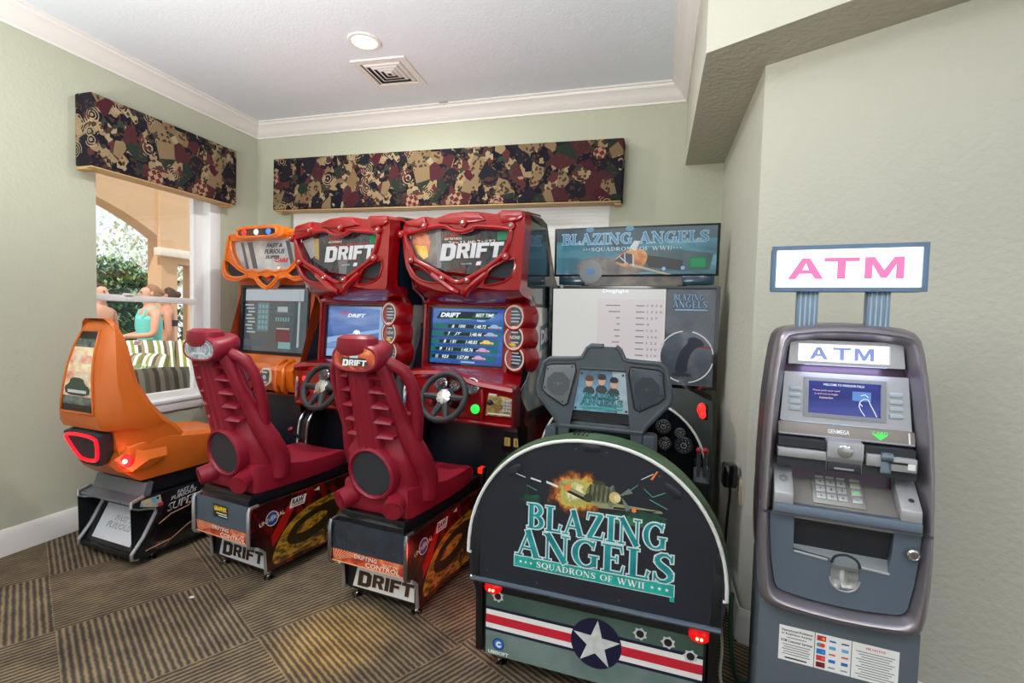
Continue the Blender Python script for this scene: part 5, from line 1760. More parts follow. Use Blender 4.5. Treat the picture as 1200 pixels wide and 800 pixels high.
    f.flat([(.268, .462), (.283, .462), (.283, .48), (.268, .476)], M_TEALB, F, .0012)
    for x, z in ((-.40, .44), (-.2, .43), (.1, .43), (.40, .44), (-.44, .66), (.41, .68), (-.29, .86), (.22, .885), (-.07, .945), (.04, .945)):
        f.disc(x, z, .005, M_GUN, F, .003, 10)
    bo = f.build('back_board', root)
    f = MB()
    edge = [(x, -.004, z) for x, z in A] 
    f.tube([(c0 + .45, -.004, .50)] + edge + [(c0 - .45, -.004, .50)], .0065, M_WTRIM, n=8)
    f.build('edge_moulding', bo)
    f = MB()
    f.tube([(c0 - .448, -.006, .40), (c0 + .448, -.006, .40)], .010, mat('slate_moulding', (92, 104, 118), .25, metal=.4), n=8)
    f.build('lower_moulding', bo)
    for (x, z, a) in ((-.30, .84, 38), (c0, .955, 0), (.265, .84, -38), (-.452, .62, 90), (.42, .62, 90)):
        f = MB()
        P = FR(x, -.002, z) @ Matrix.Rotation(R(a), 4, 'Z')
        f.prism(chaikin([(-.036, .014), (.036, .014), (.03, -.014), (-.03, -.014)], 1), -.004, .004, M_BOARD, P, .001)
        f.disc(-.015, 0, .004, M_BPRINT, P, .0045, 8)
        f.disc(.015, 0, .004, M_BPRINT, P, .0045, 8)
        f.build('corner_clip', bo)
    # olive hood over the board
    f = MB()
    B = arch(.468, .50, .487)
    C = arch(.452, .49, .475)
    n = len(B)
    rr = []
    for (x, z), (x2, z2) in zip(B, C):
        rr.append([(x, .004, z), (x + (x - c0) * .02, .05, z + .006), (x, .115, z - .004), (x2, .13, z2), (x2, .004, z2)])
    f.loft(rr, M_OLIVE)
    for k in range(3):
        for j in range(4):
            f.box((-.085 + .016 * j, .035 + .025 * k, .9905), (.007, .010, .004), M_BPRINT)
    f.build('hood', root)
    # kick panel with the insignia
    f = MB()
    KF = FR(c0, .045, 0, 0)
    f.box((c0, .06, .235), (.82, .03, .31), M_LAM, .004)
    # band with hollows
    for x in (-.17, -.05, .06, .17, .28):
        f.disc(x, .362, .03, M_GLOSSBLK, KF, .0006, 20, .010)
    f.rect(0, .298, .80, .07, M_CAMO, KF, .0006)
    f.rect(0, .135, .80, .11, M_CAMOL, KF, .0006)
    f.rect(0, .223, .80, .096, M_NAVYP, KF, .0010)
    f.rect(0, .223, .80, .074, M_WPRINT, KF, .0014)
    f.rect(0, .223, .80, .034, M_REDP, KF, .0018)
    f.disc(.035, .226, .093, M_NAVYP, KF, .0022, 44)
    f.flat(star_poly(.035, .224, .09, .382, 87), mat('insignia_white', (216, 218, 214), .4, var=(40, (196, 200, 198))), KF, .0028)
    for x, z in ((-.352, .318), (.19, .30), (.285, .292), (.36, .262)):
        holes = [(x + (.026 if i % 2 else .019) * math.cos(2 * PI * i / 14), z + (.024 if i % 2 else .018) * math.sin(2 * PI * i / 14)) for i in range(14)]
        f.flat(holes, M_SILV, KF, .0022)
        f.disc(x, z, .0135, M_BPRINT, KF, .0027, 16)
    f.disc(-.345, .128, .024, mat('swirl_blue', (60, 130, 200), .3), KF, .0014, 24)
    f.ring(-.345, .128, .018, .024, mat('swirl_deep', (26, 70, 150), .3), KF, .002)
    f.ring(-.343, .127, .005, .012, M_WPRINT, KF, .0022, 20, 40, 340)
    f.text('UBISOFT', -.345, .092, .085, .014, M_WPRINT, KF, .0014, .03)
    kp = f.build('kick_panel', root)
    for x, z in ((-.372, .353), (.385, .345)):
        f = MB()
        L = FR(c0 + x, .045, z)
        f.lathe([(.001, 0), (.036, 0), (.034, .012), (.022, .02), (.001, .022)], mat('red_tail_lens', (170, 14, 20), .2, emit=(255, 20, 20), es=.55), Matrix.Translation((0, 0, 0)) @ L @ Matrix.Scale(.72, 4, (0, 1, 0)), 24)
        for dx in (-.007, .007):
            f.lathe([(.001, .02), (.005, .02), (.005, .026), (.001, .027)], glow('hot_red_bulb', (255, 120, 90), 6), L @ Matrix.Translation((dx, -.004, 0)), 10)
        f.build('tail_light', kp)
    for s_ in (-1, 1):
        f = MB()
        x = c0 + s_ * .43
        f.prism([(.0, .62), (-.006, .40), (.035, .33), (.05, .08), (.5, .08), (.5, .5), (.1, .6)], x - .015, x + .015, M_LAM, SR(0, 0, 0), .003)
        f.build('side_cheek', root)
    # head rest with loudspeakers
    hx, hy = -.04, .30
    H = FR(hx, hy, 0, 5)
    H = Matrix.Translation((hx, hy, 1.0)) @ Matrix.Rotation(R(84), 4, 'X') @ Matrix.Translation((0, -1.0, 0))
    half = [(.0, 1.30), (.05, 1.30), (.066, 1.288), (.085, 1.25), (.11, 1.243), (.225, 1.238), (.25, 1.22), (.272, 1.12), (.268, 1.085), (.245, 1.06), (.185, .99), (.172, .96), (.175, .56)]
    outer = [(-x, z) for x, z in half] + [(x, z) for x, z in reversed(half[1:])]
    outer = [(x, z) for x, z in outer]
    hole = [(-.093, 1.205), (.093, 1.205), (.128, .93), (.13, .56 + .02), (-.13, .56 + .02), (-.128, .93)]
    f = MB()
    f.plate(outer, [hole], -.12, 0, M_GUN, H)
    ed = [H @ Vector((x, z, -.008)) for x, z in outer if z > .9]
    f.tube(ed, .012, M_GUN, n=8)
    f.tube([H @ Vector((x, z, 0)) for x, z in hole[:2]] , .006, M_GUN, n=6)
    hd = f.build('headrest_frame', root)
    for s_, m, m2 in ((-1, M_GUNL, mat('dark_grey_cone', (74, 80, 84), .6)), (1, M_GUND, mat('darker_cone', (42, 50, 58), .6))):
        pol = [(s_ * .115, 1.222), (s_ * .222, 1.215), (s_ * .24, 1.205), (s_ * .252, 1.11), (s_ * .235, 1.09), (s_ * .155, 1.045), (s_ * .138, 1.055), (s_ * .108, 1.19)]
        f = MB()
        f.prism(pol, -.004, .005, m, H, .003)
        f.tube([H @ Vector((x, z, .003)) for x, z in pol], .004, M_BPRINT, n=6, closed=True)
        for q in (0, 2, 3, 5):
            ax, az = sum(p[0] for p in pol) / 8, sum(p[1] for p in pol) / 8
            f.disc(ax + (pol[q][0] - ax) * .84, az + (pol[q][1] - az) * .84, .004, M_BPRINT, H, .0056, 8)
        sp = f.build('speaker_plate', hd)
        f = MB()
        f.flat([(s_ * .182 + .052 * math.cos(R(22.5 + 45 * i)), 1.135 + .052 * math.sin(R(22.5 + 45 * i))) for i in range(8)], m2, H, .0062)
        f.disc(s_ * .182, 1.135, .006, m, H, .0068, 12)
        for k in (-1, 1):
            f.disc(s_ * .182 + .016 * k, 1.137, .003, m, H, .0068, 8)
        f.build('speaker_cone', sp)
    f = MB()
    f.flat([(-.098, 1.2), (.098, 1.2), (.118, 1.03), (-.118, 1.03)], mat('ice_blue_poster', (96, 150, 176), .15, coat=1, var=(9, (40, 78, 104))), H, -.006)
    f.flat([(.04, 1.2), (.098, 1.2), (.118, 1.03), (.07, 1.03)], mat('pale_mist_poster', (176, 188, 196), .15, coat=1, var=(9, (130, 150, 164))), H, -.0055)
    for x, z, hc in ((-.052, 1.150, (92, 60, 46)), (.0, 1.158, (38, 40, 46)), (.05, 1.148, (30, 34, 40))):
        f.flat(chaikin([(x - .028, z - .05), (x + .028, z - .05), (x + .018, z - .018), (x - .018, z - .018)], 1), mat('flight_jacket_print', (52, 58, 60), .3), H, -.005)
        f.disc(x, z, .0145, mat('face_print', (206, 160, 132), .3), H, -.0044, 18, .019)
        f.flat(chaikin([(x - .018, z + .004), (x + .018, z + .004), (x + .016, z + .024), (x, z + .03), (x - .016, z + .024)], 1), mat('cap_print_%d' % hc[0], hc, .3), H, -.004)
    serif(f, 'BLAZING', -.07, .075, 1.085, .022, M_TEAL, H, -.0030, .0015, M_BPRINT)
    serif(f, 'ANGELS', -.085, .09, 1.056, .026, M_TEAL, H, -.0030, .0015, M_BPRINT)
    f.rect(.0, 1.045, .18, .008, M_TEALB, H, -.0036)
    for x, z in ((-.085, 1.185), (.085, 1.185), (-.105, 1.04), (.105, 1.04)):
        f.disc(x, z, .005, M_BPRINT, H, -.003, 10)
    f.build('poster_plate', hd)
    f = MB()
    f.prism([(-.122, 1.03), (.122, 1.03), (.127, .99), (-.127, .99)], -.06, -.03, M_LAM, H)
    f.box((hx, hy + .07, .955), (.245, .10, .05), M_GUN, .01)
    f.build('lumbar_bar', hd)
    for s_ in (-1, 1):
        f = MB()
        f.prism([(-.03, .96), (.09, .95), (.12, .88), (.12, .5), (-.03, .5)], hx + s_ * .20 - .025, hx + s_ * .20 + .025, M_GUND, SR(0, hy, 0), .012)
        f.build('seat_wing', hd)
    f = MB()
    f.box((hx, .36, .55), (.36, .36, .10), mat('dark_seat_vinyl', (36, 40, 46), .5), .03)
    f.box((hx, .42, .76), (.25, .05, .40), mat('dark_seat_vinyl'), .02)
    f.build('seat_cushion', root)
    # cockpit dash
    y1 = .86
    D = FR(0, y1, 0)
    d = [(-.03 + .43 * (abs(math.cos(t)) ** .86) * (1 if math.cos(t) >= 0 else -1), .60 + .43 * abs(math.sin(t)) ** .86) for t in (PI * i / 32 for i in range(33))]
    f = MB()
    f.prism([(.40, .32)] + d + [(-.46, .32)], -.12, 0, M_GLOSSBLK, D)
    da = f.build('instrument_panel', root)
    f = MB()
    f.tube([(.40, y1 - .003, .35)] + [(x, y1 - .003, z) for x, z in d] + [(-.46, y1 - .003, .35)], .006, M_WTRIM, n=8)
    f.build('edge_moulding', da)
    for x, z, r_ in ((.185, .885, .036), (.265, .86, .026), (.285, .80, .042), (.195, .80, .032), (.06, .92, .034), (-.06, .92, .034)):
        f = MB()
        P = D @ Matrix.Translation((x, z, 0))
        f.lathe([(r_ * .82, .006), (r_ * .86, .011), (r_, .009), (r_ * 1.04, 0)], mat('dark_gauge_ring', (70, 76, 80), .3, metal=.6), P, 24)
        f.disc(0, 0, r_ * .84, M_BPRINT, P, .003)
        for k in range(10):
            a = R(36 * k)
            f.rect(r_ * .66 * math.cos(a), r_ * .66 * math.sin(a), .004, .004, M_SILV, P, .0038)
        f.flat([(-.0015, 0), (.0015, 0), (r_ * .3, r_ * .5)], M_SILV, P, .0042)
        f.ring(0, 0, r_ * .28, r_ * .34, M_SILV, P, .004, 16)
        f.build('dial', da)
    f = MB()
    f.prism([(.06, .50), (.06, .70), (-.02, .72), (-.06, .66), (-.06, .50)], .335, .41, M_LAM, SR(0, y1 - .06, 0), .006)
    tq = f.build('throttle_box', root)
    for dx in (.015, .045):
        f = MB()
        f.tube([(.34 + dx, y1 - .1, .68), (.34 + dx, y1 - .115, .80)], .008, M_GUN, n=8)
        f.ball((.34 + dx, y1 - .117, .81), (.013, .016, .016), mat('red_knob', (170, 36, 40), .3), n=8)
        f.build('throttle_lever', tq)
    f = MB()
    f.tube([(hx, .72, .24), (hx, .72, .62)], [.03, .018], M_LAM, n=10)
    f.tube([(hx, .72, .60), (hx, .71, .70), (hx, .69, .75)], [.022, .026, .03], M_BLK, n=10)
    f.box((hx, .74, .22), (.2, .2, .06), M_LAM, .01)
    st = f.build('control_stick', root)
    f = MB()
    f.ball((hx, .66, .755), .01, M_LRED, n=8)
    f.build('fire_button', st)
    f = MB()
    f.box((.385, 1.15, .93), (.03, .03, .09), M_LAM, .006)
    f.ball((.365, 1.13, .945), (.022, .02, .034), glow('red_beacon', (255, 40, 36), 1.6), n=10)
    f.ball((.372, 1.13, .915), (.018, .018, .022), glow('red_beacon', (255, 40, 36), 1.6), n=10)
    f.build('red_beacon', root)
    # monitor stand
    M_STAND = mat('green_grey_stand', (62, 72, 70), .4)
    f = MB()
    f.prism(chaikin([(-.50, .05), (.44, .05), (.45, .6), (.43, 1.06), (-.52, 1.06), (-.53, .6)], 1), -1.74, -1.42, M_STAND, FR(0, 0, 0) , .012)
    f.build('monitor_stand', root)
    # monitor with the clear front panel
    P = FR(-.065, 1.42, 1.32, -2)
    f = MB()
    f.box((0, 0, -.06), (1.02, .61, .12), M_LAM, .012, P)
    f.plate([(-.512, -.305), (.512, -.305), (.512, .305), (-.512, .305)], [[(-.495, -.285), (.49, -.285), (.49, .292), (-.495, .292)]], -.002, .014, M_GLOSSBLK, P)
    mo = f.build('monitor', root)
    f = MB()
    f.rect(-.14, .06, .70, .455, glow('screen_milky', (206, 206, 202), .85), P, .002)
    f.rect(.0, .045, .40, .36, glow('screen_milky_lilac', (204, 196, 198), .85), P, .0024)
    f.text('Dogfight', -.09, .272, .16, .026, M_EW, P, .003, .02)
    gr = glow('screen_grey_text', (120, 122, 122), .7)
    nums = ('1 9 7 0', '1 7 2 0', '1 2 7', '8', '1 2 7', '2 2 0', '1 2 2', '2 5 0', '2 1 0')
    for i, t in enumerate(nums):
        z = .185 - .038 * i
        L = (.09, .07, .025, .02, .035, .03, .045, .03, .03)[i]
        f.rect(-.06 - L / 2, z, L, .006, gr, P, .003)
        f.rect(.062, z, .05, .006, gr, P, .003)
        f.text(t, .135 + .012 * len(t) / 2 - .03, z, .0125 * len(t), .014, gr, P, .003, .01)
    f.rect(-.14, -.20, .70, .06, glow('screen_navy', (44, 46, 84), .8), P, .0022)
    for x in (-.36, -.33):
        f.rect(x, -.19, .02, .03, M_EW, P, .003)
    f.build('screen', mo)
    f = MB()
    M_INSTR = mat('instruction_print', (62, 70, 80), .12, coat=1, var=(5, (96, 106, 116)))
    f.rect(.352, .0, .275, .575, M_INSTR, P, .004)
    serif(f, 'BLAZING', .255, .425, .222, .036, mat('ice_letters', (150, 190, 226), .3), P, .0052, .002, M_NAVYP)
    serif(f, 'ANGELS', .25, .445, .178, .040, mat('ice_letters'), P, .0052, .002, M_NAVYP)
    f.rect(.355, .165, .18, .008, mat('ice_letters'), P, .005)
    for a0 in (8, 98, 188, 278):
        f.ring(.335, -.115, .150, .158, M_WPRINT, P, .0052, 40, a0, a0 + 70)
    f.disc(.335, -.115, .145, mat('slate_disc', (84, 94, 108), .15, coat=1, var=(8, (112, 120, 130))), P, .0046, 40)
    sk = mat('stick_print', (52, 58, 70), .3)
    f.flat(chaikin([(.27, -.215), (.345, -.215), (.348, -.15), (.365, -.09), (.40, -.05), (.365, -.015), (.325, -.05), (.29, -.11)], 1), sk, P, .0056)
    f.flat(chaikin([(.335, -.02), (.365, .01), (.43, -.015), (.435, -.05), (.405, -.055), (.37, -.07)], 1), sk, P, .006)
    f.rect(.315, -.225, .11, .02, sk, P, .0058)
    f.rect(.44, -.055, .07, .012, mat('rose_print', (170, 70, 84), .4), P, .0054)
    f.build('instruction_panel', mo)
    # header sign
    SGN = FR(-.068, 1.46, 1.845, -3)
    M_HEAD = ramp_mat('teal_sky_header', 2.6, [(.3, (34, 60, 78)), (.46, (52, 116, 138)), (.6, (96, 160, 172)), (.78, (44, 84, 100))], rough=.2, coat=.6, stretch=(.5, 1, 1.6))
    f = MB()
    f.box((0, 0, -.012), (1.005, .31, .02), M_LAM, .004, SGN)
    f.rect(0, .0, .975, .285, M_HEAD, SGN, .0008)
    f.rect(0, .105, .975, .075, mat('slate_sky_print', (50, 70, 82), .2, coat=.6, var=(3, (72, 96, 106))), SGN, .0010)
    f.rect(-.24, -.085, .48, .10, mat('cyan_glow_print', (60, 150, 176), .2, coat=.6, var=(4, (40, 104, 128))), SGN, .0012)
    for x in (-.27, -.02):
        f.disc(x, .14, .026, mat('roundel_print', (84, 140, 170), .3), SGN, .002, 24, .016)
    f.flat([(.05, -.13), (.45, -.12), (.47, -.02), (.1, .02)], mat('grey_sky_print', (86, 110, 116), .3, var=(6, (60, 84, 92))), SGN, .0012)
    # painted fighter
    f.flat(chaikin([(-.36, -.145), (-.34, -.06), (-.25, -.03), (-.1, -.045), (.05, -.04), (.12, -.145)], 2), mat('khaki_fuselage', (128, 120, 108), .3, var=(12, (78, 76, 74))), SGN, .002)
    f.disc(-.26, -.125, .075, mat('grey_cowl', (126, 132, 136), .3), SGN, .0024, 30)
    f.flat(chaikin([(-.12, -.06), (-.05, .005), (.06, .02), (.1, -.03), (.06, -.11), (-.05, -.1)], 2), mat('flame_print', (176, 92, 54), .3, var=(20, (222, 160, 84))), SGN, .0022)
    f.flat([(-.11, -.06), (-.05, -.01), (.0, -.02), (.005, -.085), (-.06, -.075)], mat('canopy_print', (44, 54, 62), .1, coat=1), SGN, .0028)
    for q in ([(-.08, -.035), (-.075, -.033), (-.02, -.08), (-.03, -.08)], [(-.05, -.012), (-.045, -.01), (-.04, -.078), (-.048, -.078)], [(.0, -.02), (.008, -.02), (.012, -.09), (.003, -.09)]):
        f.flat(q, M_SILV, SGN, .0032)
    f.flat([(-.02, .02), (.01, .065), (.045, .06), (.02, .0)], M_SILV, SGN, .0030)
    f.flat([(-.02, -.09), (.2, -.145), (.24, -.145), (-.01, -.075)], mat('pale_wing_print', (170, 166, 150), .3), SGN, .003)
    f.flat([(.06, -.02), (.3, -.06), (.3, -.12), (.1, -.1)], mat('dark_smoke_print', (58, 62, 64), .4), SGN, .0016)
    for x, z, h in ((.19, -.11, .12), (.3, -.105, .1)):
        f.disc(x, z, .012, mat('blue_flash', (140, 190, 240), .3), SGN, .003, 12)
    f.disc(-.26, -.125, .028, mat('swirl_blue', (60, 130, 200), .3), SGN, .003, 20, .018)
    f.rect(.385, -.075, .10, .07, M_GREENST, SGN, .003)
    f.rect(.385, -.075, .085, .05, mat('green_sticker_light', (30, 150, 96), .4), SGN, .0034)
    serif(f, 'BLAZING ANGELS', -.45, .445, .048, .066, mat('steel_blue_letters', (70, 132, 176), .3), SGN, .0036, .0032, mat('ice_outline', (176, 206, 220), .4), gap=.03)
    serif(f, '***SQUADRONS OF WWII***', -.315, .29, .004, .024, mat('ice_outline', (176, 206, 220), .4), SGN, .0038)
    sg = f.build('header_sign', root)
    for x0, x1 in ((-.47, -.30), (.30, .48)):
        f = MB()
        f.box(((x0 + x1) / 2, -.18, -.012), (x1 - x0, .055, .018), mat('deep_blue_tab', (26, 66, 88), .2, coat=.6), .003, SGN)
        f.build('sign_tab', sg)
    f = MB()
    f.box((0, -.175, -.02), (.9, .07, .01), M_LAM, .002, SGN)
    f.flat([(-.30, -.21), (-.30, -.145), (.30, -.145), (.30, -.21)], mat('khaki_fuselage'), SGN, -.014)
    f.build('sign_neck', sg)
    for x in (-.3, .3):
        f = MB()
        f.box((x, -.1, -.04), (.05, .5, .03), M_LAM, .004, SGN)
        f.build('sign_bracket', sg)
    for x in (-.38, .38):
        for y in (.12, .9):
            leveller(root, x, y)
flight_machine()
# red glow of the side light between the machines
lamp('red_side_glow', 'POINT', (-.76, 2.2, .22), 0.8, (1, .08, .05), .03)
# ------------------------------------------------------------------ cash machine
def atm_letters(f, M, cy, kx, w, m, xs, kz):
    A_ = [(-.09, -.06), (-.05, -.06), (-.03, -.03), (.03, -.03), (.05, -.06), (.09, -.06), (.02, .06), (-.02, .06)]
    H_ = [(-.016, -.008), (.016, -.008), (.0, .032)]
    T_ = [(-.085, .06), (.085, .06), (.085, .038), (.02, .038), (.02, -.06), (-.02, -.06), (-.02, .038), (-.085, .038)]
    N_ = [(-.09, .06), (-.045, .06), (.0, -.012), (.045, .06), (.09, .06), (.09, -.06), (.054, -.06), (.054, .018), (.014, -.056), (-.014, -.056), (-.054, .018), (-.054, -.06), (-.09, -.06)]
    for P_, h, x in ((A_, [H_], xs[0]), (T_, [], xs[1]), (N_, [], xs[2])):
        f.plate([(x + p[0] * kx, cy + p[1] * kz) for p in P_], [[(x + p[0] * kx, cy + p[1] * kz) for p in q] for q in h], w - .0006, w, m, M)
def cash_machine():
    root = thing('cash_machine', (.509, 1.528, 0), -7.86, 'grey cash machine under a lit sign with red letters against the pale wall', 'cash machine')
    M_BEZ = mat('pewter_bezel', (160, 154, 162), .34, metal=.75)
    M_PLUM = mat('plum_side', (74, 58, 70), .3, metal=.5)
    M_FAS = mat('light_grey_fascia', (172, 174, 178), .35, metal=.35)
    M_TAUPE = mat('taupe_strip', (136, 128, 122), .4)
    M_SLATE = mat('slate_blue_panel', (104, 118, 134), .35, metal=.35)
    M_CAB = mat('slate_cabinet', (84, 94, 102), .5, bump=(300, .12))
    M_SHELF = mat('warm_grey_shelf', (140, 136, 132), .4, metal=.3)
    M_SHADOW = mat('charcoal_shade_print', (44, 46, 52), .5)  # charcoal puts shade into slots and undersides; also dark key print
    yl = lambda z: .085 * max(0, (z - .80) / .6) ** 1.6
    # cabinet
    f = MB()
    f.box((0, .25, .30), (.385, .42, .60), M_CAB, .006)
    cab = f.build('cabinet', root)
    f = MB()
    T = FR(.006, .0395, .487)
    f.rect(0, 0, .285, .102, M_WPRINT, T, .0006)
    for x in (-.053, .035):
        f.rect(x, 0, .0015, .102, M_BPRINT, T, .0012)
    f.text('Operational Problems', -.098, .038, .078, .008, M_BPRINT, T, .0012, .02)
    f.text('or Suspicious Activity', -.098, .028, .078, .008, M_BPRINT, T, .0012, .02)
    f.text('ATM Customer Services', -.098, .008, .080, .008, M_BPRINT, T, .0012, .02)
    gy = mat('grey_print_lines', (140, 142, 146), .5)
    for k in range(5):
        f.rect(-.098, -.003 - .007 * k, .07 - .006 * (k % 2), .0028, gy, T, .0012)
    f.rect(-.098, .018, .05, .0028, gy, T, .0012)
    f.rect(-.098, -.042, .055, .004, M_BPRINT, T, .0012)
    cc = [((204, 60, 44), (240, 170, 60)), ((230, 60, 50), (60, 150, 180)), ((40, 120, 200), (60, 160, 220)), ((220, 60, 60), (240, 120, 100)), ((110, 30, 36), (140, 40, 44))]
    for k, (a, b_) in enumerate(cc):
        z = .038 - .019 * k
        f.rect(-.037, z, .022, .015, mat('card_mark_%d' % k, a, .4), T, .0012)
        if k == 1:
            f.rect(-.037, z, .022, .015, M_WPRINT, T, .0013)
            f.disc(-.042, z, .0065, mat('card_teal', (50, 150, 170), .4), T, .0016, 14)
            f.disc(-.034, z, .0065, mat('card_red', (230, 60, 50), .4), T, .0018, 14)
        else:
            f.disc(-.032, z, .004, mat('card_mark_b%d' % k, b_, .4), T, .0016, 12)
    blue = mat('card_blue', (50, 110, 190), .4)
    for x in (-.010, .020):
        for k, m in enumerate((blue, mat('card_sky', (90, 170, 220), .4), M_RPRINT, blue, gy)):
            f.rect(x, .036 - .019 * k, .016, .009 if k in (1, 3) else .004, m, T, .0012)
    f.text('VISA', -.010, .036, .018, .006, blue, T, .0016, .03)
    f.text('pulse', .020, .036, .018, .006, M_BPRINT, T, .0016, .03)
    f.text('FEE NOTICE', .09, .040, .044, .006, M_RPRINT, T, .0012, .02)
    for k in range(11):
        f.rect(.09, .028 - .007 * k, .088 - .012 * (k % 3), .0026, gy, T, .0012)
    f.build('notice_sticker', cab)
    # bezel sections
    up_o = [(.203, .877), (.203, .95), (.2015, 1.03), (.199, 1.11), (.195, 1.19), (.188, 1.27), (.180, 1.34), (.172, 1.375), (.158, 1.395), (.135, 1.404), (.07, 1.414), (0, 1.417)]
    up_i = [(.173, .877), (.172, .95), (.170, 1.03), (.166, 1.11), (.160, 1.19), (.152, 1.27), (.145, 1.325), (.142, 1.345), (.136, 1.356), (.12, 1.360), (.07, 1.366), (0, 1.368)]
    lo_o = [(.203, .869), (.204, .80), (.203, .72), (.199, .65), (.192, .615), (.175, .597), (.14, .590), (.07, .585), (0, .583)]
    lo_i = [(.173, .869), (.170, .80), (.164, .73), (.153, .665), (.145, .650), (.132, .643), (.11, .640), (.06, .634), (0, .632)]
    def section(o, i):
        (ox, oz), (ix, iz) = o, i
        def P(t, y):
            x, z = ox + (ix - ox) * t, oz + (iz - oz) * t
            return (x, yl(z) + y, z)
        return [P(0, .10), P(-.01, .05), P(.08, .022), P(.28, .004), P(.5, .0), P(.62, .004), P(.66, .012), P(1.0, .045), P(1.03, .07), P(1.0, .10)]
    for name, O_, I_ in (('upper_bezel', up_o, up_i), ('lower_bezel', lo_o, lo_i)):
        L = list(zip(O_, I_))
        path = [((-o[0], o[1]), (-i[0], i[1])) for o, i in L] + [(o, i) for o, i in reversed(L[:-1])]
        rings = [section(o, i) for o, i in path]
        f = MB()
        f.loft(rings, M_BEZ)
        f.build(name, root, 50)
    # housings behind the bezels
    f = MB()
    def hs(O_):
        return [(-x, z) for x, z in O_] + [(x, z) for x, z in reversed(O_[:-1])]
    f.prism(hs([(x - .002, z) for x, z in lo_o]), -.45, -.088, M_PLUM, FR(0, 0, 0))
    f.build('lower_housing', root)
    f = MB()
    o2 = hs([(x - .002, z) for x, z in up_o])
    f.loft([[(x, yl(z) + .088, z) for x, z in o2], [(x, .46, z) for x, z in o2]], M_PLUM)
    f.build('upper_housing', root)
    # lit panel at the top
    M_PAN = glow('lit_white_panel', (250, 248, 255), 1.6)
    LP = FR(0, yl(1.33) + .062, 1.326, 9)
    f = MB()
    f.plate([(-.142, -.036), (.142, -.036), (.137, .036), (-.137, .036)], [[(-.116, -.026), (.108, -.026), (.108, .026), (-.116, .026)]], -.01, .012, M_FAS, LP)
    lp = f.build('light_box', root)
    f = MB()
    f.rect(-.004, 0, .224, .052, M_PAN, LP, -.004)
    lav = mat('lavender_letters', (120, 136, 200), .4, emit=(130, 148, 214), es=.45)
    atm_letters(f, LP, .0, .26, -.0025, lav, (-.062, -.004, .05), .30)
    f.build('lit_panel', lp)
    lamp_o = lamp('light_box_glow', 'AREA', (0, yl(1.3) + .045, 1.29), .25, (.55, .6, 1.0), .2, rot=(R(25), 0, 0), size_y=.03)
    lamp_o.parent = root
    # screen fascia
    SF_ = FR(0, yl(1.2) + .055, 1.198, 10)
    f = MB()
    out = [(-.158, -.072), (.158, -.072), (.15, .072), (-.15, .072)]
    f.plate(out, [[(-.09, -.047), (.09, -.047), (.09, .05), (-.09, .05)]], -.012, .0, M_FAS, SF_)
    f.plate([(-.10, -.056), (.10, -.056), (.10, .058), (-.10, .058)], [[(-.087, -.045), (.087, -.045), (.087, .048), (-.087, .048)]], -.008, .004, mat('darker_fascia', (140, 142, 148), .35, metal=.4), SF_)
    f.tube([SF_ @ Vector(p) for p in ((-.155, -.074, .002), (.157, -.074, .002))], .004, M_FAS, n=6)
    fa = f.build('screen_fascia', root)
    f = MB()
    f.rect(0, .0015, .176, .096, ramp_mat('atm_screen_blue', 2.0, [(.3, (34, 44, 120)), (.5, (56, 70, 160)), (.62, (92, 104, 196)), (.8, (160, 170, 226))], rough=.08, emit=.85, stretch=(.6, 1, 5), distort=.5), SF_, -.006)
    f.text('WELCOME TO WINDSOR FALLS', 0, .040, .10, .0065, M_EW, SF_, -.005, .02)
    for k, t in enumerate(('Please push your card', 'in and out to begin', 'transaction')):
        f.text(t, -.042, .022 - .010 * k, (.066, .058, .034)[k], .006, mat('screen_salmon', (8, 8, 8), .3, emit=(240, 206, 210), es=.9), SF_, -.005, .01)
    f.rect(.044, .012, .044, .026, glow('screen_card_blue', (96, 150, 226), .8), SF_, -.0052)
    wl = M_EW
    for pts in (((.052, -.042), (.044, -.03), (.038, -.016), (.040, -.004), (.05, .006), (.06, .004), (.066, -.012), (.074, -.028), (.08, -.042)), ((.04, -.008), (.046, -.016)), ((.042, .014), (.052, .018), (.06, .01))):
        f.tube([SF_ @ Vector((x, y, -.0045)) for x, y in pts], .0011, wl, n=5)
    f.build('screen', fa)
    for s_ in (-1, 1):
        for k in range(4):
            f = MB()
            f.box((s_ * .122, .022 - .0195 * k, .002), (.03, .012, .006), mat('pale_key', (170, 182, 190), .35), .0018, SF_)
            f.build('menu_key', fa)
    # brand strip
    BS = FR(0, yl(1.108) + .045, 1.108, 22)
    f = MB()
    f.box((0, 0, -.006), (.326, .036, .012), M_TAUPE, .002, BS)
    f.tube([BS @ Vector(p) for p in ((-.16, -.018, 0), (.16, -.018, 0))], .003, M_FAS, n=6)
    f.rect(.15, .0, .004, .03, M_WPRINT, BS, .0008)
    f.text('GENMEGA', -.012, 0, .052, .012, M_WPRINT, BS, .0008, .015)
    f.ring(-.012, .002, .018, .0195, mat('sky_swoosh', (90, 160, 210), .4), BS, .0009, 30, 40, 150)
    f.text('CARD', .085, .007, .036, .008, M_LGRN, BS, .0008, .015)
    f.flat([(.067, .003), (.103, .003), (.085, -.012)], M_LGRN, BS, .0008)
    f.build('brand_strip', root)
    # ledge with receipt slot, camera and card reader
    yy = .045
    f = MB()
    f.box((-.105, yy + .005, 1.045), (.12, .05, .026), M_FAS, .004)
    f.box((-.105, yy + .012, 1.073), (.118, .05, .022), M_SHADOW)
    f.box((-.105, yy + .014, 1.072), (.10, .052, .006), M_FAS)
    f.box((-.105, yy + .02, 1.02), (.12, .06, .03), M_SHADOW)
    f.build('receipt_slot', root)
    f = MB()
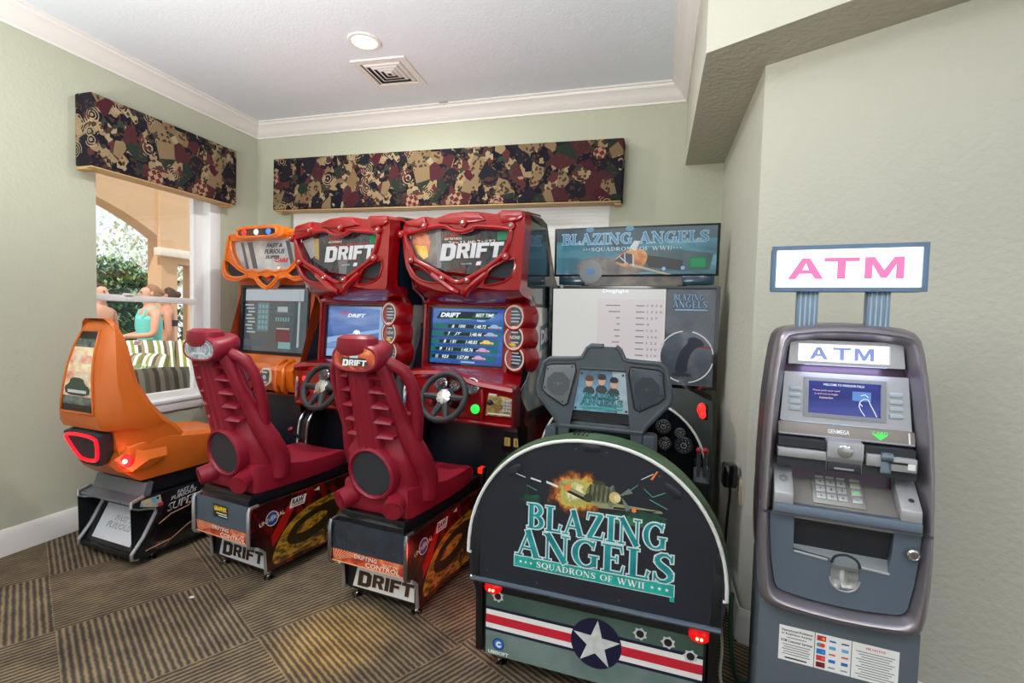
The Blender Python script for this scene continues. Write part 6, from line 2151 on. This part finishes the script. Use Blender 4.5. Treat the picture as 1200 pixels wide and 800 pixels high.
    f.prism([(-.012, 1.09), (-.012, 1.045), (.0, 1.03), (.0, 1.005), (.08, 1.005), (.08, 1.09)], -.045, .04, M_FAS, SR(0, yy - .012, 0), .003)
    f.box((-.003, yy - .006, 1.018), (.08, .024, .026), M_SHADOW, .003)
    f.rect(-.003, 1.016, .046, .005, M_FAS, FR(0, yy - .018, 0), .001)
    ch = f.build('centre_block', root)
    f = MB()
    f.lathe([(.001, 0), (.019, 0), (.018, .004), (.012, .008), (.001, .009)], mat('camera_dome', (176, 178, 176), .15, metal=.6), FR(-.003, yy - .023, 1.066), 24)
    f.build('camera_dome', ch)
    f = MB()
    f.box((.10, yy + .015, 1.072), (.11, .05, .022), M_SHADOW)
    f.box((.063, yy, 1.05), (.034, .045, .032), M_FAS, .003)
    f.box((.128, yy - .004, 1.046), (.056, .045, .036), M_FAS, .003)
    f.box((.10, yy + .02, 1.02), (.12, .06, .03), M_SHADOW)
    cr = f.build('card_reader', root)
    f = MB()
    f.tube([(.078, yy - .018, 1.062), (.104, yy - .018, 1.062)], .012, mat('blue_grey_roller', (110, 124, 138), .3, metal=.4), n=14)
    f.prism([(-.016, 1.055), (-.022, 1.02), (-.018, 1.016), (.0, 1.02), (.0, 1.055)], .078, .102, mat('blue_grey_roller'), SR(0, yy, 0), .002)
    f.box((.118, yy - .026, 1.05), (.04, .003, .006), M_BPRINT)
    f.rect(.143, 1.044, .016, .016, M_WPRINT, FR(0, yy - .028, 0), .0008)
    f.build('card_mouth', cr)
    # keypad shelf
    f = MB()
    shelf = [(.145, 1.005), (.135, .985), (.02, .902), (.005, .902), (.005, .872), (.15, .872)]
    f.prism(shelf, -.171, .171, M_SHELF, SR(0, 0, 0))
    f.prism([(.0, .905), (-.002, .88), (.004, .874), (.03, .874), (.03, .905)], -.170, .170, M_SLATE, SR(0, 0, 0), .003)
    sh = f.build('keypad_shelf', root)
    for s_, x0, x1 in ((-1, -.170, -.122), (1, .122, .168)):
        f = MB()
        f.prism([(.125, 1.01), (.10, 1.01), (.0, .935), (-.002, .905), (.02, .90), (.13, .98)], x0, x1, M_FAS, SR(0, 0, 0), .003)
        SQ = Matrix.Translation(((x0 + x1) / 2, .05, .9715)) @ Matrix.Rotation(R(37), 4, 'X')
        if s_ < 0:
            for r_ in (.006, .010):
                f.ring(0, -.012, r_, r_ + .0012, M_SHADOW, SQ, .0025)
        else:
            f.disc(.004, -.03, .0065, M_SHADOW, SQ, .0025, 16)
        f.build('shelf_cheek', sh)
    f = MB()
    KP = Matrix.Translation((-.008, .078, .945)) @ Matrix.Rotation(R(35.8), 4, 'X')
    f.box((0, 0, .001), (.125, .12, .006), mat('keypad_plate', (160, 158, 156), .35, metal=.4), .002, KP)
    kp = f.build('keypad', sh)
    mk = mat('pale_metal_key', (206, 208, 210), .3, metal=.4)
    for r_ in range(4):
        for c_ in range(4):
            f = MB()
            x = -.042 + .026 * c_ + (.008 if c_ == 3 else 0)
            y = .038 - .025 * r_
            f.box((x, y, .006), (.022 if c_ < 3 else .024, .018, .005), mk, .0015, KP)
            if c_ < 3:
                f.text('123456789*0#'[r_ * 3 + c_], x, y, .006, .009, M_SHADOW, KP, .009)
            else:
                f.rect(x, y, .012, .004, (M_RPRINT, M_YEL, M_LGRN, gy)[r_], KP, .009)
            f.build('key', kp)
    # lower door
    f = MB()
    din = [(-x, z) for x, z in lo_i] + [(x, z) for x, z in reversed(lo_i[:-1])]
    din = [(x * 1.02, z) for x, z in din]
    cup = [(.013 + .034 * math.cos(R(a)), .712 + .034 * math.sin(R(a))) for a in range(180, 361, 15)]
    tray = [(-.115, .862), (-.113, .765)] + [(-.021, .757)] + cup + [(.047, .752), (.112, .748), (.118, .862)]
    tray[3:3] = []
    f.plate(din, [tray], -.06, -.028, M_SLATE, FR(0, 0, 0))
    do = f.build('cash_door', root)
    f = MB()
    f.prism([(.032, .866), (.085, .866), (.085, .74), (.075, .75), (.05, .79), (.04, .862)], -.118, .118, M_SHADOW, SR(0, 0, 0))
    f.prism([(.03, .745), (.075, .79), (.08, .79), (.08, .735), (.03, .735)], -.114, .114, mat('brushed_tray', (150, 158, 162), .3, metal=.7), SR(0, .002, 0))
    f.tube([(-.112, .027, .765), (-.03, .027, .757)], .004, M_FAS, n=6)
    f.tube([(.05, .027, .752), (.112, .027, .748)], .004, M_FAS, n=6)
    f.tube([(-.114, .027, .864), (.117, .027, .864)], .004, M_FAS, n=6)
    f.build('cash_tray', do)
    f = MB()
    n = 16
    rings = []
    for k in range(9):
        t = k / 8
        z = .675 + .075 * t
        w_ = .033 * min(1, math.sqrt(max(.02, 1 - max(0, (.712 - z) / .037) ** 2)))
        dpt = .034 * math.sin(PI * min(1, .3 + t * .7) * .55)
        rings.append([(.013 - w_ + 2 * w_ * j / n, .03 + dpt * math.sin(PI * j / n), z) for j in range(n + 1)])
    for a, b_ in zip(rings, rings[1:]):
        pass
    vs = [p for r_ in rings for p in r_]
    m_ = n + 1
    f.add(vs, [[i * m_ + j, i * m_ + j + 1, (i + 1) * m_ + j + 1, (i + 1) * m_ + j] for i in range(8) for j in range(n)], mat('brushed_cup', (178, 178, 176), .25, metal=.85))
    f.tube(smooth_path([(-.02, .026, .752), (-.012, .024, .772), (.013, .022, .781), (.038, .024, .77), (.047, .026, .75)], 4), .0035, M_SHADOW, n=6)
    f.tube([(.013 + .035 * math.cos(R(a)), .027, .712 + .035 * math.sin(R(a))) for a in range(180, 361, 15)], .0025, M_FAS, n=6)
    f.build('finger_cup', do)
    f = MB()
    KY = FR(.158, .018, .815, 0)
    f.lathe([(.001, 0), (.015, 0), (.015, .005), (.011, .008), (.0095, .006), (.001, .006)], M_CHR, KY, 22)
    f.rect(0, 0, .002, .008, M_BPRINT, KY, .0064)
    f.build('key_lock', do)
    # sign on two posts
    M_SGF = mat('steel_blue_frame', (92, 116, 142), .35, metal=.4)
    M_PST = mat('ribbed_blue_post', (126, 150, 172), .35, metal=.3)
    SG = FR(-.013, .10, 1.570)
    f = MB()
    f.box((0, 0, -.03), (.372, .130, .06), M_SGF, .006, SG)
    f.plate([(-.187, -.066), (.187, -.066), (.187, .066), (-.187, .066)], [[(-.174, -.054), (.174, -.054), (.174, .054), (-.174, .054)]], -.002, .008, M_SGF, SG)
    sg = f.build('topper_sign', root)
    f = MB()
    f.rect(0, 0, .350, .110, glow('lit_sign_face', (252, 248, 255), 1.7), SG, .002)
    rm = mat('hot_pink_letters', (150, 20, 60), .5, emit=(228, 44, 104), es=.75)
    atm_letters(f, SG, 0, .5, .0035, rm, (-.098, -.01, .09), .5)
    f.build('sign_face', sg)
    for x in (-.100, .072):
        f = MB()
        f.box((x, .13, 1.445), (.054, .04, .13), M_PST, .002)
        for k in range(4):
            f.box((x - .018 + .012 * k, .109, 1.445), (.004, .004, .13), mat('pale_rib', (176, 196, 212), .35), .001)
        f.build('post', sg)
    lamp_s = lamp('sign_glow', 'AREA', (-.013, .085, 1.57), .5, (1, .97, 1), .34, rot=(R(90), 0, 0), size_y=.1)
    lamp_s.parent = root
    for x in (-.16, .16):
        for y in (.08, .42):
            leveller(root, x, y)
cash_machine()
# ------------------------------------------------------------------ the patio outside
M_STUCCO = mat('tan_stucco', (208, 172, 136), 0.9, bump=(60, 0.25), spec=0.1)
M_BAND = mat('cream_stucco_band', (226, 214, 198), 0.9, spec=0.1)
M_PAVE = mat('patio_paving', (196, 186, 172), 0.9, var=(4, (182, 170, 155)))
f = MB()
f.box((-9.5, 3.0, -0.06), (11.8, 24, 0.1), M_PAVE)
o = f.build('patio_ground')
tag(o, kind='structure')
# arcade wall with an arched opening; built around x = -6.6
f = MB()
AX = -6.6
outer = [(2.2, -0.01), (2.5, -0.01)]
arch = []
cy, cz, rr_ = 3.6, -0.385, 3.28
arch = [(cy + 1.76 - 3.52 * i / 20, cz + math.sqrt(rr_ ** 2 - (1.76 - 3.52 * i / 20) ** 2)) for i in range(21)]
poly = [(7.5, -0.01), (7.5, 3.6), (-2.5, 3.6), (-2.5, -0.01), (cy - 1.76, -0.01)] + [(q[0], q[1]) for q in reversed(arch)] + [(cy + 1.76, -0.01)]
gap = [(5.60, 0.75), (5.90, 0.75), (5.90, 2.06), (5.60, 2.06)]
f.plate(poly, [gap], -0.25, 0.0, M_STUCCO, SR(AX, 0, 0))
f.box((AX + 0.03, 5.72, 2.2), (0.12, 0.9, 0.11), M_BAND, 0.01)
f.box((AX + 0.02, 5.75, 2.75), (0.06, 0.88, 1.0), M_STUCCO)
o = f.build('wall_patio')
tag(o, 'tan stucco arcade wall with a wide arch', kind='structure')
M_LEAF = mat('hedge_leaf', (74, 122, 92), 0.5, var=(9, (140, 178, 120)))
M_LEAF2 = mat('tree_leaf', (176, 196, 156), 0.6, var=(5, (214, 222, 190)))
M_BARK = mat('bark', (96, 78, 62), 0.9, bump=(30, 0.4))
def leaves(mb, n, fn, size, m, seed):
    rd = random.Random(seed)
    for _ in range(n):
        p = fn(rd)
        s_ = size * rd.uniform(0.6, 1.3)
        Mx = Matrix.Translation(p) @ Matrix.Rotation(rd.uniform(0, 6.3), 4, 'Z') @ Matrix.Rotation(rd.uniform(-1.3, 1.3), 4, 'X')
        mb.add([(0, -s_, 0), (s_ * 0.5, 0, s_ * 0.12), (0, s_, 0), (-s_ * 0.5, 0, s_ * 0.12)], [[0, 1, 2, 3]], m, Mx)
def ell_pt(c, r, lo=0.8):
    def fn(rd):
        while True:
            v = Vector((rd.uniform(-1, 1), rd.uniform(-1, 1), rd.uniform(-1, 1)))
            if 0.05 < v.length <= 1:
                break
        v = v.normalized() * rd.uniform(lo, 1.02)
        return Vector((c[0] + v.x * r[0], c[1] + v.y * r[1], max(0.1, c[2] + v.z * r[2])))
    return fn
hd = thing('round_hedge', (-8.6, 6.1, -0.01), 0, 'rounded dark green hedge seen through the patio arch', 'hedge')
f = MB()
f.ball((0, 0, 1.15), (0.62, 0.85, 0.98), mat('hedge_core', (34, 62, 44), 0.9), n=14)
leaves(f, 5200, ell_pt((0, 0, 1.15), (0.72, 0.98, 1.1), 0.84), 0.055, M_LEAF, 3)
f.build('foliage', hd)
f = MB()
f.tube([(0, 0, 0), (0.02, 0.01, 0.5)], 0.06, M_BARK)
f.build('stem', hd)
tr_ = thing('leafy_tree', (-11.0, 8.6, -0.01), 0, 'pale sunlit tree standing behind the hedge', 'tree')
f = MB()
for c, r, sd in (((0, 0.1, 3.0), (1.0, 1.1, 0.9), 1), ((0.2, 0.9, 2.3), (0.8, 0.8, 0.8), 2), ((-0.2, -0.5, 2.2), (0.6, 0.6, 0.6), 5)):
    leaves(f, 620, ell_pt(c, r, 0.3), 0.06, M_LEAF2, sd)
f.build('crown', tr_)
f = MB()
f.tube([(0, 0, 0), (0.05, 0.05, 1.2), (0, 0.1, 2.4)], [0.12, 0.09, 0.05], M_BARK)
f.tube([(0.05, 0.05, 1.2), (0.2, 0.6, 2.1)], [0.07, 0.03], M_BARK)
f.build('trunk', tr_)
sh_ = thing('leafy_shrub', (-7.45, 6.75, -0.01), 0, 'small green shrub in the narrow gap of the patio wall', 'shrub')
f = MB()
leaves(f, 900, ell_pt((0, 0, 0.9), (0.4, 0.5, 0.9), 0.3), 0.07, M_LEAF, 8)
f.build('foliage', sh_)
f = MB()
f.tube([(0, 0, 0), (0.0, 0.02, 0.8)], 0.03, M_BARK)
f.build('stem', sh_)
lp = thing('leafy_plant', (-4.72, 3.66, -0.01), 0, 'low yellow green potted plant beside the striped sofa', 'plant')
f = MB()
leaves(f, 500, ell_pt((0, 0, 0.6), (0.15, 0.15, 0.3), 0.2), 0.06, M_LEAF2, 9)
f.build('foliage', lp)
f = MB()
f.lathe([(0.001, 0), (0.09, 0), (0.12, 0.30), (0.13, 0.32), (0.1, 0.32)], mat('clay_pot', (150, 96, 70), 0.8))
f.build('pot', lp)

# striped patio sofa
def stripes(name, cols, scale, axis):
    m = bpy.data.materials.new(name)
    m.use_nodes = True
    nt = m.node_tree
    b = nt.nodes['Principled BSDF']
    b.inputs['Roughness'].default_value = 0.9
    tc = nt.nodes.new('ShaderNodeTexCoord')
    sx_ = nt.nodes.new('ShaderNodeSeparateXYZ')
    nt.links.new(tc.outputs['Object'], sx_.inputs[0])
    ml = nt.nodes.new('ShaderNodeMath')
    ml.operation = 'MULTIPLY'
    ml.inputs[1].default_value = scale
    nt.links.new(sx_.outputs[axis], ml.inputs[0])
    fr = nt.nodes.new('ShaderNodeMath')
    fr.operation = 'FRACT'
    nt.links.new(ml.outputs[0], fr.inputs[0])
    cr = nt.nodes.new('ShaderNodeValToRGB')
    cr.color_ramp.interpolation = 'CONSTANT'
    el = cr.color_ramp.elements
    while len(el) < len(cols):
        el.new(0.5)
    for i, (e_, c) in enumerate(zip(el, cols)):
        e_.position = i / len(cols)
        e_.color = S(*c)
    nt.links.new(fr.outputs[0], cr.inputs[0])
    nt.links.new(cr.outputs[0], b.inputs['Base Color'])
    return m
STR = [(124, 112, 84), (232, 230, 218), (146, 152, 74), (232, 230, 218), (96, 86, 70), (150, 138, 112), (232, 230, 218), (120, 130, 64)]
M_STX = stripes('green_striped_canvas', STR, 4.2, 'X')
M_STD = stripes('grey_striped_canvas', [(96, 92, 82), (120, 116, 104), (76, 72, 66), (140, 136, 122)], 7, 'X')
M_RAT = mat('dark_wicker', (86, 74, 64), 0.7, bump=(120, 0.6))
SO = (-5.0, 4.30, -0.01)
so = thing('patio_sofa', SO, 66, 'outdoor sofa with green and white striped back outside the window', 'sofa')
def cushion(mb, c, d, m, M=ID):
    bm = bmesh.new()
    bmesh.ops.create_cube(bm, size=1)
    bmesh.ops.subdivide_edges(bm, edges=bm.edges[:], cuts=7, use_grid_fill=True)
    for v in bm.verts:
        x, y, z = v.co * 2
        e_ = (1 - abs(x) ** 4) * (1 - abs(z) ** 4)
        v.co = Vector((x * d[0] / 2 * (1 - 0.04 * abs(z)), y * d[1] / 2 * (0.35 + 0.65 * e_ ** 0.6), z * d[2] / 2 * (1 - 0.04 * abs(x))))
        v.co += Vector(c)
    return mb.addbm(bm, m, M)
f = MB()
f.box((0, 0, 0.2), (1.5, 0.7, 0.24), M_RAT, 0.02)
f.box((0, 0.33, 0.5), (1.5, 0.08, 0.6), M_RAT, 0.02)
for s_ in (-1, 1):
    f.box((s_ * 0.72, 0, 0.42), (0.08, 0.7, 0.42), M_RAT, 0.02)
f.build('wicker_frame', so)
for x in (-0.35, 0.35):
    f = MB()
    cushion(f, (0, 0, 0), (0.68, 0.14, 0.62), M_STX, UP(x, -0.03, 0.39) @ Matrix.Rotation(R(90), 4, 'X'))
    f.build('seat_cushion', so)
    f = MB()
    cushion(f, (0, 0, 0), (0.70, 0.17, 0.62), M_STX, UP(x, 0.22, 0.77) @ Matrix.Rotation(R(-12), 4, 'X'))
    f.build('back_cushion', so)
for x in (-0.68, 0.68):
    for y in (-0.3, 0.3):
        f = MB()
        f.box((x, y, 0.04), (0.06, 0.06, 0.09), M_RAT)
        f.build('leg', so)
def pillow(loc, rz, m, label, size=(0.46, 0.18, 0.42), lean=-20):
    f = MB()
    cushion(f, (0, 0, 0), size, m, Matrix.Rotation(R(lean), 4, 'X'))
    o = f.build('throw_pillow')
    o.location = loc
    o.rotation_euler = (0, 0, R(rz))
    tag(o, label, 'pillow', 'pillows on the patio seats')
# wicker chair nearest the window, back towards us
ch = thing('patio_chair', (-4.12, 3.33, -0.01), 100, 'low dark patio chair with a grey striped seat just outside the window', 'chair')
f = MB()
f.box((0, 0, 0.3), (0.6, 0.6, 0.1), M_RAT, 0.02)
f.box((0, 0.28, 0.46), (0.6, 0.06, 0.4), M_RAT, 0.02)
for s_ in (-1, 1):
    f.box((s_ * 0.3, 0, 0.5), (0.06, 0.6, 0.06), M_RAT, 0.015)
f.build('frame', ch)
f = MB()
cushion(f, (0, 0, 0), (0.54, 0.14, 0.54), M_STD, UP(0, -0.02, 0.41) @ Matrix.Rotation(R(90), 4, 'X'))
f.build('seat_cushion', ch)
for x in (-0.27, 0.27):
    for y in (-0.27, 0.27):
        f = MB()
        f.box((x, y, 0.13), (0.05, 0.05, 0.28), M_RAT)
        f.build('leg', ch)
pillow((-4.12, 3.34, 0.70), 70, M_STD, 'dark grey striped pillow on the low patio chair', (0.46, 0.2, 0.4), -14)
pillow((-5.1, 3.93, 0.74), 20, M_STX, 'green striped pillow at the near end of the patio sofa', (0.44, 0.18, 0.42), -22)
# white glass-topped table
tb = thing('patio_table', (-4.22, 4.02, -0.01), 20, 'white patio table in front of the striped sofa', 'table')
M_WHT = mat('white_metal', (238, 236, 230), 0.35)
f = MB()
f.box((0, 0, 0.58), (0.4, 0.4, 0.025), M_WHT, 0.008)
f.build('table_top', tb)
for x in (-0.15, 0.15):
    for y in (-0.15, 0.15):
        f = MB()
        f.tube([(x * 1.1, y * 1.1, 0), (x, y, 0.57)], 0.014, M_WHT, n=8)
        f.build('leg', tb)

# ------------------------------------------------------------------ people on the patio
M_SKIN = mat('skin', (214, 160, 132), 0.55)
M_SKIN2 = mat('tanned_skin', (196, 140, 112), 0.55)
M_HAIRL = mat('light_brown_hair', (150, 112, 82), 0.7, bump=(90, 0.4))
M_HAIRD = mat('dark_brown_hair', (72, 50, 42), 0.7, bump=(90, 0.4))
M_EYE = mat('dark_eye', (40, 30, 28), 0.2)
M_LIP = mat('lips', (178, 96, 90), 0.5)
def skin_mesh(verts, edges, radii, root, m, extra=None):
    me = bpy.data.meshes.new('body')
    me.from_pydata(verts, edges, [])
    o = bpy.data.objects.new('body', me)
    col.objects.link(o)
    o.modifiers.new('skin', 'SKIN')
    sd = o.modifiers.new('sub', 'SUBSURF')
    sd.levels = 2
    sd.render_levels = 2
    lay = me.skin_vertices[0].data if me.skin_vertices else None
    for i, r in enumerate(radii):
        lay[i].radius = r if isinstance(r, tuple) else (r, r)
        lay[i].use_root = (i == root)
    dg = bpy.context.evaluated_depsgraph_get()
    dg.update()
    m2 = bpy.data.meshes.new_from_object(o.evaluated_get(dg))
    bpy.data.objects.remove(o)
    return m2
def person(loc, rz, label, hair, skin, top, legs_m, arms, short=False, top_kind='tank'):
    """figure facing -y; arms = ((elbow, wrist), (elbow, wrist)) for left (-x) and right (+x)"""
    root = thing('person', loc, rz, label, 'person', 'people on the patio')
    V, E, Rr = [], [], []
    def v(p, r, par=None):
        V.append(p)
        Rr.append(r)
        if par is not None:
            E.append((par, len(V) - 1))
        return len(V) - 1
    pel = v((0, 0, 0.93), (0.15, 0.105))
    waist = v((0, 0, 1.08), (0.125, 0.09), pel)
    chest = v((0, -0.005, 1.27), (0.15, 0.105), waist)
    shc = v((0, 0.005, 1.38), (0.12, 0.075), chest)
    neck = v((0, 0.0, 1.46), (0.052, 0.052), shc)
    chin = v((0, -0.02, 1.51), (0.06, 0.066), neck)
    head = v((0, -0.012, 1.60), (0.078, 0.096), chin)
    v((0, -0.005, 1.68), (0.06, 0.075), head)
    for s_, (el, wr) in zip((-1, 1), arms):
        sh = v((s_ * 0.175, 0.005, 1.37), 0.052, shc)
        e1 = v(el, 0.041, sh)
        w1 = v(wr, 0.028, e1)
        d = (Vector(wr) - Vector(el)).normalized()
        pm = Vector(wr) + d * 0.06
        p1 = v(tuple(pm), (0.036, 0.018), w1)
        up = Vector((0, 0, 1))
        sd_ = d.cross(up).normalized() if abs(d.z) < 0.9 else Vector((0, 1, 0))
        for k in range(4):
            off = sd_ * (k - 1.5) * 0.019
            L = (0.06, 0.072, 0.07, 0.055)[k]
            a = v(tuple(pm + off + d * 0.035), 0.009, p1)
            b_ = v(tuple(pm + off * 1.05 + d * (0.035 + L * 0.55) - up * 0.008), 0.0085, a)
            v(tuple(pm + off * 1.05 + d * (0.035 + L * 0.9) - up * 0.026), 0.0075, b_)
        a = v(tuple(Vector(wr) + d * 0.03 - sd_ * 0.036), 0.011, w1)
        v(tuple(Vector(wr) + d * 0.07 - sd_ * 0.05 + up * 0.008), 0.009, a)
    for s_, ph in ((-1, -0.06), (1, 0.08)):
        hip = v((s_ * 0.085, 0, 0.86), (0.088, 0.092), pel)
        kn = v((s_ * 0.09, ph * 0.6, 0.49), (0.058, 0.06), hip)
        an = v((s_ * 0.09, ph, 0.09), (0.036, 0.04), kn)
        v((s_ * 0.095, ph - 0.15, 0.035), (0.042, 0.03), an)
    me = skin_mesh(V, E, Rr, pel, skin)
    # face
    mb = MB()
    mb.add([q.co.copy() for q in me.vertices], [list(p_.vertices) for p_ in me.polygons], skin)
    bpy.data.meshes.remove(me)
    mb.loft([[(-.009, -.098, 1.612), (.009, -.098, 1.612), (.009, -.08, 1.612), (-.009, -.08, 1.612)], [(-.015, -.125, 1.578), (.015, -.125, 1.578), (.016, -.085, 1.575), (-.016, -.085, 1.575)]], skin)
    for s_ in (-1, 1):
        mb.ball((s_ * 0.031, -0.094, 1.612), (0.013, 0.009, 0.008), M_EYE, n=6)
        mb.ball((s_ * 0.08, 0.0, 1.595), (0.012, 0.02, 0.03), skin, n=6)
    mb.ball((0, -0.088, 1.545), (0.024, 0.012, 0.008), M_LIP, n=6)
    mb.build('body', root, 60)
    h = MB()
    rings = []
    for k in range(9):
        a = k / 8
        z = 1.565 + 0.15 * a
        rr = math.sqrt(max(0.02, 1 - (max(0, a - 0.3) / 0.7) ** 2))
        rings.append([((0.09 * rr) * math.cos(2 * PI * j / 20), 0.022 + (0.095 * rr) * math.sin(2 * PI * j / 20) * (1 if math.sin(2 * PI * j / 20) > 0 else 0.55 + 0.55 * max(0, a - 0.45)), z) for j in range(20)])
    h.loft(rings, hair)
    if not short:
        h.ball((0, 0.115, 1.62), (0.04, 0.045, 0.045), hair, n=8)
    h.build('hair', root)
    c = MB()
    def el_ring(z, a, b_, dy=0, n=24):
        return [(a * math.cos(2 * PI * j / n), dy + b_ * math.sin(2 * PI * j / n), z) for j in range(n)]
    if top_kind == 'tank':
        c.loft([el_ring(0.86, .185, .145), el_ring(0.95, .178, .14), el_ring(1.08, .142, .115), el_ring(1.22, .165, .135, -.008), el_ring(1.3, .168, .13, -.008), el_ring(1.345, .14, .1)], top)
        for s_ in (-1, 1):
            c.tube([(s_ * .1, -.1, 1.31), (s_ * .095, -.07, 1.40), (s_ * .09, 0.02, 1.435), (s_ * .095, .09, 1.36)], 0.016, top, n=8)
        c.build('tank_top', root)
    elif top_kind == 'bikini':
        c.loft([el_ring(1.2, .155, .12, -.004), el_ring(1.25, .17, .135, -.006), el_ring(1.28, .168, .13, -.005)], top)
        c.build('bikini_top', root)
    if legs_m:
        c = MB()
        for s_ in (-1, 1):
            c.loft([[(s_ * .09 + .1 * math.cos(2 * PI * j / 18), .1 * math.sin(2 * PI * j / 18), .58) for j in range(18)], [(s_ * .088 + .106 * math.cos(2 * PI * j / 18), .115 * math.sin(2 * PI * j / 18), .86) for j in range(18)]], legs_m)
        c.loft([el_ring(0.82, .19, .13), el_ring(0.9, .185, .135), el_ring(1.0, .155, .115)], legs_m)
        c.build('shorts', root)
    return root
person((-5.75, 4.52, -0.01), -20, 'woman in a turquoise tank top standing outside the window', M_HAIRL, M_SKIN, mat('turquoise_cotton', (110, 206, 196), 0.8), mat('navy_shorts', (58, 62, 84), 0.8),
       (((-.24, -.02, 1.12), (-.12, -.24, 1.08)), ((.23, -.04, 1.12), (.1, -.25, 1.10))))
person((-6.25, 5.15, -0.01), -40, 'tanned person in a dark bikini top standing behind the turquoise tank top', M_HAIRD, M_SKIN2, mat('dark_swimwear', (60, 44, 50), 0.8), mat('white_wrap', (226, 222, 220), 0.8),
       (((-.23, .02, 1.12), (-.22, -.02, 0.9)), ((.23, .02, 1.12), (.22, -.02, 0.9))), top_kind='bikini')
person((-6.38, 4.40, -0.01), 100, 'bare-shouldered person half hidden by the left window edge', M_HAIRD, M_SKIN, None, mat('red_shorts', (150, 60, 60), 0.8),
       (((-.23, .02, 1.12), (-.2, -.12, 0.95)), ((.23, .02, 1.12), (.2, -.12, 0.95))), short=True, top_kind=None)
